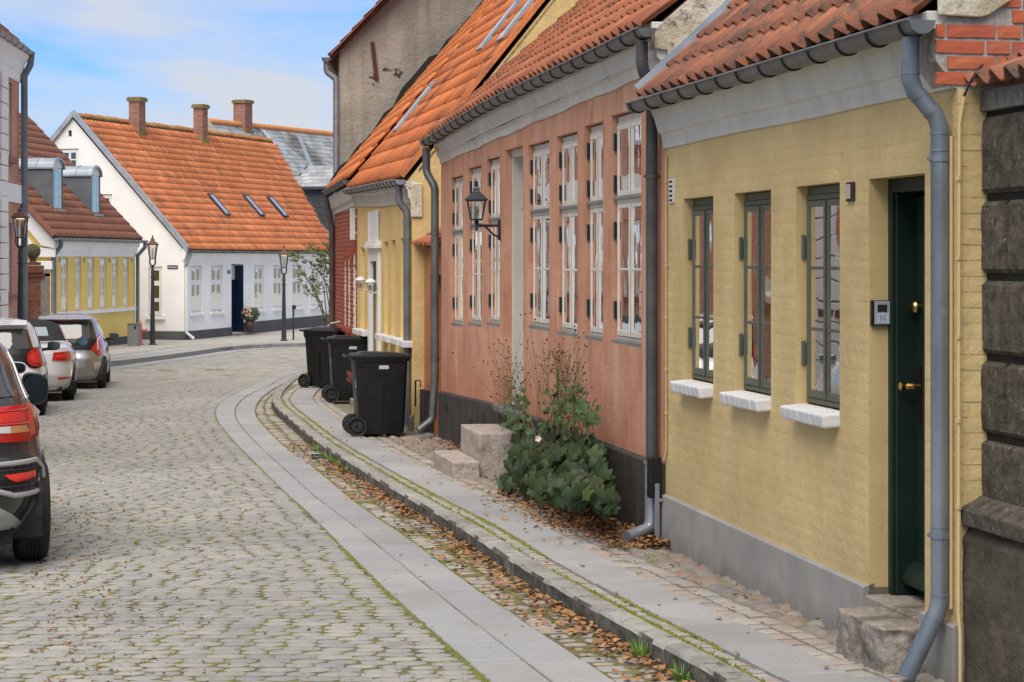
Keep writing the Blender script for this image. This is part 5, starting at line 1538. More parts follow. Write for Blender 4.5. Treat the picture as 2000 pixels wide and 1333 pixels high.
# two granite steps in front of the salmon door
M_STEP2 = nmat('pale_pink_granite', (.32, .27, .23), (.44, .385, .34), 30, .85, .8, 45, .012, spots=((.20, .17, .13), 5.0, .55, .7))
def step_px(x0, x1, w0, w1, z0, z1, label, seed):
    return rough_block('granite_step', (min(FP.ux(x0, w1), FP.ux(x1, w1)), max(FP.ux(x0, w1), FP.ux(x1, w1))), FP, z0, z1, w0, w1, M_STEP2, label, 'step', seed, amp=.006, edge=.010, group='granite steps at the salmon house door')
dS = FP.p(FP.ux(950, .4), 0, .4).y
step_px(936, 899, .02, .40, walk_z(dS) - .05, rel(-1.60), 'upper, taller granite step against the black plinth', 5)
step_px(885, 846, .41, .66, walk_z(dS) - .05, rel(-1.855), 'lower granite step standing on the cobbles', 6)
# ------------------------------------------------------------------ straw yellow house with white doorcase
XM = lambda d: 3.023 - .17 * d
H2A, H2B, BRB = (XM(24.9), 24.9), (XM(32.0), 32.0), (XM(36.2) , 36.2)
FH = Frame(H2A, H2B); LH = FH.L
h2 = thing('straw_yellow_house', 'straw yellow house with white doorcase, narrow deep windows and orange tiled roof', 'house', (H2A[0], H2A[1], walk_z(25)))
dH = lambda u: FH.p(u, 0).y
hcor = lambda u: rel(float(np.interp(dH(u), [24.9, 28.8, 32.0], [.69, .745, .835])))
hrim = lambda u: rel(float(np.interp(dH(u), [24.9, 32.8], [.975, 1.107])))
htop = lambda d: rel(float(np.interp(d, [25.8, 31], [.276, .19])))
hsil = lambda d: rel(float(np.interp(d, [25.8, 31], [-.987, -1.05])))
HW = [rng(a, b, FH) for a, b in ((704, 712.5), (716.5, 722), (750, 757.5), (764, 772), (782, 793), (798.5, 804.2))]
HD = rng(724, 744, FH)
hh_ = [(a, b, hsil(dH(a)), htop(dH(a)), .12) for a, b in HW] + [(HD[0] + .1, HD[1] - .1, rel(-2.0), rel(.05), .25)]
mb = MB(); wall(mb, FH, 0.004, LH, lambda u: walk_z(dH(u)) - .1, lambda u: hcor(u) + .05, hh_, step=.6)
mb.build('wall', M_YEL2, h2)
for i, (a, b) in enumerate(HW):
    window(h2, FH, a + .01, b - .01, hsil(dH(a)) + .01, htop(dH(a)) - .01, -.10, M_WHT, rows=((0, .6, 1), (.64, 1, 0)), fw=.03, sw=.03)
    mb = MB(); z = hsil(dH(a)); FH.box(mb, a - .06, b + .06, z - .085, z - .002, -.1, .12); mb.build('window_sill', M_SILL, h2, bevel=.01)
mb = MB(); bands(mb, FH, .0, LH, [(.02, 0), (.03, .05), (.05, .07), (.06, .16), (.09, .20)], hcor, 0, 12, -.05)
bands(mb, FH, .0, LH, [(.10, .205), (.115, .27)], lambda u: hcor(u), 0, 12, -.05); mb.build('cornice', M_CORN, h2, bevel=.004)
a, b = HD; mb = MB()
FH.box(mb, a, a + .2, rel(-2.1), rel(.16), -.02, .045); FH.box(mb, b - .2, b, rel(-2.1), rel(.16), -.02, .045)
FH.box(mb, a - .06, b + .06, rel(.16), rel(.22), -.02, .10); FH.box(mb, a - .02, b + .02, rel(.22), rel(.27), -.02, .07)
FH.box(mb, a + .06, b - .06, rel(.27), rel(.70), -.02, .03); FH.box(mb, a + .02, a + .14, rel(.27), rel(.70), .03, .045); FH.box(mb, b - .14, b - .02, rel(.27), rel(.70), .03, .045)
FH.box(mb, a + .2, b - .2, rel(-.02), rel(.16), -.02, .04)
mb.build('doorcase', M_WHT, h2, bevel=.006)
mb = MB(); FH.box(mb, a + .1, b - .1, rel(-2.1), rel(.05), -.26, -.22)
for c0, c1 in ((-.9, -.2), (-1.8, -1.1)): FH.box(mb, a + .3, b - .3, rel(c0), rel(c1), -.22, -.205)
mb.build('door', flat('pale_grey_door', (.45, .48, .5), .4), h2)
mb = MB(); FH.box(mb, a - .1, b + .1, walk_z(29) - .05, rel(-2.02), -.25, .30); mb.build('door_step', M_STEP, h2, bevel=.01)
mb = MB(); strip_wall(mb, FH, 0, a - .02, lambda u: walk_z(dH(u)) - .1, lambda u: walk_z(dH(u)) + .16, .03, 6); mb.build('plinth', M_PLG, h2)
mb = MB(); strip_wall(mb, FH, b + .02, LH, lambda u: walk_z(dH(u)) - .1, lambda u: walk_z(dH(u)) + .16, .03, 4); mb.build('plinth', M_PLG, h2)
SH = S45(FH.N, R(51.5))
Oh = FH.p(0, 0, .11); nch = round(LH / .215)
tiled_roof(h2, Oh, FH.U, SH, nch, 24, LH / nch, .31, M_TILO, limit=290, seed=6, sag=lambda u: hrim(u) + .02, low=False)
mb = MB(); SLH = SH * 7.4
for i in range(6):
    u, v = LH * i / 6, LH * (i + 1) / 6
    p, q = FH.p(u, hrim(u) - .03, .05), FH.p(v, hrim(v) - .03, .05)
    mb.prism([p + SH * .2, q + SH * .2, q + SLH, p + SLH], (0, 0, -.05))
mb.build('roof_deck', M_LATH, h2)
rear_slope(h2, FH.p(0, hrim(0), .05) + SLH, FH.p(LH, hrim(LH), .05) + SLH, FH.N, M_TILO, 5.5)
mb = MB(); nr = FH.U.cross(SH).normalized(); nr = nr if nr.z > 0 else -nr
o0 = FH.p(-.03, hrim(0) + .02, .11)
mb.hexa([o0, o0 + FH.U * .09, o0 + FH.U * .09 + SH * 7.4, o0 + SH * 7.4, o0 + nr * .06, o0 + FH.U * .09 + nr * .06, o0 + FH.U * .09 + SH * 7.4 + nr * .06, o0 + SH * 7.4 + nr * .06]); mb.build('verge_board', M_TILO, h2)
gutter(h2, [FH.p(u, hrim(u), .15) for u in np.linspace(-.02, LH + .2, 8)], .065, FH.N, M_ZINC, every=.42)
gable(h2, FH, 0, hrim(0) + .0, SH, 7.4, -.6, M_YELG, .25, .05, depth=8.5)
gable(h2, FH, LH, hrim(LH) - .08, SH, 7.4, -.6, M_YELG, -.25, .05, depth=8.5)
GH = Frame(FH.p(0, 0, .0).xy, (FH.p(0, 0, 0) - FH.N * 6).xy, side=-1)
mb = MB(); GH.box(mb, -.02, .12, rel(.52), rel(.93), -.02, .03); mb.build('render_patch', M_PEEL, h2, bevel=.01)
uo = .14
pp = [FH.p(uo, rel(.93), .15), FH.p(uo, FH.vy(791, 392, .15), .15), FH.p(uo - .0, FH.vy(803, 412, .06), .05), FH.p(uo, walk_z(25) + .05, .05)]
pipe(h2, pp, .045, nmat('mid_grey_pipe', (.14, .15, .16), (.21, .22, .23), 4, .45, .15, 40, metallic=.4), (rel(.45), rel(-1.3)), wallN=FH.N)

def roof_hit(x, y, O, E, S):
    """(u, v) on a roof plane of the point seen at photo pixel x, y"""
    D = Vector(((x - 1000) / FPX, 1.0, (HY - y) / FPX)); C = Vector((0, 0, CZ))
    n = E.cross(S); t = (O - C).dot(n) / D.dot(n); p = C + D * t - O
    return p.dot(E), p.dot(S), p + O
def skylight(parent, O, E, S, u, v, w, l, glass=M_SKYL, fm=M_LEAD, h=.07):
    n = E.cross(S).normalized(); n = n if n.z > 0 else -n
    mb = MB(); b = .05
    def bx(mb, u0, u1, v0, v1, n0, n1):
        q = [O + E * a + S * c for a, c in ((u0, v0), (u1, v0), (u1, v1), (u0, v1))]
        mb.hexa([p + n * n0 for p in q] + [p + n * n1 for p in q])
    bx(mb, u, u + b, v, v + l, .0, h + .02); bx(mb, u + w - b, u + w, v, v + l, .0, h + .02); bx(mb, u + b, u + w - b, v, v + b, 0, h + .02); bx(mb, u + b, u + w - b, v + l - b, v + l, 0, h + .02)
    bx(mb, u - .04, u + w + .04, v - .10, v, .03, .045)
    o = mb.build('skylight', fm, parent)
    mb = MB(); bx(mb, u + b, u + w - b, v + b, v + l - b, h, h + .008); mb.build('pane', glass, o)
    mb = MB(); bx(mb, u + .01, u + w - .01, v + .01, v + l - .01, .01, .02); mb.build('skylight_lining', M_DARK, o)
    return o
Oh3 = FH.p(0, hrim(0) + .03, .11)
Eh = (FH.p(LH, hrim(LH) + .03, .11) - Oh3).normalized()
for x, y, l in ((772, 270, .95), (941, 108, .95), (985, 86, 1.5)):
    u, v, _ = roof_hit(x, y, Oh3, Eh, SH); skylight(h2, Oh3, Eh, SH, u - .25, v, .5, l)
# two white wall lanterns beside the doorcase
for x, y, lb in ((713, 567, 'white wall lantern on the far side of the white doorcase'), (733, 572, 'white wall lantern on the near side of the white doorcase')):
    du_ = FH.ux(x + 10, 0); p = FH.p(du_, 0, .14); wlh = thing('wall_lantern', lb, 'wall lantern', FH.p(du_, rel(-.4), 0), group='white lanterns beside the doorcase')
    z = PZ(y, p.y)
    mb = MB(); mb.tube([FH.p(du_, z, .0), FH.p(du_, z - .0, .06), (p.x, p.y, z)], .010, 8); mb.lathe([(.0, -.02), (.02, 0), (.03, .02)], (p.x, p.y, z), 10); mb.box(p.x + .12, p.x + .15, p.y - .03, p.y + .03, z - .05, z + .05); mb.build('bracket', M_WHT, wlh)
    mb = MB(); mb.lathe([(.03, 0), (.045, .03), (.062, .12)], (p.x, p.y, z + .02), 8, cap=False); mb.build('lantern_glass', M_LGL, wlh)
    mb = MB(); mb.lathe([(.075, 0), (.078, .012), (.05, .04), (.015, .055), (0, .06)], (p.x, p.y, z + .14), 12); mb.build('lantern_cap', M_WHT, wlh, smooth=True)
    mb = MB(); mb.lathe([(.0, 0), (.02, .01), (.024, .06), (0, .08)], (p.x, p.y, z + .03), 8); mb.build('bulb', flat('pale_bulb', (.6, .58, .5), .2), wlh)

# ------------------------------------------------------------------ passage gate wall between the two houses
FG = Frame(PB.xy + Vector((.02, .02)), (-1.075, 24.88))
gt = thing('passage_gate_wall', 'narrow rust orange gate wall with dark doorway and small tile coping between two houses', 'gate wall', (FG.A.x, FG.A.y, walk_z(24)))
u1 = FG.ux(838, 0)
mb = MB(); wall(mb, FG, 0, FG.L, walk_z(24.3) - .1, rel(.15), [(.05, u1, walk_z(24.3) - .05, rel(-.176), .22)], w=-.01, thick=.25, step=5); mb.build('wall', M_ORAN, gt)
mb = MB(); FG.box(mb, .05, u1, walk_z(24.3) - .05, rel(-.22), -.26, -.22); mb.build('door', flat('near_black_door', (.012, .012, .014), .5), gt)
mb = MB(); FG.box(mb, .05, u1, rel(-.22), rel(-.176), -.26, -.18); FG.box(mb, u1 - .05, u1, walk_z(24.3) - .05, rel(-.22), -.24, -.16); mb.build('door_frame', M_PLG, gt)
mb = MB(); FG.box(mb, u1 - .02, FG.L - .01, walk_z(24.3) - .05, rel(-1.57), -.05, .05); mb.build('plinth', M_PLB, gt)
tiled_roof(gt, FG.p(0, rel(.15), .10), FG.U, S45(FG.N, R(28)), 9, 2, .125, .2, M_TILP, seed=12, name='coping_tile')
mb = MB(); mb.box(-1.17, -1.15, 24.6, 24.62, walk_z(24) + .3, rel(-1.45)); mb.tube([(-1.16, 24.6, rel(-1.45)), (-1.10, 24.62, rel(-1.45)), (-1.10, 24.62, rel(-1.53))], .008, 6); mb.build('boot_scraper_rail', M_IRON, gt)

# ------------------------------------------------------------------ red brick house with white joints
FB = Frame(H2B, BRB); LB = FB.L; dB = lambda u: FB.p(u, 0).y
bh = thing('red_brick_house', 'red brick house with white mortar joints and narrow arched windows behind the bins', 'house', (H2B[0], H2B[1], walk_z(32)))
bcor = lambda u: rel(float(np.interp(dB(u), [32, 36.2], [.86, .80])))
brim = lambda u: rel(float(np.interp(dB(u), [32, 36.2], [1.26, 1.20])))
BW = [rng(672, 675.5, FB), rng(679.5, 683.5, FB), rng(689, 695, FB)]
bz0, bz1 = FB.vy(682, 640), FB.vy(682, 518)
bhole = [(a, b, bz0, bz1, .10) for a, b in BW]
mb = MB(); wall(mb, FB, 0.004, LB, lambda u: walk_z(dB(u)) - .1, lambda u: bcor(u) + .05, bhole, step=3, w=-.008); mb.build('wall', M_WMORT, bh)
brickwork(bh, FB, 0, LB, walk_z(34), bcor(2), [(a, b, bz0, bz1 + .18) for a, b in BW], M_BRR, L=.228, H=.052, joint=.017, proud=.004, seed=12, limit=290)
for a, b in BW:
    window(bh, FB, a + .01, b - .01, bz0 + .01, bz1 - .01, -.09, M_WHT, rows=((0, .6, 1), (.64, 1, 0)), fw=.03, sw=.03)
    mb = MB(); u = (a + b) / 2; rr = (b - a) / 2
    for k in range(11):
        t0 = math.pi * k / 11 + .02; t1 = math.pi * (k + 1) / 11 - .02
        q = [(u - math.cos(t) * r_, bz1 + math.sin(t) * r_ * .9 - .02) for t, r_ in ((t0, rr), (t1, rr), (t1, rr + .17), (t0, rr + .17))]
        mb.prism([FB.p(x, z, -.06) for x, z in q], FB.N * .068)
    mb.build('window_arch', M_BRR, bh)
    mb = MB(); FB.box(mb, a - .05, b + .05, bz0 - .09, bz0, -.1, .05); mb.build('window_sill', M_BRR, bh, bevel=.01)
mb = MB(); bands(mb, FB, 0, LB, [(.02, 0), (.03, .06), (.07, .10), (.11, .22), (.13, .30)], bcor, 0, 8, -.05); mb.build('cornice', M_CORN, bh, bevel=.004)
mb = MB(); ub = FB.ux(696, 0); FB.box(mb, ub - .02, ub + .02, FB.vy(692, 469), FB.vy(692, 408), .02, .10)
FB.box(mb, ub - .04, ub + .04, FB.vy(692, 425), FB.vy(692, 422), -.02, .02); FB.box(mb, ub - .04, ub + .04, FB.vy(692, 457), FB.vy(692, 454), -.02, .02)
mb.build('name_board', M_WHT, bh)
SB = S45(FB.N, R(50))
ncb = round(LB / .215)
tiled_roof(bh, FB.p(0, 0, .11), FB.U, SB, ncb, 24, LB / ncb, .31, nmat('new_orange_pantile', (.62, .20, .065), (.72, .26, .09), 1.2, .85, .4, 40, .006, tcols=[(.66, .21, .065), (.60, .18, .06), (.72, .25, .085)], moss=((.30, .12, .06), .7, .62, .74)), limit=200, seed=7, sag=lambda u: brim(u) + .02)
p, q = FB.p(0, brim(0) - .03, .05), FB.p(LB, brim(LB) - .03, .05)
slab_roof(bh, [p + SB * .2, q + SB * .2, q + SB * 7.4, p + SB * 7.4], M_LATH)
rear_slope(bh, p + SB * 7.4, q + SB * 7.4, FB.N, M_TILO, 5.5)
gable(bh, FB, LB, brim(LB) - .08, SB, 7.4, -.6, M_WMORT, -.25, .05, depth=8.5)
gutter(bh, [FB.p(u, brim(u), .15) for u in np.linspace(.25, LB + .05, 5)], .07, FB.N, M_ZINCD, every=.42)
uo = LB - .12
pp = [FB.p(uo, brim(LB) - .06, .15), FB.p(uo, FB.vy(642, 400, .15), .15), FB.p(uo, FB.vy(658, 440, .05), .06), FB.p(uo, walk_z(36) + .1, .06)]
pipe(bh, pp, .05, nmat('brown_pipe', (.06, .045, .04), (.10, .08, .07), 4, .5, .15, 40), (rel(.35), rel(-1.2)), wallN=FB.N)

# ------------------------------------------------------------------ tall building with the rendered gable
GA = Vector((PX(663, 36.5), 36.5)); gU = Vector((.986, .168)).normalized()
FT = Frame(GA, GA + gU * 10.5, side=-1)
tb = thing('grey_gabled_building', 'tall building with a bare weathered grey gable and a rusty iron tie behind tiled roofs', 'building', (GA.x, GA.y, walk_z(36)))
ez = FT.vy(640, 100); hp = 5.2
mb = MB(); pit = math.tan(R(47))
mb.prism([FT.p(0, -.5), FT.p(10.4, -.5), FT.p(10.4, ez), FT.p(hp, ez + hp * pit), FT.p(0, ez)], FT.N * -.35); mb.build('gable_wall', M_RENDER, tb)
FT2 = Frame(GA, GA + Vector((-.03, 1)).normalized() * 9)
mb = MB(); FT2.box(mb, .36, 9, -.5, ez - .02, -.3, 0); mb.build('wall', M_YEL2, tb)
sT = (Vector((-FT2.N.x, -FT2.N.y, 0)) * math.cos(R(47)) + V3(0, 0, math.sin(R(47))))
o0 = FT2.p(-.12, ez - .10, .16)
tiled_roof(tb, o0, FT2.U, sT, 34, 25, .27, .31, M_TILP, limit=10, low=True, seed=14)
slab_roof(tb, [o0 + V3(0, 0, -.02), o0 + FT2.U * 9.2 + V3(0, 0, -.02), o0 + FT2.U * 9.2 + sT * 7.8, o0 + sT * 7.8], M_RUST, .07)
mb = MB()
k = 7
for i in range(k):
    a = o0 + sT * (7.8 * i / k) + FT.N * .07; b = o0 + sT * (7.8 * (i + 1) / k - .02) + FT.N * .07
    mb.hexa([a, b, b + FT.N * -.14, a + FT.N * -.14, a + V3(0, 0, .05), b + V3(0, 0, .025), b + FT.N * -.14 + V3(0, 0, .025), a + FT.N * -.14 + V3(0, 0, .05)])
mb.build('verge_tiles', M_TILD, tb)['kind'] = 'stuff'
gutter(tb, [FT2.p(-.1, ez - .12, .23), FT2.p(9, ez - .12, .23)], .08, FT2.N, M_ZINCD)
pp = [FT2.p(.0, ez - .18, .23), FT2.p(.0, FT.vy(641, 140), .23), FT2.p(.0, FT.vy(657, 155), .06), FT2.p(.0, walk_z(36.5), .06)]
pipe(tb, pp, .055, M_ZINC, (rel(2.4),))
mb = MB(); a = FT.p(FT.ux(727), FT.vy(727, 83), .02); b = FT.p(FT.ux(735.5), FT.vy(735.5, 157), .02); mb.bar(a, b, .07, .03, up=FT.N); mb.build('tie_iron', M_RUST, tb)
# black felt flashing where the tiles meet the gable
mb = MB(); r8 = random.Random(8)
pO = FB.p(LB + .02, brim(LB) + .08, .08)
pts = []
for i in range(30):
    v = 7.2 * i / 29; h = .10 + .09 * r8.random() + (.10 if 7 < i < 12 else 0)
    pts.append((pO + SB * v, h))
for (a, h0), (b, h1) in zip(pts[:-1], pts[1:]):
    mb.hexa([a - V3(0, 0, .1), b - V3(0, 0, .1), b - V3(0, 0, .1) + FB.U * .03, a - V3(0, 0, .1) + FB.U * .03, a + V3(0, 0, h0), b + V3(0, 0, h1), b + V3(0, 0, h1) + FB.U * .03, a + V3(0, 0, h0) + FB.U * .03])
mb.build('felt_flashing', flat('black_felt', (.02, .02, .02), .9), bh)
# ------------------------------------------------------------------ white corner house
WU = Vector((.325, 1)).normalized(); WC = Vector((PX(360, 68.75), 68.75))
FW = Frame(WC, WC + WU * 17.0, side=-1)
FWG = Frame(WC, WC + Vector((-WU.y, WU.x)) * 9.0, side=1)
whs = thing('white_corner_house', 'white limewashed corner house with a steep orange pantile roof and two brick chimneys', 'house', (WC.x, WC.y, walk_z(68.75)))
wz_ = lambda u: walk_z(FW.p(u, 0).y)
WWp = [(372.7, 394.3), (411.8, 434.8), (496, 515.5), (533.5, 552.5), (571, 590.5), (607.5, 626)]
wtop, wbot = FW.vy(383, 519.5), FW.vy(383, 611)
WE = [rng(a, b, FW) for a, b in WWp]; WD = rng(452, 476, FW)
wh_holes = [(a, b, wbot, wtop, .06) for a, b in WE] + [(WD[0], WD[1], FW.vy(462, 650), FW.vy(462, 516), .5)]
weave = FW.vy(372, 490, .2)
mb = MB(); wall(mb, FW, 0.006, 17, lambda u: wz_(u) - .2, weave + .05, wh_holes, step=2); mb.build('wall', M_WHITE, whs)
mb = MB(); strip_wall(mb, FW, 0, WD[0], lambda u: wz_(u) - .2, lambda u: wz_(u) + .30, .03, 6, 0); mb.build('plinth', M_PLD, whs)
mb = MB(); strip_wall(mb, FW, WD[1], 17, lambda u: wz_(u) - .2, lambda u: wz_(u) + .42, .03, 8, 0); mb.build('plinth', M_PLD, whs)
for (a, b) in WE:
    window(whs, FW, a + .02, b - .02, wbot + .02, wtop - .02, -.04, M_WHT, rows=((0, .62, 1), (.66, 1, 0)), fw=.05, sw=.045, bar=.03, glass=M_GLASSF)
    mb = MB(); FW.box(mb, a - .08, b + .08, wbot - .10, wbot, -.05, .09); mb.build('window_sill', M_WHITE, whs, bevel=.01)
mb = MB(); bands(mb, FW, -.05, 17, [(.03, -.30), (.04, -.22), (.07, -.20), (.09, -.10), (.13, -.02), (.14, .06)], lambda u: weave, 0, 4, -.05); mb.build('cornice', M_WHITE, whs)
a, b = WD; z0 = FW.vy(462, 650)
mb = MB(); FW.box(mb, a, b, z0, wtop - .50, -.42, -.36)
for c0, c1 in ((.15, .55), (.75, 1.25), (1.45, 1.7)): FW.box(mb, a + .15, b - .15, z0 + c0, z0 + c1, -.36, -.34)
dr = mb.build('door', M_BLUED, whs)
mb = MB(); mb.lathe([(.03, 0), (.03, .05), (0, .06)], FW.p((a + b) / 2, z0 + 1.15, -.34), 10, 'y'); mb.build('door_knob', M_CHROME, dr)
mb = MB(); FW.box(mb, b - .03, b - .0, z0, wtop, -.36, -.01); mb.build('door_lining', M_BLUED, whs)
mb = MB(); t0, t1 = wtop - .50, wtop; FW.box(mb, a, b, t0, t0 + .06, -.40, -.34); FW.box(mb, a, b, t1 - .06, t1, -.40, -.34); FW.box(mb, a, a + .06, t0, t1, -.40, -.34); FW.box(mb, b - .09, b - .03, t0, t1, -.40, -.34)
mb.bar(FW.p(a, t0, -.36), FW.p(b, t1, -.36), .04, .03, up=FW.N); mb.bar(FW.p(a, t1, -.36), FW.p(b, t0, -.36), .04, .03, up=FW.N); fl = mb.build('fanlight', M_WHT, whs)
mb = MB(); FW.box(mb, a, b, t0, t1, -.395, -.39); mb.build('pane', M_GLASSF, fl); mb = MB(); FW.box(mb, a, b, z0, t1, -.52, -.50); mb.build('hall_lining', M_DARK, whs)
mb = MB(); FW.box(mb, a - .05, b + .35, wz_(4) - .1, z0 - .12, -.1, .55); FW.box(mb, a + .0, b + .1, z0 - .12, z0 - .005, -.4, .25); st = mb.build('door_steps', M_STEP, whs, bevel=.02)
# gable side
gh = FWG.vy(330, 668)
Gh = [rng(290, 317, FWG) + (FWG.vy(303, 617), FWG.vy(303, 521), .06), rng(117, 154, FWG) + (FWG.vy(136, 334), FWG.vy(136, 291), .06), rng(194, 219, FWG) + (FWG.vy(206, 428), FWG.vy(206, 380), .06), rng(133, 140, FWG) + (FWG.vy(136, 267), FWG.vy(136, 255), .10)]
apx = FWG.ux(135); apz = FWG.vy(135, 224)
mb = MB()
# gable face split into columns so that the openings stay open
us = sorted({.0, apx, 9.0} | {h[0] for h in Gh} | {h[1] for h in Gh})
gtop = lambda u: weave + (apz - weave) * (u / apx if u < apx else max(0, (2 * apx - u) / apx))
wall(mb, FWG, 0, min(8.9, 2 * apx), walk_z(69) - .2, gtop, Gh, step=.8, back=False)
mb.build('gable_wall', M_WHITE, whs)
for i, (a, b, c, d, _) in enumerate(Gh[:3]):
    window(whs, FWG, a + .02, b - .02, c + .02, d - .02, -.04, M_WHT, rows=(((0, .30, 0), (.32, .64, 0), (.68, 1, 0)) if i == 0 else ((0, 1, 1 if i == 1 else 0),)), leaves=1 if i != 1 else 2, fw=.07, sw=.04, glass=M_GLASSF, back='dark' if i else 'curtain', smat=M_CURTY, bar=.04)
    if i == 0: mb = MB(); FWG.box(mb, a - .1, b + .1, c - .12, c, -.05, .1); mb.build('window_sill', M_WHITE, whs)
mb = MB(); a, b, c, d, _ = Gh[3]; FWG.box(mb, a, b, c, d, -.12, -.10); mb.build('vent_hatch', M_DARK, whs)
mb = MB(); strip_wall(mb, FWG, -.03, 9, lambda u: walk_z(69) - .2, lambda u: walk_z(69) + .30, .03, 2, 0); mb.build('plinth', M_PLD, whs)
# roof
sW = (Vector((-FW.N.x, -FW.N.y, 0)) * math.cos(R(47)) + V3(0, 0, math.sin(R(47)))); oW = FW.p(-.02, weave + .02, .17)
LsW = (apz - weave) / math.sin(R(47)) - .02
nW = FW.U.cross(sW); nW = nW if nW.z > 0 else -nW
e0, _, _ = roof_hit(648, 482, oW, FW.U, sW); e1, v1_, _ = roof_hit(523, 265, oW, FW.U, sW)
wclip = lambda u, v: u < e0 + (e1 - e0) * v / LsW
tiled_roof(whs, oW, FW.U, sW, int(e1 / .23) + 2, int(LsW / .32), .23, .32, M_TILW, clip=wclip, limit=290, low=True, seed=21)
slab_roof(whs, [oW, oW + FW.U * e0, oW + FW.U * e1 + sW * LsW, oW + sW * LsW], M_LATH, .1)
mb = MB(); rdg = oW + sW * LsW
for i in range(int(e1 / .38)):
    a = rdg + FW.U * (i * .38) + V3(0, 0, -.03 + rnd.uniform(-.015, .015)); mb.tube([a, a + FW.U * .37], [.115, .10], 8)
mb.build('ridge_tiles', nmat('lichened_ridge_tile', (.42, .16, .06), (.58, .26, .09), 3, .9, .5, 30, moss=((.45, .33, .10), 1.5, .5, .62)), whs)['kind'] = 'stuff'
mb = MB(); mb.prism([rdg, rdg + FW.U * e1, rdg + FW.U * e1 + Vector((-FW.N.x, -FW.N.y, 0)) * 4.5 - V3(0, 0, 4.8), rdg + Vector((-FW.N.x, -FW.N.y, 0)) * 4.5 - V3(0, 0, 4.8)], (0, 0, -.1)); mb.build('rear_roof_slope', M_TILW, whs)
mb = MB()
for s0, s1 in ((oW, rdg), (rdg, rdg + Vector((-FW.N.x, -FW.N.y, 0)) * 4.4 - V3(0, 0, 4.7))):
    d_ = (s1 - s0).normalized(); mb.hexa([s0 - FW.U * .10 - V3(0, 0, .08), s0 + FW.U * .06 - V3(0, 0, .08), s1 + FW.U * .06 - V3(0, 0, .08), s1 - FW.U * .10 - V3(0, 0, .08), s0 - FW.U * .10 + V3(0, 0, .13), s0 + FW.U * .06 + V3(0, 0, .13), s1 + FW.U * .06 + V3(0, 0, .13), s1 - FW.U * .10 + V3(0, 0, .13)])
mb.build('verge_flashing', M_LEAD, whs)
gutter(whs, [FW.p(-.1, weave + .0, .20), FW.p(17, weave + .0, .20)], .065, FW.N, M_ZINCD, every=.8)
mb = MB(); mb.tube([FW.p(.05, weave - .05, .2), FW.p(.05, weave - .12, .2), FW.p(-.0, weave - .50, .05)], .06, 10); mb.build('downpipe', M_ZINC, whs, smooth=True)
mb = MB(); mb.tube([FW.p(.06, weave - .5, .05), FW.p(.06, walk_z(69) + .25, .05), FW.p(.2, walk_z(69) + .05, .25)], .055, 10); mb.build('downpipe', M_WHT, whs, smooth=True)
for x, y, l in ((412, 424, 1.15), (480, 425, 1.15), (527, 427, 1.15)):
    u, v, _ = roof_hit(x + 25, y, oW, FW.U, sW); skylight(whs, oW, FW.U, sW, u, v, .42, l * .92, fm=flat('dark_frame', (.05, .05, .055), .5), h=.12)
def chimney(parent, c, U, w, d, z0, z1, name='chimney'):
    Fc = Frame(Vector(c).xy - U * w / 2, Vector(c).xy + U * w / 2, side=-1)
    mb = MB(); Fc.box(mb, 0, w, z0, z1 - .14, -d, -.004); o = mb.build(name, M_DMORT, parent)
    brickwork(o, Fc, .0, w, z0 + .45, z1 - .16, [], M_CHIM, L=.24, H=.058, joint=.012, proud=.004, limit=0, seed=int(w * 100), w=0)
    F2 = Frame(Vector(c).xy - U * w / 2, (Vector(c).xy - U * w / 2 + Vector((-U.y, U.x)) * d), side=1)
    brickwork(o, F2, .0, d, z0 + .45, z1 - .16, [], M_CHIM, L=.24, H=.058, joint=.012, proud=.004, limit=0, seed=3, w=0)
    mb = MB(); Fc.box(mb, -.06, w + .06, z1 - .15, z1 - .03, -d - .06, .06); Fc.box(mb, -.03, w + .03, z1 - .03, z1, -d - .03, .03); mb.build('chimney_cap', M_LICH, o)
    mb = MB(); Fc.box(mb, -.05, w + .05, z0, z0 + .5, -d - .05, .05); mb.build('chimney_base', M_LICH, o)
    return o
# chimneys straddle the ridge
for x0, x1, y0 in ((234, 269, 191), (358, 389, 205)):
    u, v, p = roof_hit((x0 + x1) / 2, y0 + 45, oW, FW.U, sW)
    w = (x1 - x0) / FPX * p.y * .72
    c = oW + FW.U * u + sW * (LsW - .1)
    chimney(whs, c + Vector((FW.N.x, FW.N.y, 0)) * .45, FW.U.xy, w, w * .9, c.z - .75, PZ(y0, c.y))
# flower pot on the steps
pc = FW.p(WD[0] + .75, 0, .38); z = z0 - .12
pc.z = wz_(5) + .42
fp_ = thing('flower_pot', 'brown round pot of pink chrysanthemums on the steps by the blue door', 'flower pot', (pc.x, pc.y, pc.z))
pzb = PZ(648, pc.y)
mb = MB(); mb.lathe([(.11, 0), (.17, .07), (.21, .19), (.20, .29), (.16, .36), (.18, .39), (.15, .39), (.13, .33)], (pc.x, pc.y, pzb), 18); mb.build('pot', flat('brown_glaze', (.07, .045, .035), .3), fp_, smooth=True)
mb = MB(); r6 = random.Random(6); fm_ = MB(); cc = Vector((pc.x, pc.y, pzb + .62))
for i in range(700):
    v = Vector((r6.gauss(0, 1), r6.gauss(0, 1), r6.gauss(0, 1))).normalized(); p = cc + Vector((v.x * .34, v.y * .34, v.z * .28)) * r6.uniform(.8, 1)
    t = v.orthogonal().normalized() * .035; s = v.cross(t).normalized() * .03
    tgt = fm_ if (r6.random() < .33 and v.x < .35) else mb
    if tgt is fm_: t *= 1.1; s *= 1.3
    tgt.add([p - t, p + s, p + t + v * .02, p - s], [(0, 1, 2, 3)])
M_FOL = nmat('bush_leaf', (.045, .075, .02), (.08, .12, .035), 6, .6, 0, spec=.4)
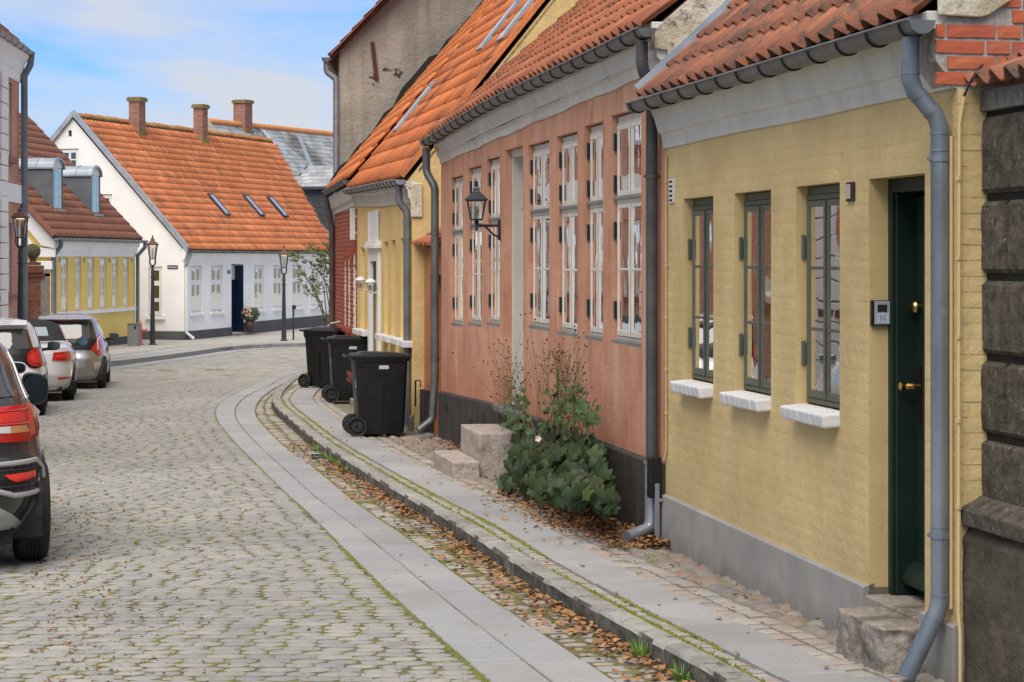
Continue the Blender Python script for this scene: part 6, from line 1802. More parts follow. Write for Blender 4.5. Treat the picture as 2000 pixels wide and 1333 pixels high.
mb.build('foliage', M_FOL, fp_, kind='stuff'); fm_.build('blossoms', flat('pink_petal', (.72, .42, .42), .7), fp_, kind='stuff')
mb = MB(); mb.lathe([(0, .0), (.24, .05), (.28, .2), (.2, .36), (0, .4)], (pc.x, pc.y, pzb + .42), 12); mb.build('foliage_core', M_FOL, fp_, smooth=True)
# street name plate and house number
sg = thing('street_sign', 'dark blue street name plate with white letters on the white gable wall', 'street sign', FWG.p(FWG.ux(337), FWG.vy(337, 525), 0))
a, b, c, d = at_wall(FWG, 327.5, 347.5, 518.5, 525.5)
mb = MB(); FWG.box(mb, a, b, c, d, .002, .02); mb.build('plate', flat('sign_blue', (.02, .025, .06), .4), sg)
text3d('lettering', 'Slotsgade', (d - c) * .72, wall_text_matrix(FWG, (a + b) / 2, (c + d) / 2, .021), flat('sign_white', (.8, .8, .8), .5), sg)
sg2 = thing('house_number', 'small blue enamel house number beside the blue door', 'house number', FW.p(FW.ux(446.5), FW.vy(446.5, 533), 0))
a, b, c, d = at_wall(FW, 444, 449, 528, 535)
mb = MB(); FW.box(mb, a, b, c, d, .002, .02); mb.build('plate', flat('enamel_blue', (.03, .04, .10), .35), sg2)
text3d('lettering', '8', (d - c) * .8, wall_text_matrix(FW, (a + b) / 2, (c + d) / 2, .021), flat('number_white', (.8, .8, .8), .5), sg2)

# ------------------------------------------------------------------ slate roofed house behind
sl = thing('slate_roofed_house', 'house with a grey slate roof, orange ridge and dark slate-hung dormer behind the orange roof', 'house', (-10, 90, -.7))
R0 = Vector((PX(407, 88), 88, PZ(239, 88))); R1 = Vector((PX(668, 99), 99, PZ(266, 99)))
sE = (R1 - R0).normalized(); sH = Vector((sE.y, -sE.x, 0)).normalized()     # horizontal, towards the camera
pS = R(47); sD = sH * math.cos(pS) - V3(0, 0, math.sin(pS)); LS = 7.6
sO = R0 + sD * LS; sUp = -sD; nS = sE.cross(sUp); nS = nS if nS.z > 0 else -nS
def slate(seed):
    r = random.Random(seed); return [(-.5, -.5, .016), (.5, -.5, .016), (.5, .6, 0), (-.5, .6, 0), (-.5, -.5, .0), (.5, -.5, .0)], [(0, 1, 2, 3), (1, 0, 4, 5)]
out = []; r7 = random.Random(7)
for j in range(int(LS / .27)):
    i0 = 0 if j % 2 else -.21
    for i in range(int(14 / .42)):
        p = sO + sE * (i * .42 + i0 - 1.0) + sUp * (j * .27 + .13) + nS * .004
        out.append((0, mat4(np.array(sE) * .41, np.array(sUp) * .27, np.array(nS), np.array(p)), 1 / p.y))
pieces(sl, 'slate', [slate(1)], out, M_SLATE, limit=290)
slab_roof(sl, [sO - sE * .2, sO + sE * 12.5, R0 + sE * 12.5, R0 - sE * .2], M_SLATD, .1)
mb = MB(); mb.prism([R0, R0 + sE * 12.5, R0 + sE * 12.5 - sH * 5 - V3(0, 0, 5.3), R0 - sH * 5 - V3(0, 0, 5.3)], (0, 0, -.1)); mb.build('rear_roof_slope', M_SLATD, sl)
mb = MB()
for i in range(30): a = R0 + sE * (i * .42) + V3(0, 0, .04); mb.tube([a, a + sE * .41], [.14, .125], 8)
mb.build('ridge_tiles', nmat('orange_ridge_tile', (.60, .24, .09), (.70, .32, .12), 3, .9, .5, 30), sl)['kind'] = 'stuff'
mb = MB(); mb.prism([R0 + sD * 5.6 + V3(0, 0, -.1), R0 + V3(0, 0, .12), R0 - sH * 3.8 - V3(0, 0, 4.1), R0 - sH * 3.8 - V3(0, 0, 6), R0 + sD * 5.6 - V3(0, 0, 2)], sE * -.35); mb.build('gable_wall', M_RENDER, sl)
mb = MB(); Fz = Frame((R0 + sD * (LS - .3)).xy, (R0 + sD * (LS - .3) + sE * 12.5).xy, side=-1); Fz.box(mb, 0, 12.5, -1, sO.z, -.3, 0); mb.build('wall', M_WHITE, sl)
u, v, p = roof_hit(477, 250, sO, sE, sUp)
chimney(sl, R0 + sE * u + V3(0, 0, 0) + sH * .3, sE.xy.normalized(), .62, .6, R0.z - .7, PZ(196, (R0 + sE * u).y))
def on_slate(x, y): return roof_hit(x, y, sO, sE, sUp)
mb = MB()
for (xa, ya), (xb, yb) in (((583, 268), (609, 334)), ((552, 332), (569, 362))):
    a = on_slate(xa, ya)[2] + nS * .05; b = on_slate(xb, yb)[2] + nS * .05; mb.bar(a, b, .26, .05, up=nS)
mb.build('flashing', M_LEAD, sl)
for x, y, l, w in ((540, 288, 1.0, .45), (604, 403, 1.5, .55)):
    u, v, _ = on_slate(x, y); skylight(sl, sO, sE, sUp, u - w, v, w, l, fm=M_ZINC, h=.1)
# slate-hung dormer: a box with its own little roof
a3 = on_slate(588, 366)[2]; b3 = on_slate(690, 372)[2]
zt = PZ(366, a3.y); zb3 = PZ(505, a3.y)
Fd = Frame((a3 + sH * 1.9).xy, (a3 + sH * 1.9 + sE * 5).xy, side=-1)
q0 = Vector((PX(581, a3.y), a3.y, 0)); 
dd = on_slate(575, 372)[2]
Fd = Frame(dd.xy, (dd + sH * 3.2).xy, side=-1 if Frame(dd.xy, (dd + sH * 3.2).xy).N.y > 0 else 1)
zt = PZ(368, dd.y)
mb = MB(); Fd.box(mb, 0, 3.2, zt - 3.6, zt, -4.5, 0); dm_ = mb.build('dormer', M_SLATD, sl)
out = []
for j in range(12):
    for i in range(9):
        p = Fd.p(i * .4 + (.2 if j % 2 else 0) - .1, zt - .28 * j - .16, .004)
        if 0 < i * .4 + (.2 if j % 2 else 0) < 3.2: out.append((0, mat4(np.array(Fd.U) * .39, (0, 0, .28), np.array(Fd.N), np.array(p)), 1))
pieces(dm_, 'slate', [slate(1)], out, nmat('dark_hung_slate', (.05, .058, .066), (.08, .09, .10), 1, .6, .2, 30, tint=.12), limit=0)
mb = MB(); zz = zt + .03
mb.prism([Fd.p(-.15, zz, .25), Fd.p(3.5, zz, .25), Fd.p(3.5, zz + 1.0, -1.3), Fd.p(-.15, zz + 1.0, -1.3), ], V3(0, 0, -.08)); Fd.box(mb, -.2, 3.5, zz - .10, zz, .2, .3); dr_ = mb.build('dormer_roof', M_SLATD, dm_)
su_ = (Fd.p(0, zz + 1.0, -1.3) - Fd.p(0, zz, .25)).normalized(); out = []; nn = Fd.U.cross(su_); nn = nn if nn.z > 0 else -nn
for j in range(6):
    for i in range(9):
        p = Fd.p(i * .41 + (.2 if j % 2 else 0), zz, .25) + su_ * (.3 * j + .15) + nn * .01
        out.append((0, mat4(np.array(Fd.U) * .40, np.array(su_) * .3, np.array(nn), np.array(p)), 1))
pieces(dr_, 'slate', [slate(1)], out, M_SLATE, limit=0)

# ------------------------------------------------------------------ bright yellow house with dormers
DA = Vector((PX(100, 58.4), 58.4)); DB = Vector((PX(263.5, 65.8), 65.8))
FD = Frame(DA, DB, side=-1); LD = FD.L
yh = thing('dormered_yellow_house', 'bright yellow house with seven narrow white windows and two zinc dormers', 'house', (DA.x, DA.y, walk_z(60)))
DW = [rng(a, b, FD) for a, b in ((101.5, 109), (120, 133), (147, 158.7), (172, 184), (196, 208), (219.4, 230.4), (241, 251.8))]
dt, db = FD.vy(152, 503), FD.vy(152, 607)
dea = FD.vy(270, 470, .25)
mb = MB(); wall(mb, FD, 0.006, LD, -1.1, dea + .05, [(a, b, db, dt, .07) for a, b in DW], step=3); mb.build('wall', M_YEL3, yh)
for a, b in DW: window(yh, FD, a + .01, b - .01, db + .01, dt - .01, -.05, M_WHT, rows=((0, .64, 1), (.67, 1, 0)), fw=.04, sw=.04, bar=.03, glass=M_GLASSF)
mb = MB(); FD.box(mb, 0, LD, db - .12, db - .01, -.05, .05); mb.build('sill_band', M_WHITE, yh)
mb = MB(); bands(mb, FD, -.03, LD + .03, [(.02, -.52), (.03, -.42), (.06, -.40), (.08, -.25), (.15, -.18), (.16, -.02)], lambda u: dea, 0, 2, -.05); mb.build('cornice', M_WHITE, yh)
mb = MB(); FD.box(mb, 0, LD + .02, -1.1, FD.vy(255, 656), -.1, .03); mb.build('plinth', M_PLD, yh)
mb = MB()
for x in (116, 164, 213, 257): 
    a, b, c, d = at_wall(FD, x - 1, x + 1.5, 504, 512); FD.box(mb, a, b, c, d, 0, .02)
mb.build('wall_anchor', M_ZINC, yh)['kind'] = 'stuff'
sDn = (Vector((-FD.N.x, -FD.N.y, 0)) * math.cos(R(46)) + V3(0, 0, math.sin(R(46)))); oD = FD.p(-.25, dea + .02, .2)
Ls = 5.5
tiled_roof(yh, oD, FD.U, sDn, int((LD + .45) / .23), int(Ls / .32), .23, .32, M_TILD, limit=200, low=True, seed=31)
oe = oD + FD.U * (LD + .45)
slab_roof(yh, [oD, oe, oe + sDn * Ls, oD + sDn * Ls], M_LATH, .1)
rear_slope(yh, oD + sDn * Ls, oe + sDn * Ls, FD.N, M_TILD, 3.9)
GD = Frame(DA, (FD.p(0, 0) - FD.N * 7.6).xy, side=-1 if Frame(DA, (FD.p(0, 0) - FD.N * 7.6).xy).N.y > 0 else 1)
mb = MB(); cc_ = math.cos(R(46)) * Ls - .2; hz = dea + math.sin(R(46)) * Ls - .1
mb.prism([GD.p(0, -1.1), GD.p(7.6, -1.1), GD.p(7.6, dea - .2), GD.p(cc_, hz), GD.p(0, dea)], GD.N * -.3); mb.build('gable_wall', M_YEL3, yh)
mb = MB(); mb.prism([GD.p(-.15, dea - .3, .02), GD.p(-.15, dea, .02), GD.p(cc_, hz + .15, .02), GD.p(cc_, hz - .15, .02), GD.p(.25, dea - .22, .02)], GD.N * .12)
GD.box(mb, -.15, 7.6, dea - .55, dea - .28, .0, .10); GD.box(mb, -.05, 7.6, dea - .9, dea - .66, .0, .06)
mb.prism([GD.p(.5, dea - .2, .01), GD.p(cc_, hz - .25, .01), GD.p(cc_, dea - .2, .01)], GD.N * .04); mb.build('gable_pediment', M_WHITE, yh, bevel=.02)
gB = Frame(FD.p(LD, 0).xy, (FD.p(LD, 0) - FD.N * 7.6).xy)
mb = MB(); mb.prism([gB.p(.01, -1.1), gB.p(7.6, -1.1), gB.p(7.6, dea - .2), gB.p(cc_, hz), gB.p(.01, dea)], FD.U * -.3); mb.build('gable_wall', M_YEL3, yh)
mb = MB(); vp = oD - FD.U * .05; mb.bar(vp + V3(0, 0, .05), vp + sDn * Ls + V3(0, 0, .05), .1, .12, up=FD.N); mb.build('verge_board', M_TILD, yh)
for i in range(1):
    mb = MB(); rr_ = oD + sDn * Ls
    for k in range(int((LD + .4) / .4)): mb.tube([rr_ + FD.U * (k * .4), rr_ + FD.U * (k * .4 + .39)], [.13, .115], 8)
    mb.build('ridge_tiles', M_TILD, yh)['kind'] = 'stuff'
gutter(yh, [FD.p(-.3, dea, .26), FD.p(LD + .35, dea, .26)], .075, FD.N, M_ZINC, every=.35)
for u0, xb in ((.08, None), (LD - .02, None)):
    mb = MB(); mb.tube([FD.p(u0 + (.25 if u0 > 1 else .0), dea - .05, .26), FD.p(u0 + (.25 if u0 > 1 else .0), dea - .22, .26), FD.p(u0 + (.05 if u0 > 1 else -.05), dea - .48, .08), FD.p(u0 + (.05 if u0 > 1 else -.05), -.9, .08)], .065, 12); mb.build('downpipe', M_ZINCB, yh, smooth=True)
for xf, yf, h in ((112, 411, 1.25), (186, 420, 1.22)):
    u, v, p = roof_hit(xf, yf, oD, FD.U, sDn)
    wf = (p - FD.p(0, 0)).dot(FD.N)
    uf = (p - FD.A).dot(FD.U)
    dormer(yh, FD, uf, .82, p.z, h, wf + .02, 1.7, nmat('slate_grey_zinc', (.10, .115, .13), (.14, .155, .17), 2, .5, .1, 20), M_LEAD, M_WHT, arched=True)

# ------------------------------------------------------------------ tall brick house with white quoins (left side of the street)
LB_ = Vector((PX(37, 50), 50)); LA_ = Vector((LB_.x + .08 * 32, 18))
FL = Frame(LA_, LB_, side=-1)
lh = thing('tall_brick_house', 'tall pale red brick house with white quoins and white casement windows', 'house', (LA_.x, LA_.y, walk_z(20) - .1))
M_BRL = brickmat('pale_red_brickwork', FL, (.48, .19, .115), (.58, .28, .18), (.60, .50, .42))
lz = FL.vy(61, 103, .28)
UU = FL.ux(16)
wl0 = [(UU - 2.35 * k, ) for k in range(12)]
lw_, uh = .86, (FL.vy(17, 307), FL.vy(17, 160)); lo_ = (FL.vy(17, 575), FL.vy(17, 436))
ua, ub_ = rng(10, 23.4, FL)
holes = []
for k in range(11):
    s = 2.45 * k
    for (z0, z1) in (uh, lo_):
        if ua - s > .4: holes.append((ua - s, ub_ - s, z0, z1, .10))
mb = MB(); wall(mb, FL, 0, FL.L, -1.0, lz - .55, holes, step=4, thick=.4); mb.build('wall', M_BRL, lh)
for a, b, c, d, _ in holes:
    window(lh, FL, a + .02, b - .02, c + .02, d - .02, -.06, M_WHT, rows=((0, .62, 1), (.66, 1, 0)), fw=.06, sw=.05, bar=.035, glass=M_GLASSF)
    mb = MB(); FL.box(mb, a - .1, b + .1, c - .14, c, -.05, .12); mb.build('window_sill', M_BRB, lh)
mb = MB(); bands(mb, FL, 0, FL.L + .12, [(.03, -.75), (.05, -.55), (.08, -.5), (.12, -.3), (.22, -.15), (.26, -.02)], lambda u: lz, 0, 2, -.05)
FL.box(mb, 0, FL.L + .05, FL.vy(20, 395), FL.vy(20, 359), -.05, .07); mb.build('string_course', M_WHITE, lh)
for q in (0, 1, 2, 3):  # unseen bands after the first are widened to whiten the window reflections
    u2 = FL.ux(8.2) - q * 7.35; z = -1.0; k = 0
    while z < lz - .85:
        h = .36; mb = MB(); FL.box(mb, u2 - (.9 if q == 0 else 2.3), u2, z + .012, z + h - .012, -.02, .10); mb.build('quoin', M_WHITE, lh, bevel=.012); z += h; k += 1
sL = (Vector((-FL.N.x, -FL.N.y, 0)) * math.cos(R(42)) + V3(0, 0, math.sin(R(42)))); oL = FL.p(0, lz + .02, .22)
tiled_roof(lh, oL, FL.U, sL, int(FL.L / .25), 18, .25, .32, nmat('brown_pantile', (.22, .11, .08), (.32, .16, .11), 2, .9, .4, 30, tcols=[(.28, .13, .09), (.22, .11, .08), (.32, .17, .12)]), limit=0, low=True, seed=41)
oe = oL + FL.U * FL.L
slab_roof(lh, [oL, oe, oe + sL * 5.8, oL + sL * 5.8], M_LATH, .1)
rear_slope(lh, oL + sL * 5.8, oe + sL * 5.8, FL.N, M_TILD, 4)
gutter(lh, [FL.p(0, lz, .27), FL.p(FL.L + .25, lz, .27)], .085, FL.N, M_ZINC, every=.8)
GL = Frame(LB_, (FL.p(FL.L, 0) - FL.N * 9).xy)
cc_ = math.cos(R(42)) * 5.8 - .2; hz = lz + math.sin(R(42)) * 5.8 - .1
mb = MB(); mb.prism([GL.p(0.01, -1.1), GL.p(8.6, -1.1), GL.p(8.6, lz - .2), GL.p(cc_, hz), GL.p(0.01, lz - .55)], FL.U * -.3); mb.build('gable_wall', M_BRL, lh)
ul = FL.L
mb = MB(); mb.tube([FL.p(ul + .17, lz - .06, .27), FL.p(ul + .15, lz - .3, .25), FL.p(ul + .05, FL.vy(40, 150), .12), FL.p(ul + .05, -.8, .12)], .085, 12); mb.build('downpipe', M_ZINCB, lh, smooth=True)

# ------------------------------------------------------------------ brick pier with a stone ball
pd = 54.0; bx0, bx1 = PX(44, pd), PX(88, pd)
pr = thing('brick_pier', 'mossy brick gate pier crowned by a round stone ball beside the yellow house', 'gate pier', ((bx0 + bx1) / 2, pd, walk_z(54)))
Fpr = Frame((bx0, pd), (bx1, pd), side=-1)
mb = MB(); Fpr.box(mb, 0, bx1 - bx0, walk_z(54) - .1, PZ(528, pd), -.6, -.004); mb.build('pier_core', M_DMORT, pr)
brickwork(pr, Fpr, 0, bx1 - bx0 - .12, walk_z(54), PZ(528, pd), [], M_BRB, L=.235, H=.06, joint=.014, proud=.006, seed=4, limit=290)
mb = MB(); Fpr.box(mb, -.05, bx1 - bx0 - .0, PZ(541, pd), PZ(534, pd), -.62, .05); Fpr.box(mb, -.05, bx1 - bx0 - .05, PZ(533.5, pd), PZ(527, pd), -.62, .08); Fpr.box(mb, .0, bx1 - bx0 - .15, PZ(526.5, pd), PZ(519, pd), -.55, .04); Fpr.box(mb, .05, bx1 - bx0 - .22, PZ(518.5, pd), PZ(512, pd), -.5, .0); mb.build('pier_cap', M_BRB, pr, bevel=.01)
bc = Vector((PX(60, pd), pd + .25, PZ(491, pd))); rb_ = 15 / FPX * pd
mb = MB(); mb.lathe([(rb_ * math.sin(math.pi * k / 14), -rb_ * math.cos(math.pi * k / 14)) for k in range(15)], bc, 24, cap=False); mb.lathe([(.12, -.02), (.08, .06), (.10, .12)], (bc.x, bc.y, PZ(513, pd)), 12); mb.build('stone_ball', nmat('mossy_stone', (.10, .09, .05), (.18, .16, .10), 5, .95, .6, 25, .02), pr, smooth=True)
# ------------------------------------------------------------------ parked cars
def _smooth_keys(keys, zs, sig=2.0):
    v = np.interp(zs, [k[0] for k in keys], [k[1] for k in keys])
    ker = np.exp(-0.5 * (np.arange(-8, 9) / sig) ** 2); ker /= ker.sum()
    return np.convolve(np.pad(v, 8, mode='edge'), ker, mode='valid')

class Car:
    """Body = stack of superelliptic slices; every panel, lamp and pane is laid on the same surface."""
    def __init__(s, hw, yr, yf, n=4.6, z0=.18, H=1.46):
        s.zs = np.linspace(z0, H, 220); s.z0 = z0; s.H = H
        s.hw = _smooth_keys(hw, s.zs); s.yr = _smooth_keys(yr, s.zs); s.yf = _smooth_keys(yf, s.zs)
        s.n = n
    def par(s, z): return (float(np.interp(z, s.zs, s.hw)), float(np.interp(z, s.zs, s.yr)), float(np.interp(z, s.zs, s.yf)))
    def P(s, t, z, off=0.0):
        """t: 0 = right flank, -pi/2 = rear centre, +pi/2 = front centre"""
        hw, a, b = s.par(z); c, h = (a + b) / 2, (b - a) / 2; e = 2.0 / s.n
        ct, st = math.cos(t), math.sin(t)
        x = hw * math.copysign(abs(ct) ** e, ct); y = c + h * math.copysign(abs(st) ** e, st)
        p = Vector((x, y, z))
        if off:
            g = .004
            hx = s.P(t + g, z) - s.P(t - g, z); z1, z2 = min(z + .01, s.H), max(z - .01, s.z0)
            hz = s.P(t, z1) - s.P(t, z2); nn = hx.cross(hz)
            if nn.length > 1e-9: p += nn.normalized() * off
        return p
    def tr(s, x, z):      # angle of the rear point at lateral x
        hw, a, b = s.par(z); q = min(1, abs(x) / hw) ** (s.n / 2)
        t = math.acos(q); return -t if x >= 0 else -(math.pi - t)
    def tsd(s, y, z, side=1):
        hw, a, b = s.par(z); c, h = (a + b) / 2, (b - a) / 2; q = max(-1, min(1, (y - c) / h))
        t = math.asin(math.copysign(abs(q) ** (s.n / 2), q)); return t if side > 0 else math.pi - t
    def patch(s, poly, off, parent, name, mat, rings=5, sub=7, thick=.014, bevel=0):
        """poly: list of ('r', x, z) rear points or ('s', y, z[, side]) flank points"""
        pts = []
        for q in poly:
            pts.append((s.tr(q[1], q[2]) if q[0] == 'r' else s.tsd(q[1], q[2], q[3] if len(q) > 3 else 1), q[2]))
        fine = []
        for (t0, z0), (t1, z1) in zip(pts, pts[1:] + pts[:1]):
            for k in range(sub): fine.append((t0 + (t1 - t0) * k / sub, z0 + (z1 - z0) * k / sub))
        ct = sum(p[0] for p in pts) / len(pts); cz = sum(p[1] for p in pts) / len(pts)
        mb = MB(); m = len(fine)
        for k in range(rings + 1):
            f = 1 - k / rings if k < rings else .001
            for t, z in fine: mb.v.append(tuple(s.P(ct + (t - ct) * f, cz + (z - cz) * f, off)))
        for t, z in fine: mb.v.append(tuple(s.P(t, z, off - thick)))
        for k in range(rings):
            for i in range(m):
                mb.f.append([k * m + i, k * m + (i + 1) % m, (k + 1) * m + (i + 1) % m, (k + 1) * m + i]); mb.m.append(0)
        e = (rings + 1) * m
        for i in range(m): mb.f.append([i, e + i, e + (i + 1) % m, (i + 1) % m]); mb.m.append(0)
        return mb.build(name, mat, parent, smooth=True, angle=35)
    def outline(s, poly, r, off, parent, name, mat):
        pts = [(s.tr(q[1], q[2]) if q[0] == 'r' else s.tsd(q[1], q[2], q[3] if len(q) > 3 else 1), q[2]) for q in poly]
        path = []
        for (t0, z0), (t1, z1) in zip(pts, pts[1:] + pts[:1]):
            for k in range(4): path.append(s.P(t0 + (t1 - t0) * k / 4, z0 + (z1 - z0) * k / 4, off))
        path.append(path[0]); mb = MB(); mb.tube(path, r, 8)
        return mb.build(name, mat, parent, smooth=True)
    def body(s, parent, mat, wheels, Ra, mats2=None, zsplit=None, NT=168, NZ=64, underz=None):
        mb = MB(); zs = np.linspace(s.z0, s.H, NZ)
        if zsplit: zs[np.argmin(abs(zs - zsplit))] = zsplit
        for z in zs:
            for k in range(NT):
                mb.v.append(tuple(s.P(-math.pi + 2 * math.pi * k / NT, float(z))))
        for i in range(NZ - 1):
            for k in range(NT):
                f = [i * NT + k, i * NT + (k + 1) % NT, (i + 1) * NT + (k + 1) % NT, (i + 1) * NT + k]
                c = sum((Vector(mb.v[j]) for j in f), Vector()) / 4
                hw = s.par(c.z)[0]
                if any(math.hypot(c.y - wy, c.z - wz) < Ra and abs(c.x) > hw * .80 for wy, wz in wheels): continue
                mb.f.append(f); mb.m.append(1 if (zsplit and zs[i] >= zsplit - 1e-6) else 0)
        mb.f.append([(NZ - 1) * NT + k for k in range(NT)]); mb.m.append(1 if zsplit else 0)
        mb.f.append([k for k in range(NT)][::-1]); mb.m.append(0)
        o = mb.build('body', [mat] + ([mats2] if mats2 else []), parent, smooth=True, angle=70)
        # arch liners and lips
        for wy, wz in wheels:
            for sd in (1, -1):
                path = []
                for k in range(25):
                    a = -.25 + (math.pi + .5) * k / 24; y, z = wy + math.cos(a) * Ra, max(s.z0 + .01, wz + math.sin(a) * Ra)
                    path.append(s.P(s.tsd(y, z, sd), z, -.002))
                lm = MB(); lm.tube(path, .020, 8); lm.build('arch_lip', mat, o, smooth=True)
                lm = MB(); hw = s.par(wz + .2)[0]; n = 18
                ring = [(wy + math.cos(2 * math.pi * k / n) * (Ra + .015), wz + math.sin(2 * math.pi * k / n) * (Ra + .015)) for k in range(n)]
                b = len(lm.v)
                for x in (hw * .93, hw * .45):
                    for y, z in ring: lm.v.append((x * sd, y, max(s.z0 - .02, z)))
                for k in range(n): lm.f.append([k, (k + 1) % n, n + (k + 1) % n, n + k]); lm.m.append(0)
                lm.f.append([n + k for k in range(n)]); lm.m.append(0)
                lm.build('wheel_arch_liner', M_RUBBER, o)
        return o

def wheel(parent, x, y, r, w, rimmat, seed=0, spokes=7, steer=0.0):
    """wheel whose outer face is at x (right side positive)"""
    sd = 1 if x > 0 else -1; xi = x - sd * w
    prof = [(r * .62, 0), (r * .88, 0.0), (r * .955, .012), (r * .99, .035), (r, .06)]
    g = []
    n_g = 4
    for k in range(n_g):
        a = .06 + (w - .12) * (k + .35) / n_g; b = a + .010
        g += [(r, a), (r * .975, a + .001), (r * .975, b), (r, b + .001)]
    prof = prof + g + [(r, w - .06), (r * .99, w - .035), (r * .955, w - .012), (r * .88, w), (r * .62, w)]
    mb = MB(); mb.lathe([(a, sd * (-b) + x) for a, b in prof], (0, y, r), 40, 'x', cap=False)
    ty = mb.build('tyre', M_RUBBER, parent, smooth=True, angle=28)
    rm = MB(); q = x - sd * .012
    rm.lathe([(r * .66, q), (r * .63, q), (r * .60, q - sd * .03), (r * .58, q - sd * .14)], (0, y, r), 32, 'x', cap=False)
    for k in range(spokes):
        a = 2 * math.pi * k / spokes + seed; dy, dz = math.cos(a), math.sin(a); ty_, tz = -dz, dy
        c0 = Vector((q - sd * .035, y + dy * r * .14, r + dz * r * .14)); c1 = Vector((q - sd * .012, y + dy * r * .62, r + dz * r * .62))
        rm.bar(c0, c1, .055, .022, up=(sd, 0, 0))
    rm.lathe([(0, q - sd * .012), (r * .13, q - sd * .012), (r * .17, q - sd * .035), (r * .17, q - sd * .08)], (0, y, r), 20, 'x', cap=False)
    ri = rm.build('rim', rimmat, parent, smooth=True, angle=30)
    dm = MB(); dm.lathe([(0, q - sd * .10), (r * .5, q - sd * .10), (r * .6, q - sd * .13)], (0, y, r), 24, 'x', cap=False); dm.build('brake_disc', flat('brake_dark', (.05, .05, .05), .5, .5), ri)

def mirror(parent, c, side, w, h, shell, glassm, yaw=0.15):
    mb = MB(); n = 14
    c = Vector(c)
    for i, (f, dy) in enumerate(((.90, 0.0), (1.0, .03), (1.0, .08), (.8, .14), (.35, .17))):
        for k in range(n):
            a = 2 * math.pi * k / n; ex = math.copysign(abs(math.cos(a)) ** .6, math.cos(a)); ez = math.copysign(abs(math.sin(a)) ** .6, math.sin(a))
            mb.v.append((c.x + ex * w / 2 * f, c.y + dy, c.z + ez * h / 2 * f * (1 - .12 * ex * side)))
    for i in range(4):
        for k in range(n): mb.f.append([i * n + k, i * n + (k + 1) % n, (i + 1) * n + (k + 1) % n, (i + 1) * n + k]); mb.m.append(0)
    mb.f.append([4 * n + k for k in range(n)]); mb.m.append(0)
    mb.bar(c + V3(-side * w * .35, .05, -h * .3), c + V3(-side * (w * .5 + .12), .10, -h * .45), .06, .05)
    o = mb.build('door_mirror', shell, parent, smooth=True, angle=60)
    gm = MB(); gm.v = [(c.x + math.copysign(abs(math.cos(2 * math.pi * k / n)) ** .6, math.cos(2 * math.pi * k / n)) * w / 2 * .86, c.y - .002, c.z + math.copysign(abs(math.sin(2 * math.pi * k / n)) ** .6, math.sin(2 * math.pi * k / n)) * h / 2 * .86) for k in range(n)]
    gm.v += [(x, y + .01, z) for x, y, z in gm.v]
    gm.f = [list(range(n)), list(range(n, 2 * n))[::-1]] + [[k, n + k, n + (k + 1) % n, (k + 1) % n] for k in range(n)]; gm.m = [0] * len(gm.f)
    gm.build('mirror_glass', glassm, o)

M_CGL = paint('car_glass', (.012, .015, .017), 0, .05)
M_RED = flat('tail_lamp_red', (.50, .012, .010), .12, coat=1.0)
M_RED2 = flat('tail_lamp_bright_red', (.75, .04, .03), .12, coat=1.0)
M_AMB = flat('amber_lens', (.62, .30, .10), .12, coat=1.0)
M_CLR = flat('clear_lens', (.65, .66, .66), .12, coat=1.0)
M_RIM = flat('alloy', (.45, .46, .47), .3, .8)
M_BLK = flat('black_trim', (.012, .012, .013), .45)
M_SLV = flat('silver_trim', (.55, .56, .57), .35, .5)
M_CWHT = paint('white_car_paint', (.80, .80, .79), 0, .3)
M_CPRL = paint('pearl_white_car_paint', (.70, .71, .72), .1, .3)
M_CGRY = paint('warm_grey_car_paint', (.33, .32, .31), .7, .32)
M_CNVY = paint('blue_black_car_paint', (.008, .011, .018), .0, .25)
M_CNVY.node_tree.nodes['Principled BSDF'].inputs['Coat Weight'].default_value = .6
M_MIR = flat('mirror_dim_reflection', (.25, .30, .30), .06, 1.0)  # a dim greenish reflection is put into the glass colour
M_MIRD = flat('mirror_dark_reflection', (.035, .04, .045), .08, 1.0)  # SUV mirror glass coloured near black to imitate a dark reflection

def place_car(name, label, wr, head, base, Wd, yw, wb):
    """wr: world (x, d) of the outer contact of the rear right wheel"""
    ang = math.atan2(-head, 1.0)      # head = dX/dd of the travel direction
    c, s_ = math.cos(ang), math.sin(ang)
    lx, ly = Wd, yw
    ox = wr[0] - (c * lx - s_ * ly); oy = wr[1] - (s_ * lx + c * ly)
    fx, fy = ox + c * lx - s_ * (ly + wb), oy + s_ * lx + c * (ly + wb)
    z0 = road_z(*wr); z1 = road_z(fx, fy)
    t = thing(name, label, 'car', (ox, oy, z0 - (z1 - z0) * yw / wb), 0, 'cars parked along the left kerb', local=True)
    t.rotation_euler = (math.atan2(z1 - z0, wb), 0, ang)
    return t

def rect(kind, a0, a1, z0, z1, sl=0.0, side=1):
    r = [(kind, a0, z0), (kind, a1, z0), (kind, a1 + sl, z1), (kind, a0 + sl, z1)]
    return [(q[0], q[1], q[2], side) for q in r] if kind == 's' else r

def side_glass(c, o, segs, mat=M_CGL, sides=(1, -1), nm='side_window'):
    for sd in sides:
        for poly in segs: c.patch([('s', y, z, sd) for y, z in poly], .010, o, nm, mat, thick=.014, sub=8)

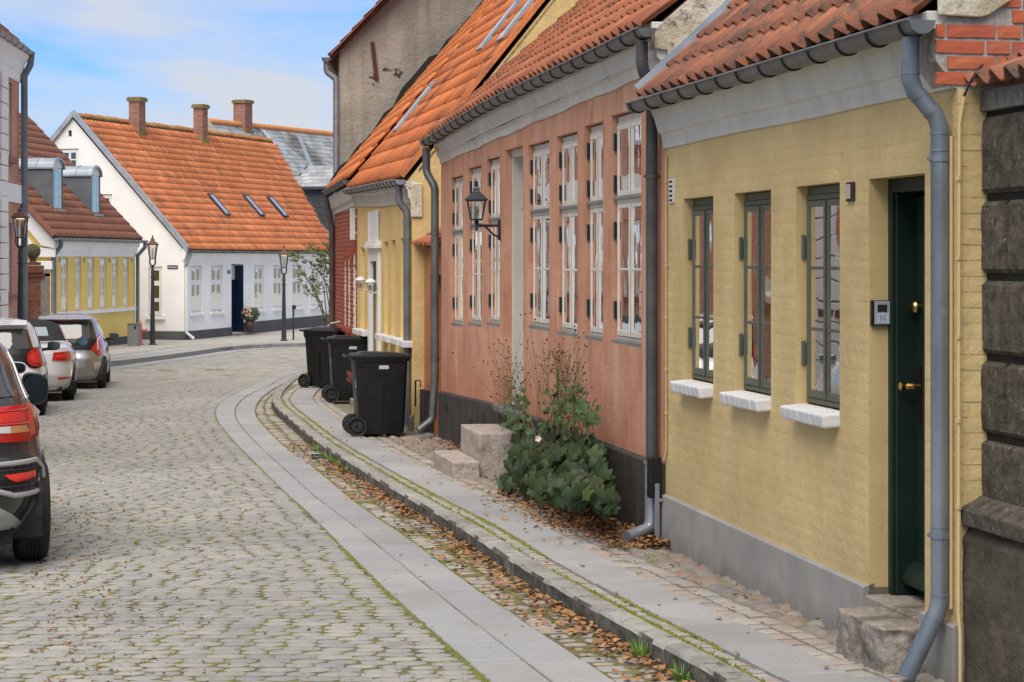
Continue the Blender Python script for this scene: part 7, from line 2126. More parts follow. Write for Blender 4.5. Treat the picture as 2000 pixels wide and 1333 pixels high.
def small_hatch(t, paintm, lamp='round', W=.81, L=3.47, H=1.46, dark_tail=True, rim=M_RIM, yw=.60, wb=2.34, spoiler=True, r=.29):
    hw = [(.18, W * .90), (.28, W * .975), (.48, W), (.68, W * .985), (.82, W * .955), (.92, W * .915), (1.0, W * .875), (1.15, W * .815), (H - .14, W * .735), (H - .07, W * .67), (H - .03, W * .56), (H, W * .30)]
    yr = [(.18, .10), (.26, .03), (.42, .0), (.60, .02), (.72, .07), (.92, .12), (1.0, .16), (H - .16, .36), (H - .08, .42), (H - .03, .60), (H, 1.05)]
    yf = [(.18, L - .10), (.3, L - .02), (.48, L), (.62, L - .06), (.74, L - .22), (.86, L - .62), (.96, L - .95), (1.1, L - 1.15), (H - .10, L - 1.75), (H - .03, L - 1.95), (H, L - 2.2)]
    c = Car(hw, yr, yf, 4.4, .18, H)
    o = c.body(t, paintm, [(yw, r), (yw + wb, r)], r + .055)
    x1 = c.par(1.0)[0]; x2 = c.par(H - .16)[0]
    c.patch([('r', -x1 * .86, 1.0), ('r', -x2 * .86, H - .17), ('r', x2 * .86, H - .17), ('r', x1 * .86, 1.0)], .012, o, 'rear_window', M_CGL, rings=8)
    if dark_tail:
        c.patch([('r', -.58, .78), ('r', -x1 * .86, .995), ('r', x1 * .86, .995), ('r', .58, .78)], .010, o, 'tailgate_panel', M_BLK, rings=8)
    if spoiler:
        mb = MB(); hwz = c.par(H - .10)[0] * .92
        mb.prism([(-hwz, .30, H - .125), (-hwz, .26, H - .10), (-hwz, .62, H - .035), (-hwz, .62, H - .10)], (2 * hwz, 0, 0)); mb.build('spoiler', paintm, o, bevel=.012)
        mb = MB(); mb.box(-.16, .16, .268, .275, H - .118, H - .106); mb.build('brake_light', M_RED2, o)
    lm = []
    for sd in (1, -1):
        if lamp == 'round':
            cx_, cz_ = W * .80, .86
            P = [('r', sd * min(c.par(cz_ + .155 * math.sin(a))[0] * .985, cx_ + .15 * math.cos(a) * (1 if math.cos(a) < 0 else .9)), cz_ + .155 * (abs(math.sin(a)) ** .75) * math.copysign(1, math.sin(a))) for a in [2 * math.pi * k / 14 + .1 for k in range(14)]]
            c.patch(P, .016, o, 'tail_lamp_surround', M_BLK, thick=.03)
            Q = [('r', sd * (abs(q[1]) + (W * .80 - abs(q[1])) * .14), cz_ + (q[2] - cz_) * .86) for q in P]
            l_ = c.patch(Q, .034, o, 'tail_lamp', M_RED, thick=.02)
            Q2 = [('r', sd * (abs(q[1]) + (W * .78 - abs(q[1])) * .45), cz_ + (q[2] - cz_) * .5) for q in P]
            c.patch(Q2, .040, l_, 'lamp_core', M_RED2, thick=.01)
        else:
            P = [('r', sd * W * .62, .80), ('r', sd * W * .80, .66), ('r', sd * W * .965, .66), ('r', sd * W * .955, .80), ('r', sd * W * .93, .95), ('r', sd * W * .885, 1.12), ('r', sd * W * .80, 1.08), ('r', sd * W * .74, .93)]
            l_ = c.patch(P, .018, o, 'tail_lamp', M_RED, thick=.02, rings=6)
            mb = MB(); 
            path = [c.P(c.tr(sd * x * W, z), z, .028) for x, z in ((.80, 1.02), (.755, .96), (.77, .78), (.93, .72))]
            mb.tube(path, .012, 6); mb.tube([c.P(c.tr(sd * x * W, z), z, .028) for x, z in ((.80, 1.02), (.88, 1.04))], .012, 6)
            mb.build('lamp_stripe', M_CLR, l_, smooth=True)
            c.patch([('r', sd * W * .72, .40), ('r', sd * W * .70, .52), ('r', sd * W * .84, .56), ('r', sd * W * .88, .50), ('r', sd * W * .86, .38)], .004, o, 'bumper_recess', M_SLV, thick=.02)
    mb = MB(); mb.box(-.26, .26, -.012, .004, .50, .61); pl_ = mb.build('number_plate', M_CLR, o)
    # side glass, door seams, handles
    zb = .985; zt = H - .16
    side_glass(c, o, [[(.62, 1.04), (.80, zt), (1.24, zt + .02), (1.28, zb)], [(1.34, zb - .005), (1.31, zt + .02), (1.80, zt - .02), (2.32, zb - .02)]])
    for sd in (1, -1):
        mb = MB()
        for ys in ((1.30, 1.31), (2.25, 2.38)):
            mb.tube([c.P(c.tsd(ys[0] + (ys[1] - ys[0]) * k / 6, .28 + .66 * k / 6, sd), .28 + .66 * k / 6, .0005) for k in range(7)], .005, 5)
        mb.build('door_seam', M_BLK, o)
        mb = MB(); mb.tube([c.P(c.tsd(y, .86, sd), .86, .022) for y in (1.38, 1.44, 1.52, 1.56)], .013, 6); mb.build('door_handle', paintm, o, smooth=True)
    for x in (W - .015, -W + .015):
        for y in (yw, yw + wb): wheel(t, x, y, r, .18, rim, seed=.3, spokes=8)
    for sd in (1, -1): mirror(o, (sd * (W + .09), 2.28, .99), sd, .20, .14, M_BLK if lamp != 'white' else paintm, M_MIR)
    mb = MB(); mb.box(-W * .75, W * .75, .2, L - .2, .16, .24); mb.build('underbody', M_RUBBER, o)
    return c, o

cr = lambda x, y: on_plane(x, y, road_z)
# white hatch with round lamps
w1 = cr(90, 810)
t = place_car('parked_hatchback', 'small white hatchback with a round red tail lamp, parked in front of the white convertible', w1, -.215, None, .80, .60, 2.34)
small_hatch(t, M_CWHT)
# warm grey hatch
w3 = cr(207, 758)
t = place_car('parked_hatchback', 'small warm grey hatchback with an angular red tail lamp, farthest car in the row', w3, -.165, None, .80, .55, 2.42)
c3, o3 = small_hatch(t, M_CGRY, lamp='tall', W=.82, L=3.54, H=1.49, dark_tail=True, yw=.55, wb=2.42, r=.30)
mb = MB(); mb.tube([(-.0, 1.15, 1.48), (.0, .95, 1.72)], .004, 5); mb.build('aerial', M_BLK, o3)
# white car hidden between: only its mirror looks out
t = place_car('parked_car', 'white car almost hidden behind the dark car, showing only its rounded white door mirror', (-5.42, 21.9), -.225, None, .83, .62, 2.5)
c2, o2 = small_hatch(t, M_CWHT, lamp='white', W=.84, L=3.9, H=1.44, dark_tail=False, yw=.62, wb=2.5)
# convertible
w2 = cr(146, 781)
t = place_car('parked_convertible', 'pearl white convertible with a closed charcoal fabric roof between two hatchbacks', w2, -.20, None, .87, .86, 2.58)
W = .885; H = 1.40; L = 4.35
hw = [(.19, W * .90), (.30, W * .98), (.55, W), (.72, W * .985), (.84, W * .965), (.93, W * .92), (.985, W * .84), (1.02, W * .80), (1.2, W * .71), (1.30, W * .64), (1.36, W * .50), (1.40, W * .22)]
yr = [(.19, .16), (.28, .06), (.45, .0), (.62, .03), (.80, .06), (.93, .10), (.975, .30), (1.0, .75), (1.02, .86), (1.2, 1.18), (1.30, 1.42), (1.36, 1.65), (1.40, 2.1)]
yf = [(.19, L - .12), (.3, L - .03), (.5, L), (.62, L - .06), (.72, L - .3), (.85, L - .9), (.96, L - 1.35), (1.1, L - 1.6), (1.30, L - 1.95), (1.36, L - 2.05), (1.40, L - 2.3)]
cc = Car(hw, yr, yf, 4.6, .19, H)
M_TOP = nmat('charcoal_roof_fabric', (.020, .021, .024), (.035, .036, .04), 8, .9, .3, 200, .002, obj=True)
oc = cc.body(t, M_CPRL, [(.86, .315), (.86 + 2.58, .315)], .375, mats2=M_TOP, zsplit=1.02)
cc.patch([('r', -.42, 1.10), ('r', -.37, 1.25), ('r', .37, 1.25), ('r', .42, 1.10)], .012, oc, 'rear_window', flat('hazy_rear_window', (.36, .44, .48), .12, coat=1), rings=6)
side_glass(cc, oc, [[(1.30, 1.05), (1.62, 1.26), (1.95, 1.28), (1.98, 1.03)], [(2.03, 1.03), (2.0, 1.28), (2.35, 1.24), (2.80, 1.0)]], mat=M_CGL)
for sd in (1, -1):
    l_ = cc.patch([('r', sd * .50, .70), ('r', sd * .52, .83), ('r', sd * .86, .86), ('r', sd * .865, .71), ('r', sd * .80, .68)], .020, oc, 'tail_lamp', M_RED, rings=6, thick=.02)
    cc.patch([('r', sd * .55, .74), ('r', sd * .56, .80), ('r', sd * .82, .81), ('r', sd * .82, .74)], .026, l_, 'lamp_core', M_RED2, thick=.01)
    cc.patch([('r', sd * .60, .375), ('r', sd * .60, .41), ('r', sd * .80,   .42), ('r', sd * .80, .385)], .012, oc, 'reflector', M_RED, thick=.01)
    for x in (W - .015,): 
        for y in (.86, .86 + 2.58): wheel(t, sd * x, y, .315, .215, M_RIM, seed=.5, spokes=5)
    mirror(oc, (sd * (W + .10), 2.72, .98), sd, .20, .14, M_BLK, M_MIR)
    mb = MB()
    for ys in ((1.75, 1.72), (3.0, 2.86)): mb.tube([cc.P(cc.tsd(ys[0] + (ys[1] - ys[0]) * k / 6, .30 + .62 * k / 6, sd), .30 + .62 * k / 6, .0005) for k in range(7)], .005, 5)
    mb.build('door_seam', M_BLK, oc)
    mb = MB(); mb.tube([cc.P(cc.tsd(y, .80, sd), .80, .022) for y in (1.85, 1.92, 2.02, 2.08)], .013, 6); mb.build('door_handle', M_CPRL, oc, smooth=True)
mb = MB(); mb.box(-.26, .26, -.012, .004, .52, .63); mb.build('number_plate', M_CLR, oc)
mb = MB(); mb.box(-W * .75, W * .75, .25, L - .2, .16, .25); mb.build('underbody', M_RUBBER, oc)

# dark SUV, its rear right corner only
w0 = cr(92, 1092)
SW = .905; SH_ = 1.60; SLn = 4.25; yw = .78
t = place_car('parked_suv', 'blue black SUV nearest in the parked row, large red tail lamp and silver bumper trim', w0, -.315, None, SW - .01, yw, 2.6)
hw = [(.20, SW * .84), (.30, SW * .92), (.42, SW * .975), (.60, SW), (.74, SW * .992), (.88, SW * .965), (1.0, SW * .93), (1.08, SW * .885), (1.2, SW * .82), (1.38, SW * .745), (1.50, SW * .66), (1.56, SW * .54), (1.60, SW * .3)]
yr = [(.20, .22), (.30, .12), (.40, .03), (.50, .0), (.62, .0), (.70, .05), (.76, .10), (.90, .11), (1.06, .14), (1.14, .20), (1.40, .44), (1.48, .50), (1.54, .66), (1.60, 1.3)]
yf = [(.20, SLn - .12), (.35, SLn), (.7, SLn - .02), (.85, SLn - .15), (.98, SLn - .7), (1.06, SLn - 1.1), (1.45, SLn - 1.9), (1.54, SLn - 2.1), (1.60, SLn - 2.4)]
cs = Car(hw, yr, yf, 4.2, .20, SH_)
os_ = cs.body(t, M_CNVY, [(yw, .345), (yw + 2.6, .345)], .40, NT=220, NZ=90)
xw = cs.par(1.15)[0]; xr_ = cs.par(1.42)[0]
cs.patch([('r', -xw * .84, 1.14), ('r', -xr_ * .84, 1.43), ('r', xr_ * .84, 1.43), ('r', xw * .84, 1.14)], .010, os_, 'rear_window', M_CGL, rings=8)
side_glass(cs, os_, [[(.66, 1.14), (.86, 1.40), (1.06, 1.43), (1.12, 1.13)], [(1.2, 1.12), (1.14, 1.44), (1.95, 1.46), (2.0, 1.11)], [(2.08, 1.11), (2.03, 1.46), (2.5, 1.40), (3.0, 1.09)]])
cs.outline([('s', .60, 1.115), ('s', .84, 1.42), ('s', 1.5, 1.465), ('s', 2.3, 1.45), ('s', 3.08, 1.07)], .008, .008, os_, 'window_trim', M_SLV)
for sd in (1, -1):
    P = [('r', sd * q[0], q[1]) for q in ((.30, .88), (.30, .99), (.34, 1.07), (.74, 1.085), (.805, 1.04), (.82, .93), (.80, .87), (.74, .845), (.52, .855))]
    l_ = cs.patch(P, .022, os_, 'tail_lamp', M_RED, rings=8, thick=.03)
    cs.patch([('r', sd * .40, .975), ('r', sd * .40, 1.035), ('r', sd * .69, 1.045), ('r', sd * .69, .98)], .026, l_, 'lamp_core', M_RED2, thick=.006)
    cs.patch([('r', sd * .40, .915), ('r', sd * .40, .95), ('r', sd * .60, .953), ('r', sd * .60, .908)], .026, l_, 'reversing_lens', M_CLR, thick=.006)
    cs.patch([('r', sd * .605, .908), ('r', sd * .605, .953), ('r', sd * .70, .953), ('r', sd * .725, .908)], .026, l_, 'indicator_lens', M_AMB, thick=.006)
    cs.outline([('r', sd * .38, .965), ('r', sd * .38, 1.045), ('r', sd * .72, 1.052), ('r', sd * .73, .968)], .005, .026, l_, 'lamp_rib', M_RED2)
    fr_ = [('r', sd * .28, .66), ('r', sd * .30, .70), ('r', sd * .78, .715), ('r', sd * .825, .66), ('r', sd * .835, .56), ('r', sd * .81, .51), ('r', sd * .62, .51), ('r', sd * .46, .56)]
    g_ = cs.patch(fr_, .004, os_, 'bumper_grille', M_BLK, rings=6, thick=.02)
    cs.outline(fr_, .018, .014, os_, 'bumper_trim', M_SLV)
    cs.patch([('r', sd * .60, .61), ('r', sd * .56, .64), ('r', sd * .77, .65), ('r', sd * .775, .61), ('r', sd * .64, .595)], .014, g_, 'reflector', M_RED2, rings=3, thick=.012)
    mb = MB()
    for z in (.54, .57, .67, .69):
        for k in range(7):
            x0 = .46 + k * .055 + (.02 if int(z * 100) % 2 else 0)
            if x0 > .80: continue
            mb.bar(cs.P(cs.tr(sd * x0, z), z, .008), cs.P(cs.tr(sd * (x0 + .04), z), z, .008), .008, .008)
    mb.build('grille_mesh', flat('grille_grey', (.06, .06, .065), .4), g_)['kind'] = 'stuff'
    cs.patch([('r', sd * .02, .27), ('r', sd * .02, .44), ('r', sd * .52, .44), ('r', sd * .62, .38), ('r', sd * .70, .28)], .010, os_, 'skid_plate', M_SLV, rings=5, thick=.02)
    cs.patch([('s', .02 + .2, .30, sd), ('s', .22, .44, sd), ('s', .32, .62, sd), ('s', .38, .62, sd), ('s', .36, .30, sd)], .004, os_, 'wheel_arch_trim', M_BLK)
    mb = MB(); mb.tube([cs.P(cs.tr(sd * x, .735), .735, .004) for x in (.2, .5, .75, .84)], .004, 5); mb.build('panel_seam', M_BLK, os_)
    for y in (yw, yw + 2.6): wheel(t, sd * (SW - .01), y, .345, .225, M_RIM, seed=.2, spokes=5)
    mirror(os_, (sd * (SW + .07), 2.85, 1.08), sd, .21, .25, M_BLK, M_MIRD)
    mb = MB(); mb.tube([cs.P(cs.tsd(y, .98, sd), .98, .03) for y in (1.25, 1.32, 1.42, 1.48)], .014, 6); mb.build('door_handle', M_SLV, os_, smooth=True)
mb = MB(); mb.box(-.30, .30, .04, .07, .78, .92); mb.build('number_plate', M_CLR, os_)
mb = MB(); mb.box(-SW * .7, SW * .7, .3, SLn - .2, .17, .28); mb.tube([(.45, .12, .24), (.45, .6, .26)], .035, 10); mb.build('underbody', M_RUBBER, os_)
# ------------------------------------------------------------------ wheelie bins
def bin_(name, label, x, d, rot, sc, sticker=True):
    t = thing(name, label, 'bin', (x, d, walk_z(d)), rot, 'black wheelie bins on the pavement', local=True)
    t.scale = (sc, sc, sc)
    # local: +x towards the lid's front, hinge and wheels at -x, width along y
    mb = MB(); rings = []
    for z, x0, x1, hy in ((.03, -.235, .315, .235), (.10, -.245, .325, .245), (.90, -.29, .36, .275), (.93, -.29, .36, .275), (.935, -.31, .385, .29), (.975, -.31, .385, .29)):
        r = .045; ring = []
        for cx_, cy_, a0 in ((x1 - r, hy - r, 0), (x0 + r, hy - r, 90), (x0 + r, -hy + r, 180), (x1 - r, -hy + r, 270)):
            for k in range(5):
                a = R(a0 + 90 * k / 4); ring.append((cx_ + r * math.cos(a), cy_ + r * math.sin(a), z))
        rings.append(ring)
    n = 20
    for rg in rings: mb.v += rg
    for i in range(len(rings) - 1):
        for k in range(n): mb.f.append([i * n + k, i * n + (k + 1) % n, (i + 1) * n + (k + 1) % n, (i + 1) * n + k]); mb.m.append(0)
    mb.f.append(list(range(n))[::-1]); mb.m.append(0); mb.f.append([5 * n + k for k in range(n)]); mb.m.append(0)
    for s in (-1, 1):
        mb.prism([(-.0, s * .262, .15), (.012, s * .268, .15), (.02, s * .28, .62), (.0, s * .275, .62)], (.012, 0, 0))
        mb.prism([(-.26, s * .27, .84), (-.20, s * .27, .84), (-.21, s * .29, .93), (-.30, s * .29, .93)], (0, -s * .03, 0))
    bd = mb.build('body', M_PLAST, t, smooth=True, angle=30)
    mb = MB()
    def ring2(x0, x1, hy, zl, zr_, r=.05):
        o = []
        for cx_, cy_, a0 in ((x1 - r, hy - r, 0), (x0 + r, hy - r, 90), (x0 + r, -hy + r, 180), (x1 - r, -hy + r, 270)):
            for k in range(5):
                a = R(a0 + 90 * k / 4); X = cx_ + r * math.cos(a); o.append((X, cy_ + r * math.sin(a), zl + (zr_ - zl) * (X - x0) / (x1 - x0)))
        return o
    L_ = [ring2(-.32, .41, .305, .976, .972), ring2(-.32, .41, .305, 1.005, .995), ring2(-.30, .385, .28, 1.025, 1.012), ring2(-.24, .30, .21, 1.030, 1.018), ring2(-.22, .28, .19, 1.045, 1.030), ring2(-.2, .25, .17, 1.05, 1.035)]
    for rg in L_: mb.v += rg
    for i in range(len(L_) - 1):
        for k in range(n): mb.f.append([i * n + k, i * n + (k + 1) % n, (i + 1) * n + (k + 1) % n, (i + 1) * n + k]); mb.m.append(0)
    mb.f.append([5 * n + k for k in range(n)]); mb.m.append(0); mb.f.append(list(range(n))[::-1]); mb.m.append(0)
    for s in (-.16, 0, .16): mb.box(-.38, -.30, s - .03, s + .03, .985, 1.0)
    lid = mb.build('lid', M_PLAST, t, smooth=True, angle=30)
    mb = MB()
    for s in (-.2, -.07, .07, .2): mb.tube([(-.29, s, .955), (-.36, s, .985), (-.40, s, .995)], .016, 8)
    mb.tube([(-.395, -.24, .995), (-.395, .24, .995)], .016, 10); mb.build('handle', M_PLAST, t, smooth=True)
    for s in (-1, 1):
        wm = MB()
        wm.lathe([(.0, s * .275), (.02, s * .305), (.065, s * .305), (.07, s * .285), (.093, s * .282), (.098, s * .305), (.118, s * .31), (.125, s * .30), (.125, s * .265), (.11, s * .258), (0, s * .258)], (-.275, 0, .125), 28, 'y', cap=False)
        wm.build('wheel', M_RUBBER, t, smooth=True, angle=30)
    mb = MB(); mb.tube([(-.275, -.27, .125), (-.275, .27, .125)], .014, 8); mb.build('axle', M_IRON, t)
    if sticker:
        mb = MB(); mb.prism([(.0, -.2745, .84), (.12, -.2745, .84), (.12, -.2790, .885), (.0, -.2790, .885)], (0, .006, 0)); mb.build('address_label', flat('bin_label', (.55, .56, .58), .5), bd)
        gs = MB(); gs.box(-.279, -.272, -.20, -.12, .60, .80); o = gs.build('green_sticker', flat('bin_sticker', (.08, .38, .16), .5), bd)
        o.rotation_euler = (0, 0, 0)
    return t
bin_('wheelie_bin', 'black wheelie bin standing in front of the white doorcase by the near yellow corner pipe', -1.60, 24.15, R(11), .94)
bin_('wheelie_bin', 'black wheelie bin in the middle of the three, beside the potted heather', PX(676, 30.1), 30.4, R(9), .94)
bin_('wheelie_bin', 'black wheelie bin farthest along the pavement, turned with its back to the road', PX(636, 34.3), 34.5, R(-28), .97, sticker=False)

# terracotta pot with heather
pd = 27.6; px_ = PX(722, pd)
pt_ = thing('flower_pot', 'terracotta pot of crimson heather half hidden behind the nearest bin', 'flower pot', (px_, pd, walk_z(pd)))
mb = MB(); z = walk_z(pd); mb.lathe([(.09, 0), (.10, .02), (.145, .30), (.16, .31), (.16, .35), (.14, .35), (.13, .30)], (px_, pd, z), 18); mb.build('pot', nmat('terracotta', (.40, .24, .13), (.50, .31, .18), 6, .85), pt_, smooth=True, angle=30)
mb = MB(); fm_ = MB(); r6 = random.Random(16)
for i in range(420):
    a = r6.uniform(0, 6.28); q = r6.uniform(0, .16); p = Vector((px_ + q * math.cos(a), pd + q * math.sin(a), z + .34)); h = r6.uniform(.10, .26); d_ = Vector((math.cos(a) * q, math.sin(a) * q, h)); t_ = d_.orthogonal().normalized() * .005
    (fm_ if i % 2 else mb).add([p - t_, p + t_, p + d_ + t_ * 3, p + d_ - t_ * 3], [(0, 1, 2, 3)])
mb.build('foliage', M_FOL, pt_, kind='stuff'); fm_.build('blossoms', flat('crimson_heather', (.36, .03, .08), .8), pt_, kind='stuff')

# ------------------------------------------------------------------ street lamps
def street_lamp(label, x, d, zt, zbase, s=1.0):
    """tapered iron post with a glazed copper-roofed lantern; zt: height of the roof's tip"""
    t = thing('street_lamp', label, 'street lamp', (x, d, zbase), 0, 'cast iron street lamps', local=True)
    H = zt - zbase
    hl = .93 * s; hp = H - hl
    mb = MB(); mb.lathe([(.125, 0), (.125, .03), (.085, .06), (.078, .5), (.062, hp * .55), (.050, hp - .42), (.068, hp - .40), (.070, hp - .36), (.048, hp - .34), (.046, hp - .28), (.066, hp - .26), (.052, hp - .22), (.045, hp - .10), (.03, hp)], n=18); mb.build('post', M_LAMPG, t, smooth=True, angle=30)
    mb = MB()
    for k in range(4):
        a = R(45 + 90 * k); c, s_ = math.cos(a), math.sin(a)
        mb.tube([(c * .03, s_ * .03, hp - .06), (c * .10, s_ * .10, hp + .0), (c * .125, s_ * .125, hp + .10), (c * .115, s_ * .115, hp + .17)], .014, 6)
    mb.build('cradle', M_LAMPG, t, smooth=True)
    lantern_head(t, (0, 0, hp + .18), .19 * s, .43 * s, M_LAMPG, M_LGL, M_COPPER, n=4, rot=R(45), taper=.60)
    mb = MB(); mb.lathe([(.10, 0), (.10, .02), (0, .02)], (0, 0, hp + .18 + .395 * s), 14); mb.build('lamp_glow', emit('lamp_glow', (1.0, .80, .50), .45), t)
    mb = MB(); mb.tube([(0, 0, hp + .18), (0, 0, hp + .18 + .30 * s)], .012, 6); mb.build('lamp_stem', M_CLR, t)
    return t
for lb, x, d, yt in (('slate grey street lamp in front of the tall brick house drainpipe', 40, 45.0, 396), ('street lamp in front of the white gable wall beside the yellow house', 298, 64.0, 458), ('street lamp before the front of the white house, between its windows', 554.5, 68.0, 478)):
    street_lamp(lb, PX(x, d), d, PZ(yt, d), walk_z(d), s=1.02)
sp = thing('slim_post', 'slim dark iron post with a small head in front of the white house', 'post', (PX(573, 69), 69, walk_z(69)))
mb = MB(); x = PX(573, 69); mb.tube([(x, 69, walk_z(69)), (x, 69, PZ(600, 69))], .03, 8); mb.build('post', M_LAMPG, sp)
mb = MB(); mb.lathe([(.0, 0), (.05, .0), (.05, .12), (.03, .15), (0, .15)], (x, 69, PZ(600, 69) - .08), 10); mb.lathe([(.03, -.02), (.03, .12)], (x + .06, 69, PZ(600, 69) - .06), 8); mb.build('post_head', M_LAMPG, sp)

# ------------------------------------------------------------------ utility cabinet and hydrant
ud = 63.0; x0, x1 = PX(248.5, ud), PX(268.5, ud); zc = walk_z(ud)
uc = thing('utility_cabinet', 'grey metal utility cabinet standing at the corner of the yellow house', 'utility cabinet', ((x0 + x1) / 2, ud, zc))
mb = MB(); mb.box(x0, x1, ud, ud + .42, zc, PZ(634, ud)); mb.build('cabinet', flat('cabinet_grey', (.26, .27, .26), .5, .3), uc, bevel=.01)
mb = MB(); mb.box(x0 - .02, x1 + .02, ud - .02, ud + .44, PZ(634, ud), PZ(632.5, ud)); mb.build('cabinet_lid', flat('cabinet_lid_grey', (.2, .21, .2), .5, .3), uc)
mb = MB(); mb.box(x1 - .10, x1 - .04, ud - .008, ud - .001, PZ(643, ud), PZ(637, ud)); mb.build('sticker', M_IRON, uc)
hx, hd = PX(272.5, 64.2), 64.2; zh = walk_z(hd)
hy_ = thing('fire_hydrant', 'faded red fire hydrant behind the grey cabinet', 'fire hydrant', (hx, hd, zh))
M_HYD = nmat('faded_hydrant_red', (.42, .13, .11), (.50, .19, .16), 5, .7)
mb = MB(); mb.lathe([(.13, 0), (.13, .04), (.085, .06), (.08, .45), (.10, .47), (.10, .50), (.08, .52), (.08, .62), (.07, .68), (.04, .72), (.03, .76), (0, .77)], (hx, hd, zh), 16); mb.build('barrel', M_HYD, hy_, smooth=True, angle=30)
mb = MB(); mb.lathe([(.05, -.17), (.05, .2), (.065, .2), (.065, .24), (.03, .25)], (hx, hd, zh + .44), 12, 'x'); mb.build('outlet', M_HYD, hy_, smooth=True, angle=30)

# ------------------------------------------------------------------ bicycle leaning behind the far bin
bd_ = 35.6; bx = PX(668, bd_); zb_ = walk_z(bd_)
by = thing('bicycle', 'old bicycle with brown saddle and cream curved handlebar leaning behind the bins', 'bicycle', (bx, bd_, zb_), R(-70), local=True)
mb = MB()
for x in (-.52, .52):
    w_ = MB(); w_.lathe([(.335, -.018), (.345, 0), (.335, .018), (.315, .012), (.315, -.012), (.335, -.018)], (x, 0, .345), 36, 'y', cap=False)
    for k in range(18):
        a = 2 * math.pi * k / 18; w_.bar((x, 0, .345), (x + .32 * math.cos(a), 0, .345 + .32 * math.sin(a)), .004, .004)
    w_.build('wheel', M_RUBBER, by, smooth=True, angle=30)
for a, b in (((-.52, .345), (-.08, .30)), ((-.52, .345), (-.16, .78)), ((-.08, .30), (-.20, .92)), ((-.08, .30), (.40, .72)), ((-.17, .70), (.38, .84)), ((.37, .90), (.52, .345))):
    mb.tube([(a[0], 0, a[1]), (b[0], 0, b[1])], .016, 8)
mb.build('frame', M_IRON, by, smooth=True)
mb = MB(); mb.tube([(.36, 0, .90), (.38, 0, 1.10)], .014, 8); mb.tube([(.12, -.30, 1.02), (.30, -.28, 1.08), (.42, -.12, 1.12), (.40, 0, 1.10), (.42, .12, 1.12), (.30, .28, 1.08), (.12, .30, 1.02)], .013, 8); mb.build('handlebar', flat('cream_chrome', (.72, .70, .64), .25, .5), by, smooth=True)
mb = MB(); mb.prism([(-.36, -.10, .97), (-.36, .10, .97), (-.12, .03, .985), (-.06, 0, .98), (-.12, -.03, .985)], (0, 0, .05)); mb.tube([(-.2, 0, .9), (-.21, 0, .98)], .014, 8); mb.build('saddle', flat('brown_leather', (.10, .045, .03), .5), by, bevel=.015)
mb = MB(); mb.tube([(.12, -.30, 1.02), (.04, -.31, 1.0)], .018, 8); mb.tube([(.12, .30, 1.02), (.04, .31, 1.0)], .018, 8); mb.build('grip', flat('brown_grip', (.12, .06, .04), .6), by)
mb = MB(); mb.lathe([(.03, -.02), (.07, .0), (.03, .02)], (-.08, 0, .30), 16, 'y'); mb.tube([(-.08, .05, .30), (.05, .06, .18)], .01, 6); mb.tube([(-.08, -.05, .30), (-.21, -.06, .42)], .01, 6); mb.build('crank', M_CHROME, by)

# ------------------------------------------------------------------ rambling rose at the brick house's far corner
M_LEAF_R = nmat('rose_leaf', (.05, .085, .02), (.12, .17, .05), 9, .6, 0, spec=.4, tcols=[(.05, .09, .025), (.12, .17, .05), (.09, .12, .03), (.2, .15, .05)])
M_STEM = nmat('green_brown_stem', (.075, .08, .03), (.13, .11, .05), 9, .8, 0)
rd = 37.4; rr = random.Random(77)
rose = thing('rambling_rose', 'tall straggling rose bush with bare arching stems and leafy tips against the white house', 'rose bush', (PX(655, rd), rd, walk_z(rd)))
def rose_pt(x, y, dd=0.0): return Vector((PX(x, rd + dd), rd + dd, PZ(y, rd + dd)))
stems = [[(652, 690), (640, 640), (625, 600), (612, 560), (590, 530), (572, 505), (566, 497)], [(652, 690), (637, 620), (618, 575), (598, 545), (588, 530)], [(655, 690), (650, 600), (640, 560), (622, 530), (604, 512), (585, 503), (570, 500)],
         [(655, 690), (655, 590), (645, 540), (632, 510), (615, 490), (600, 478)], [(656, 690), (658, 560), (652, 510), (640, 485), (628, 470)], [(654, 690), (643, 600), (634, 545), (628, 520), (618, 500)], [(656, 690), (656, 540), (648, 500), (650, 480)],
         [(648, 640), (628, 590), (606, 574), (592, 560), (584, 545)], [(650, 620), (632, 560), (615, 545), (605, 548)]]
sm = MB(); lf = []
for i, st in enumerate(stems):
    off = rr.uniform(-.35, .35)
    P = [rose_pt(x, y, off * k / len(st)) for k, (x, y) in enumerate(st)]
    P[0].z = walk_z(rd) - .02
    sm.tube(P, [.014 - .010 * k / (len(P) - 1) for k in range(len(P))], 5)
    for k in range(2, len(P)):
        m_ = 3 if k < len(P) - 2 else 14
        for _ in range(m_): lf.append(P[k - 1].lerp(P[k], rr.random()) + Vector((rr.gauss(0, .05), rr.gauss(0, .07), rr.gauss(0, .05))))
for cx_, cy_, n_, sx, sy in ((640, 505, 150, 12, 12), (628, 520, 80, 12, 10), (620, 568, 55, 8, 6), (618, 490, 55, 7, 6), (575, 500, 22, 6, 5), (589, 534, 24, 4, 5), (652, 495, 90, 8, 14), (650, 530, 60, 8, 14), (604, 484, 20, 5, 5), (645, 600, 14, 8, 10), (612, 548, 10, 6, 6)):
    for _ in range(int(n_ * .62)):
        lf.append(rose_pt(cx_ + rr.gauss(0, sx), min(640, cy_ + rr.gauss(0, sy)), rr.uniform(-.5, .5)))
sm.build('stems', M_STEM, rose, smooth=True, kind='stuff')
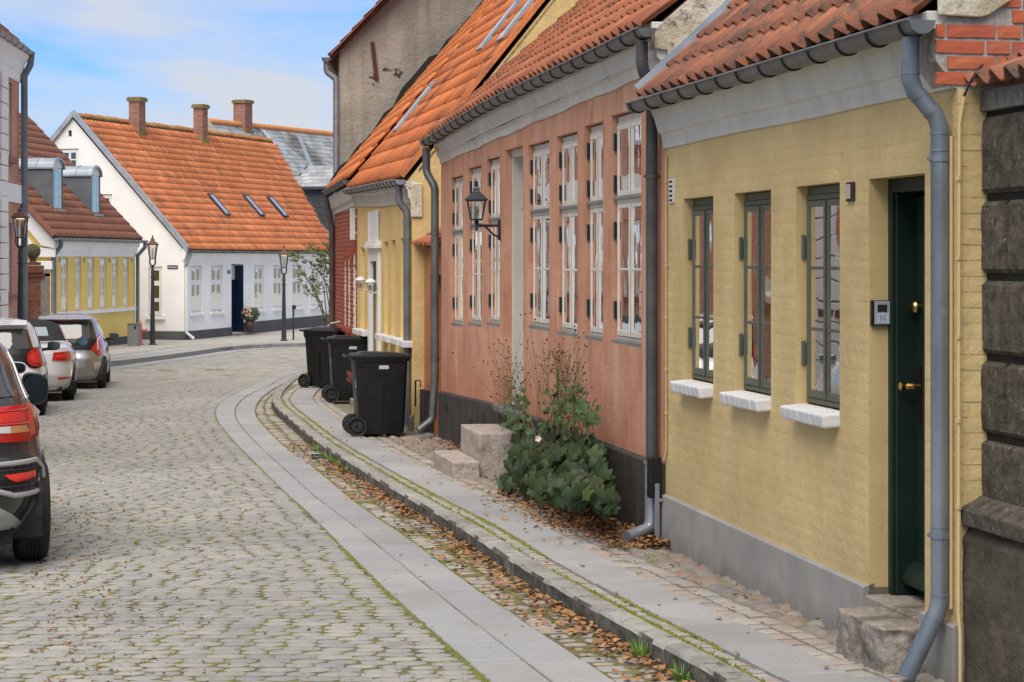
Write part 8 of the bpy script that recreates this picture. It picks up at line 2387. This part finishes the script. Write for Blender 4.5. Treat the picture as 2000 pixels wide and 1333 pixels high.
def leaf_mesh(kind):
    if kind == 'small': return [(0, -.5, 0), (.28, -.1, .06), (.2, .3, .03), (0, .6, -.04), (-.2, .3, .03), (-.28, -.1, .06), (0, 0, -.02)], [(0, 1, 6), (1, 2, 6), (2, 3, 6), (3, 4, 6), (4, 5, 6), (5, 0, 6)]
    # lobed leaf (five pointed lobes)
    ring = []
    for k in range(20):
        a = -math.pi / 2 + 2 * math.pi * k / 20; lobe = abs(math.cos(2.5 * (a - math.pi / 2)))
        r_ = .36 + .17 * lobe ** 1.3 if k else .12
        if k % 2 and k not in (1, 19): r_ *= .96
        ring.append((r_ * math.cos(a), r_ * math.sin(a), -.14 * (r_ / .5) ** 2 + .16 * abs(math.cos(a)) * r_))
    return ring + [(0, 0, .03)], [(k, (k + 1) % 20, 20) for k in range(20)]
out = []
for p in lf:
    s = rr.uniform(.045, .085); a = rr.uniform(0, 6.28); el = rr.uniform(-.6, .9)
    y = Vector((math.cos(a) * math.cos(el), math.sin(a) * math.cos(el), math.sin(el) - .3)).normalized(); x = y.orthogonal().normalized(); x = (Matrix.Rotation(rr.uniform(-.8, .8), 3, y) @ x); z = x.cross(y)
    out.append((0, mat4(np.array(x) * s, np.array(y) * s, np.array(z) * s, np.array(p)), 1.0))
pieces(rose, 'leaf', [leaf_mesh('small')], out, M_LEAF_R, limit=0, stuff_name='leaves')
# small potted shrub at its foot
sd_ = 38.3
shp = thing('potted_shrub', 'small pale green shrub in a dark pot at the foot of the rose', 'potted plant', (PX(655, sd_), sd_, walk_z(sd_)))
mb = MB(); mb.lathe([(.09, 0), (.13, .30), (.14, .32), (.11, .32)], (PX(656, sd_), sd_, PZ(655, sd_)), 12); mb.lathe([(.1, -.8), (.1, 0)], (PX(656, sd_), sd_, PZ(655, sd_)), 8); mb.build('pot', M_IRON, shp)
mb = MB()
for i in range(160):
    v = Vector((rr.gauss(0, 1), rr.gauss(0, 1), abs(rr.gauss(0, 1)))).normalized(); p = Vector((PX(656, sd_), sd_, PZ(628, sd_))); q = p + v * rr.uniform(.08, .2); t_ = v.orthogonal().normalized() * .012
    mb.add([q - t_, q + t_, q + v * .05], [(0, 1, 2)])
mb.build('foliage', nmat('sage_leaf', (.16, .2, .10), (.26, .3, .17), 9, .7, 0), shp, kind='stuff')

# ------------------------------------------------------------------ anemone clump against the salmon wall
M_LEAF = nmat('anemone_leaf', (.012, .026, .006), (.026, .048, .012), 7, .55, .25, 30, .003, spec=.28, tcols=[(.010, .022, .006), (.030, .054, .014), (.014, .032, .008), (.062, .082, .020), (.036, .030, .012), (.008, .018, .006), (.022, .044, .010)])
ra = random.Random(5)
pl0_ = FP.p(2.6, 0, .35)
an = thing('anemone_clump', 'dark green anemone clump with tall bare seed stalks growing against the salmon wall', 'plant', (pl0_.x, pl0_.y, walk_z(pl0_.y)))
def wp(x, y, w): 
    """point over the pavement strip seen at a photo pixel, w out from the salmon wall"""
    u = FP.ux(x, w); q = FP.p(u, 0, w); return Vector((q.x, q.y, PZ(y, q.y)))
out = []
clumps = [(1085, 925, 74, 58, 270, .34), (1040, 900, 44, 36, 105, .36), (1150, 905, 32, 55, 120, .30), (1170, 955, 22, 42, 80, .42), (1010, 920, 26, 30, 55, .45), (1120, 960, 44, 36, 110, .48), (1100, 862, 55, 18, 55, .28), (1020, 862, 22, 14, 20, .25), (990, 950, 16, 14, 22, .5), (1060, 950, 40, 30, 70, .5), (1190, 985, 10, 18, 22, .4)]
cores = []
for cx_, cy_, sx, sy, n_, w in clumps:
    for _ in range(n_):
        a = ra.uniform(0, 6.283); q = math.sqrt(ra.random())
        x, y = cx_ + q * sx * math.cos(a), cy_ + q * sy * math.sin(a)
        p = wp(x, y, w + ra.uniform(-.16, .12) - .10 * q); p.z = max(p.z, walk_z(p.y) + .03)
        s = ra.uniform(.055, .135)
        tow = Vector((-.75 + ra.gauss(0, .4), -.75 + ra.gauss(0, .45), .55 + ra.gauss(0, .3))).normalized()   # faces out and up
        dn = Vector((ra.gauss(0, .4), ra.gauss(0, .3), -1)); yv = (dn - tow * dn.dot(tow)).normalized(); xv = yv.cross(tow)
        out.append((0, mat4(np.array(xv) * s, np.array(yv) * s, np.array(tow) * s, np.array(p)), s * (1 if _ % 3 else .5)))
pieces(an, 'leaf', [leaf_mesh('lobed')], out, M_LEAF, limit=280, stuff_name='leaves', smooth=True)
sm = MB(); sh = MB(); up = []
heads = []
stk = []
for i in range(44):
    x0, x1 = ra.gauss(1105, 22), 0
    base = wp(ra.uniform(1060, 1160), ra.uniform(830, 900), .26 + ra.uniform(-.1, .06))
    tx, ty = ra.gauss(1098, 42), ra.uniform(676, 800)
    ty += abs(tx - 1095) * .35
    tip = wp(min(1172, max(1022, tx)), ty, .28 + ra.uniform(-.14, .1))
    stk.append((base, tip))
for i in range(24):
    base = wp(ra.uniform(1010, 1050), ra.uniform(810, 880), .22); tx = ra.gauss(990, 22); ty = ra.uniform(728, 800)
    stk.append((base, wp(max(958, min(1050, tx)), ty, .24 + ra.uniform(-.1, .1))))
for base, tip in stk:
    mid = base.lerp(tip, .55) + Vector((ra.gauss(0, .02), ra.gauss(0, .02), .04))
    sm.tube([base, base.lerp(mid, .5) + Vector((0, 0, .02)), mid, tip], [.004, .0032, .0022, .0013], 4)
    heads.append(tip)
    for _ in range(ra.randint(2, 4)):
        a = mid.lerp(tip, ra.uniform(0, .55)); L = (tip - mid).length * ra.uniform(.5, 1.0)
        b = a + Vector((ra.gauss(0, .35), ra.gauss(0, .3), 1)).normalized() * L * .8
        sm.tube([a, a.lerp(b, .5) + Vector((ra.gauss(0, .008), 0, 0)), b], [.0018, .0014, .001], 3, cap=False); heads.append(b)
    if ra.random() < .3:
        for _ in range(3): up.append((mid + Vector((ra.gauss(0, .04), ra.gauss(0, .04), ra.gauss(0, .03))), ra.uniform(.04, .07)))
for h in heads:
    r_ = ra.uniform(.0055, .0085)
    sh.lathe([(0, -r_), (r_ * .8, -r_ * .6), (r_, 0), (r_ * .8, r_ * .6), (0, r_)], h, 6, cap=False)
sm.build('stalks', M_STEM, an, kind='stuff'); sh.build('seed_heads', nmat('seed_head', (.035, .026, .014), (.06, .045, .02), 20, .9, 0), an, smooth=True, kind='stuff')
out = []
for cx_, cy_, sx, sy, n_ in ((1125, 795, 34, 30, 34), (1005, 818, 28, 16, 22), (1155, 820, 16, 20, 16), (1075, 835, 30, 12, 16)):
    for _ in range(n_): up.append((wp(cx_ + ra.gauss(0, sx * .6), cy_ + ra.gauss(0, sy * .6), .25 + ra.uniform(-.12, .1)), ra.uniform(.05, .10)))
for p, s in up:
    tow = Vector((-.5 + ra.gauss(0, .5), -.6 + ra.gauss(0, .5), .6)).normalized(); dn = Vector((ra.gauss(0, .6), ra.gauss(0, .5), -.6)); yv = (dn - tow * dn.dot(tow)).normalized()
    out.append((0, mat4(np.array(yv.cross(tow)) * s, np.array(yv) * s, np.array(tow) * s, np.array(p)), 1))
pieces(an, 'leaf', [leaf_mesh('lobed')], out, nmat('young_anemone_leaf', (.028, .06, .014), (.06, .105, .028), 7, .6, .2, 30, .003), limit=0, stuff_name='young_leaves')
core = MB()  # solid dark filler: shade inside the clump put into its colour
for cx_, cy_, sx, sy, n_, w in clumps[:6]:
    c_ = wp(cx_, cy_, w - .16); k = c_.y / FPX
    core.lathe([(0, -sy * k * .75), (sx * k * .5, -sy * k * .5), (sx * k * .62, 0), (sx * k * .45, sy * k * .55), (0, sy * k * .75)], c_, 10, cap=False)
core.build('shaded_core', nmat('shaded_stems', (.012, .022, .01), (.02, .035, .014), 9, .9, .5, 40), an, smooth=True)
fl = MB(); f_ = wp(1051, 857, .42)
for k in range(5):
    a = 6.283 * k / 5; v = Vector((math.cos(a) * .8, -.25, math.sin(a))).normalized() * .028; t_ = Vector((-v.z, 0, v.x)) * .5
    fl.add([f_, f_ + v * .6 + t_, f_ + v * 1.1, f_ + v * .6 - t_], [(0, 1, 2, 3)])
fl.build('blossom', flat('pale_pink_petal', (.80, .62, .58), .7), an)

# ------------------------------------------------------------------ fallen leaves and weeds
M_FALL = nmat('fallen_leaf', (.20, .11, .055), (.32, .19, .10), 9, .9, 0, tcols=[(.32, .14, .05), (.20, .085, .04), (.42, .24, .09), (.15, .075, .04), (.36, .16, .06)])
def fall_mesh(seed):
    r = random.Random(seed); n = 7; ring = [(math.cos(6.283 * k / n) * r.uniform(.3, .55), math.sin(6.283 * k / n) * r.uniform(.25, .5), r.uniform(.0, .26)) for k in range(n)]
    return ring + [(0, 0, r.uniform(-.02, .05))], [(k, (k + 1) % n, n) for k in range(n)]
FALL = [fall_mesh(s) for s in range(5)]
rf = random.Random(99)
def litter(name, parent, pts, size, mat=M_FALL, lift=.004):
    out = []
    for x, d, z in pts:
        s = rf.uniform(*size); a = rf.uniform(0, 6.28); q = Matrix.Rotation(a, 3, 'Z') @ Matrix.Rotation(rf.uniform(-.5, .5), 3, 'X') @ Matrix.Rotation(rf.uniform(-.4, .4), 3, 'Y')
        out.append((rf.randrange(5), mat4(np.array(q.col[0]) * s, np.array(q.col[1]) * s, np.array(q.col[2]) * s, (x, d, z + lift + s * .1)), 1))
    pieces(parent, name, FALL, out, mat, limit=0, stuff_name=name)
pts = []
for _ in range(1800):       # drift along the kerb foot
    d = 9 + 15 * rf.random() ** 1.1; g = math.sin(d * 1.9) + math.sin(d * .7 + 1) + .7
    if rf.random() * 2.7 > g + .6 + (1.2 if 11.0 < d < 19 else -.3): continue
    x = B4(d) - abs(rf.gauss(0, .09)) - .01; pts.append((x, d, road_z(x, d) + rf.random() * .015))
for _ in range(420):
    d = rf.uniform(9, 24); x = B3(d) + (B4(d) - B3(d)) * rf.random(); pts.append((x, d, road_z(x, d)))
litter('kerb_leaf_litter', road, pts, (.025, .055))
pts = []
for _ in range(3200):       # drift under the anemone and around the pipe shoe
    u = rf.uniform(-.25, 3.6); w = abs(rf.gauss(0, .2)) + .03
    if u > 1.6 and rf.random() < .45: continue
    p = FP.p(u, 0, w + (.25 if u > .9 else 0) * rf.random()); pts.append((p.x, p.y, walk_z(p.y) + rf.random() * (.05 if w < .22 else .02)))
for _ in range(260):
    p = FP.p(rf.uniform(4.6, 9.7), 0, abs(rf.gauss(0, .13)) + .04); pts.append((p.x, p.y, walk_z(p.y) + rf.random() * .02))
for _ in range(90):
    d = rf.uniform(9, 26); x = B6(d) + (WALLX(d) - B6(d)) * rf.random(); pts.append((x, d, walk_z(d)))
litter('pavement_leaf_litter', side, pts, (.022, .050))
pts = []
for _ in range(650):       # scattered on the setts beside the parked car
    d = 8.8 + 10 * rf.random() ** 1.3; x = -.235 * d + abs(rf.gauss(0, .45)) + .0
    if x < B1(d): pts.append((x, d, road_z(x, d)))
for _ in range(160):
    d = 8.8 + 16 * rf.random(); x = -.25 * d + (B1(d) + .25 * d) * rf.random(); pts.append((x, d, road_z(x, d)))
for _ in range(40):
    d = rf.uniform(9, 22); x = B1(d) + (B3(d) - B1(d)) * rf.random(); pts.append((x, d, road_z(x, d)))
litter('road_leaf_litter', road, pts, (.014, .034), lift=-.002)
# moss cushions and grass in the joints
def tufts(name, parent, pts, mat, h=(.02, .05), blades=9):
    mb = MB()
    for x, d, z in pts:
        for _ in range(blades):
            a = rf.uniform(0, 6.28); q = rf.uniform(0, .03); b = Vector((x + q * math.cos(a), d + q * math.sin(a), z - .012)); hh = rf.uniform(*h); tip = b + Vector((math.cos(a) * hh * .7, math.sin(a) * hh * .7, hh)); t_ = Vector((-math.sin(a), math.cos(a), 0)) * .004
            mb.add([b - t_, b + t_, tip], [(0, 1, 2)])
    mb.build(name, mat, parent, kind='stuff')
M_GRS = nmat('joint_grass', (.10, .16, .02), (.20, .27, .05), 9, .9, 0)
pts = []
for _ in range(1500):
    d = 9 + 20 * rf.random() ** 1.2; x = -.26 * d + (B1(d) + .26 * d) * rf.random()
    if math.sin(x * 2.1 + 1) + math.sin(d * .9) + math.sin(x * .8 - d * .5) > .7: pts.append((x, d, road_z(x, d)))
tufts('joint_grass', road, pts, M_GRS, (.008, .022), 7)
pts = []
for _ in range(420):
    d = 9 + 18 * rf.random(); pts.append((B6(d) + rf.gauss(0, .02), d, walk_z(d))); 
for _ in range(160):
    d = 12 + 12 * rf.random(); x = B8(d) + rf.random() * .6; pts.append((x, d, walk_z(d)))
tufts('pavement_grass', side, pts, M_GRS, (.012, .035), 7)
pts = [(B4(d) - .03, d, road_z(B4(d), d)) for d in [10.2 + rf.gauss(0, .05) for _ in range(3)] + [9.6, 9.65, 20.5, 21, 21.4, 21.8, 22.2, 23, 23.3]]
tufts('kerb_weeds', side, [(x, d, z) for x, d, z in pts for _ in range(3)], nmat('weed_leaf', (.08, .2, .02), (.16, .32, .05), 9, .7, 0), (.05, .12), 12)
clean_tags()
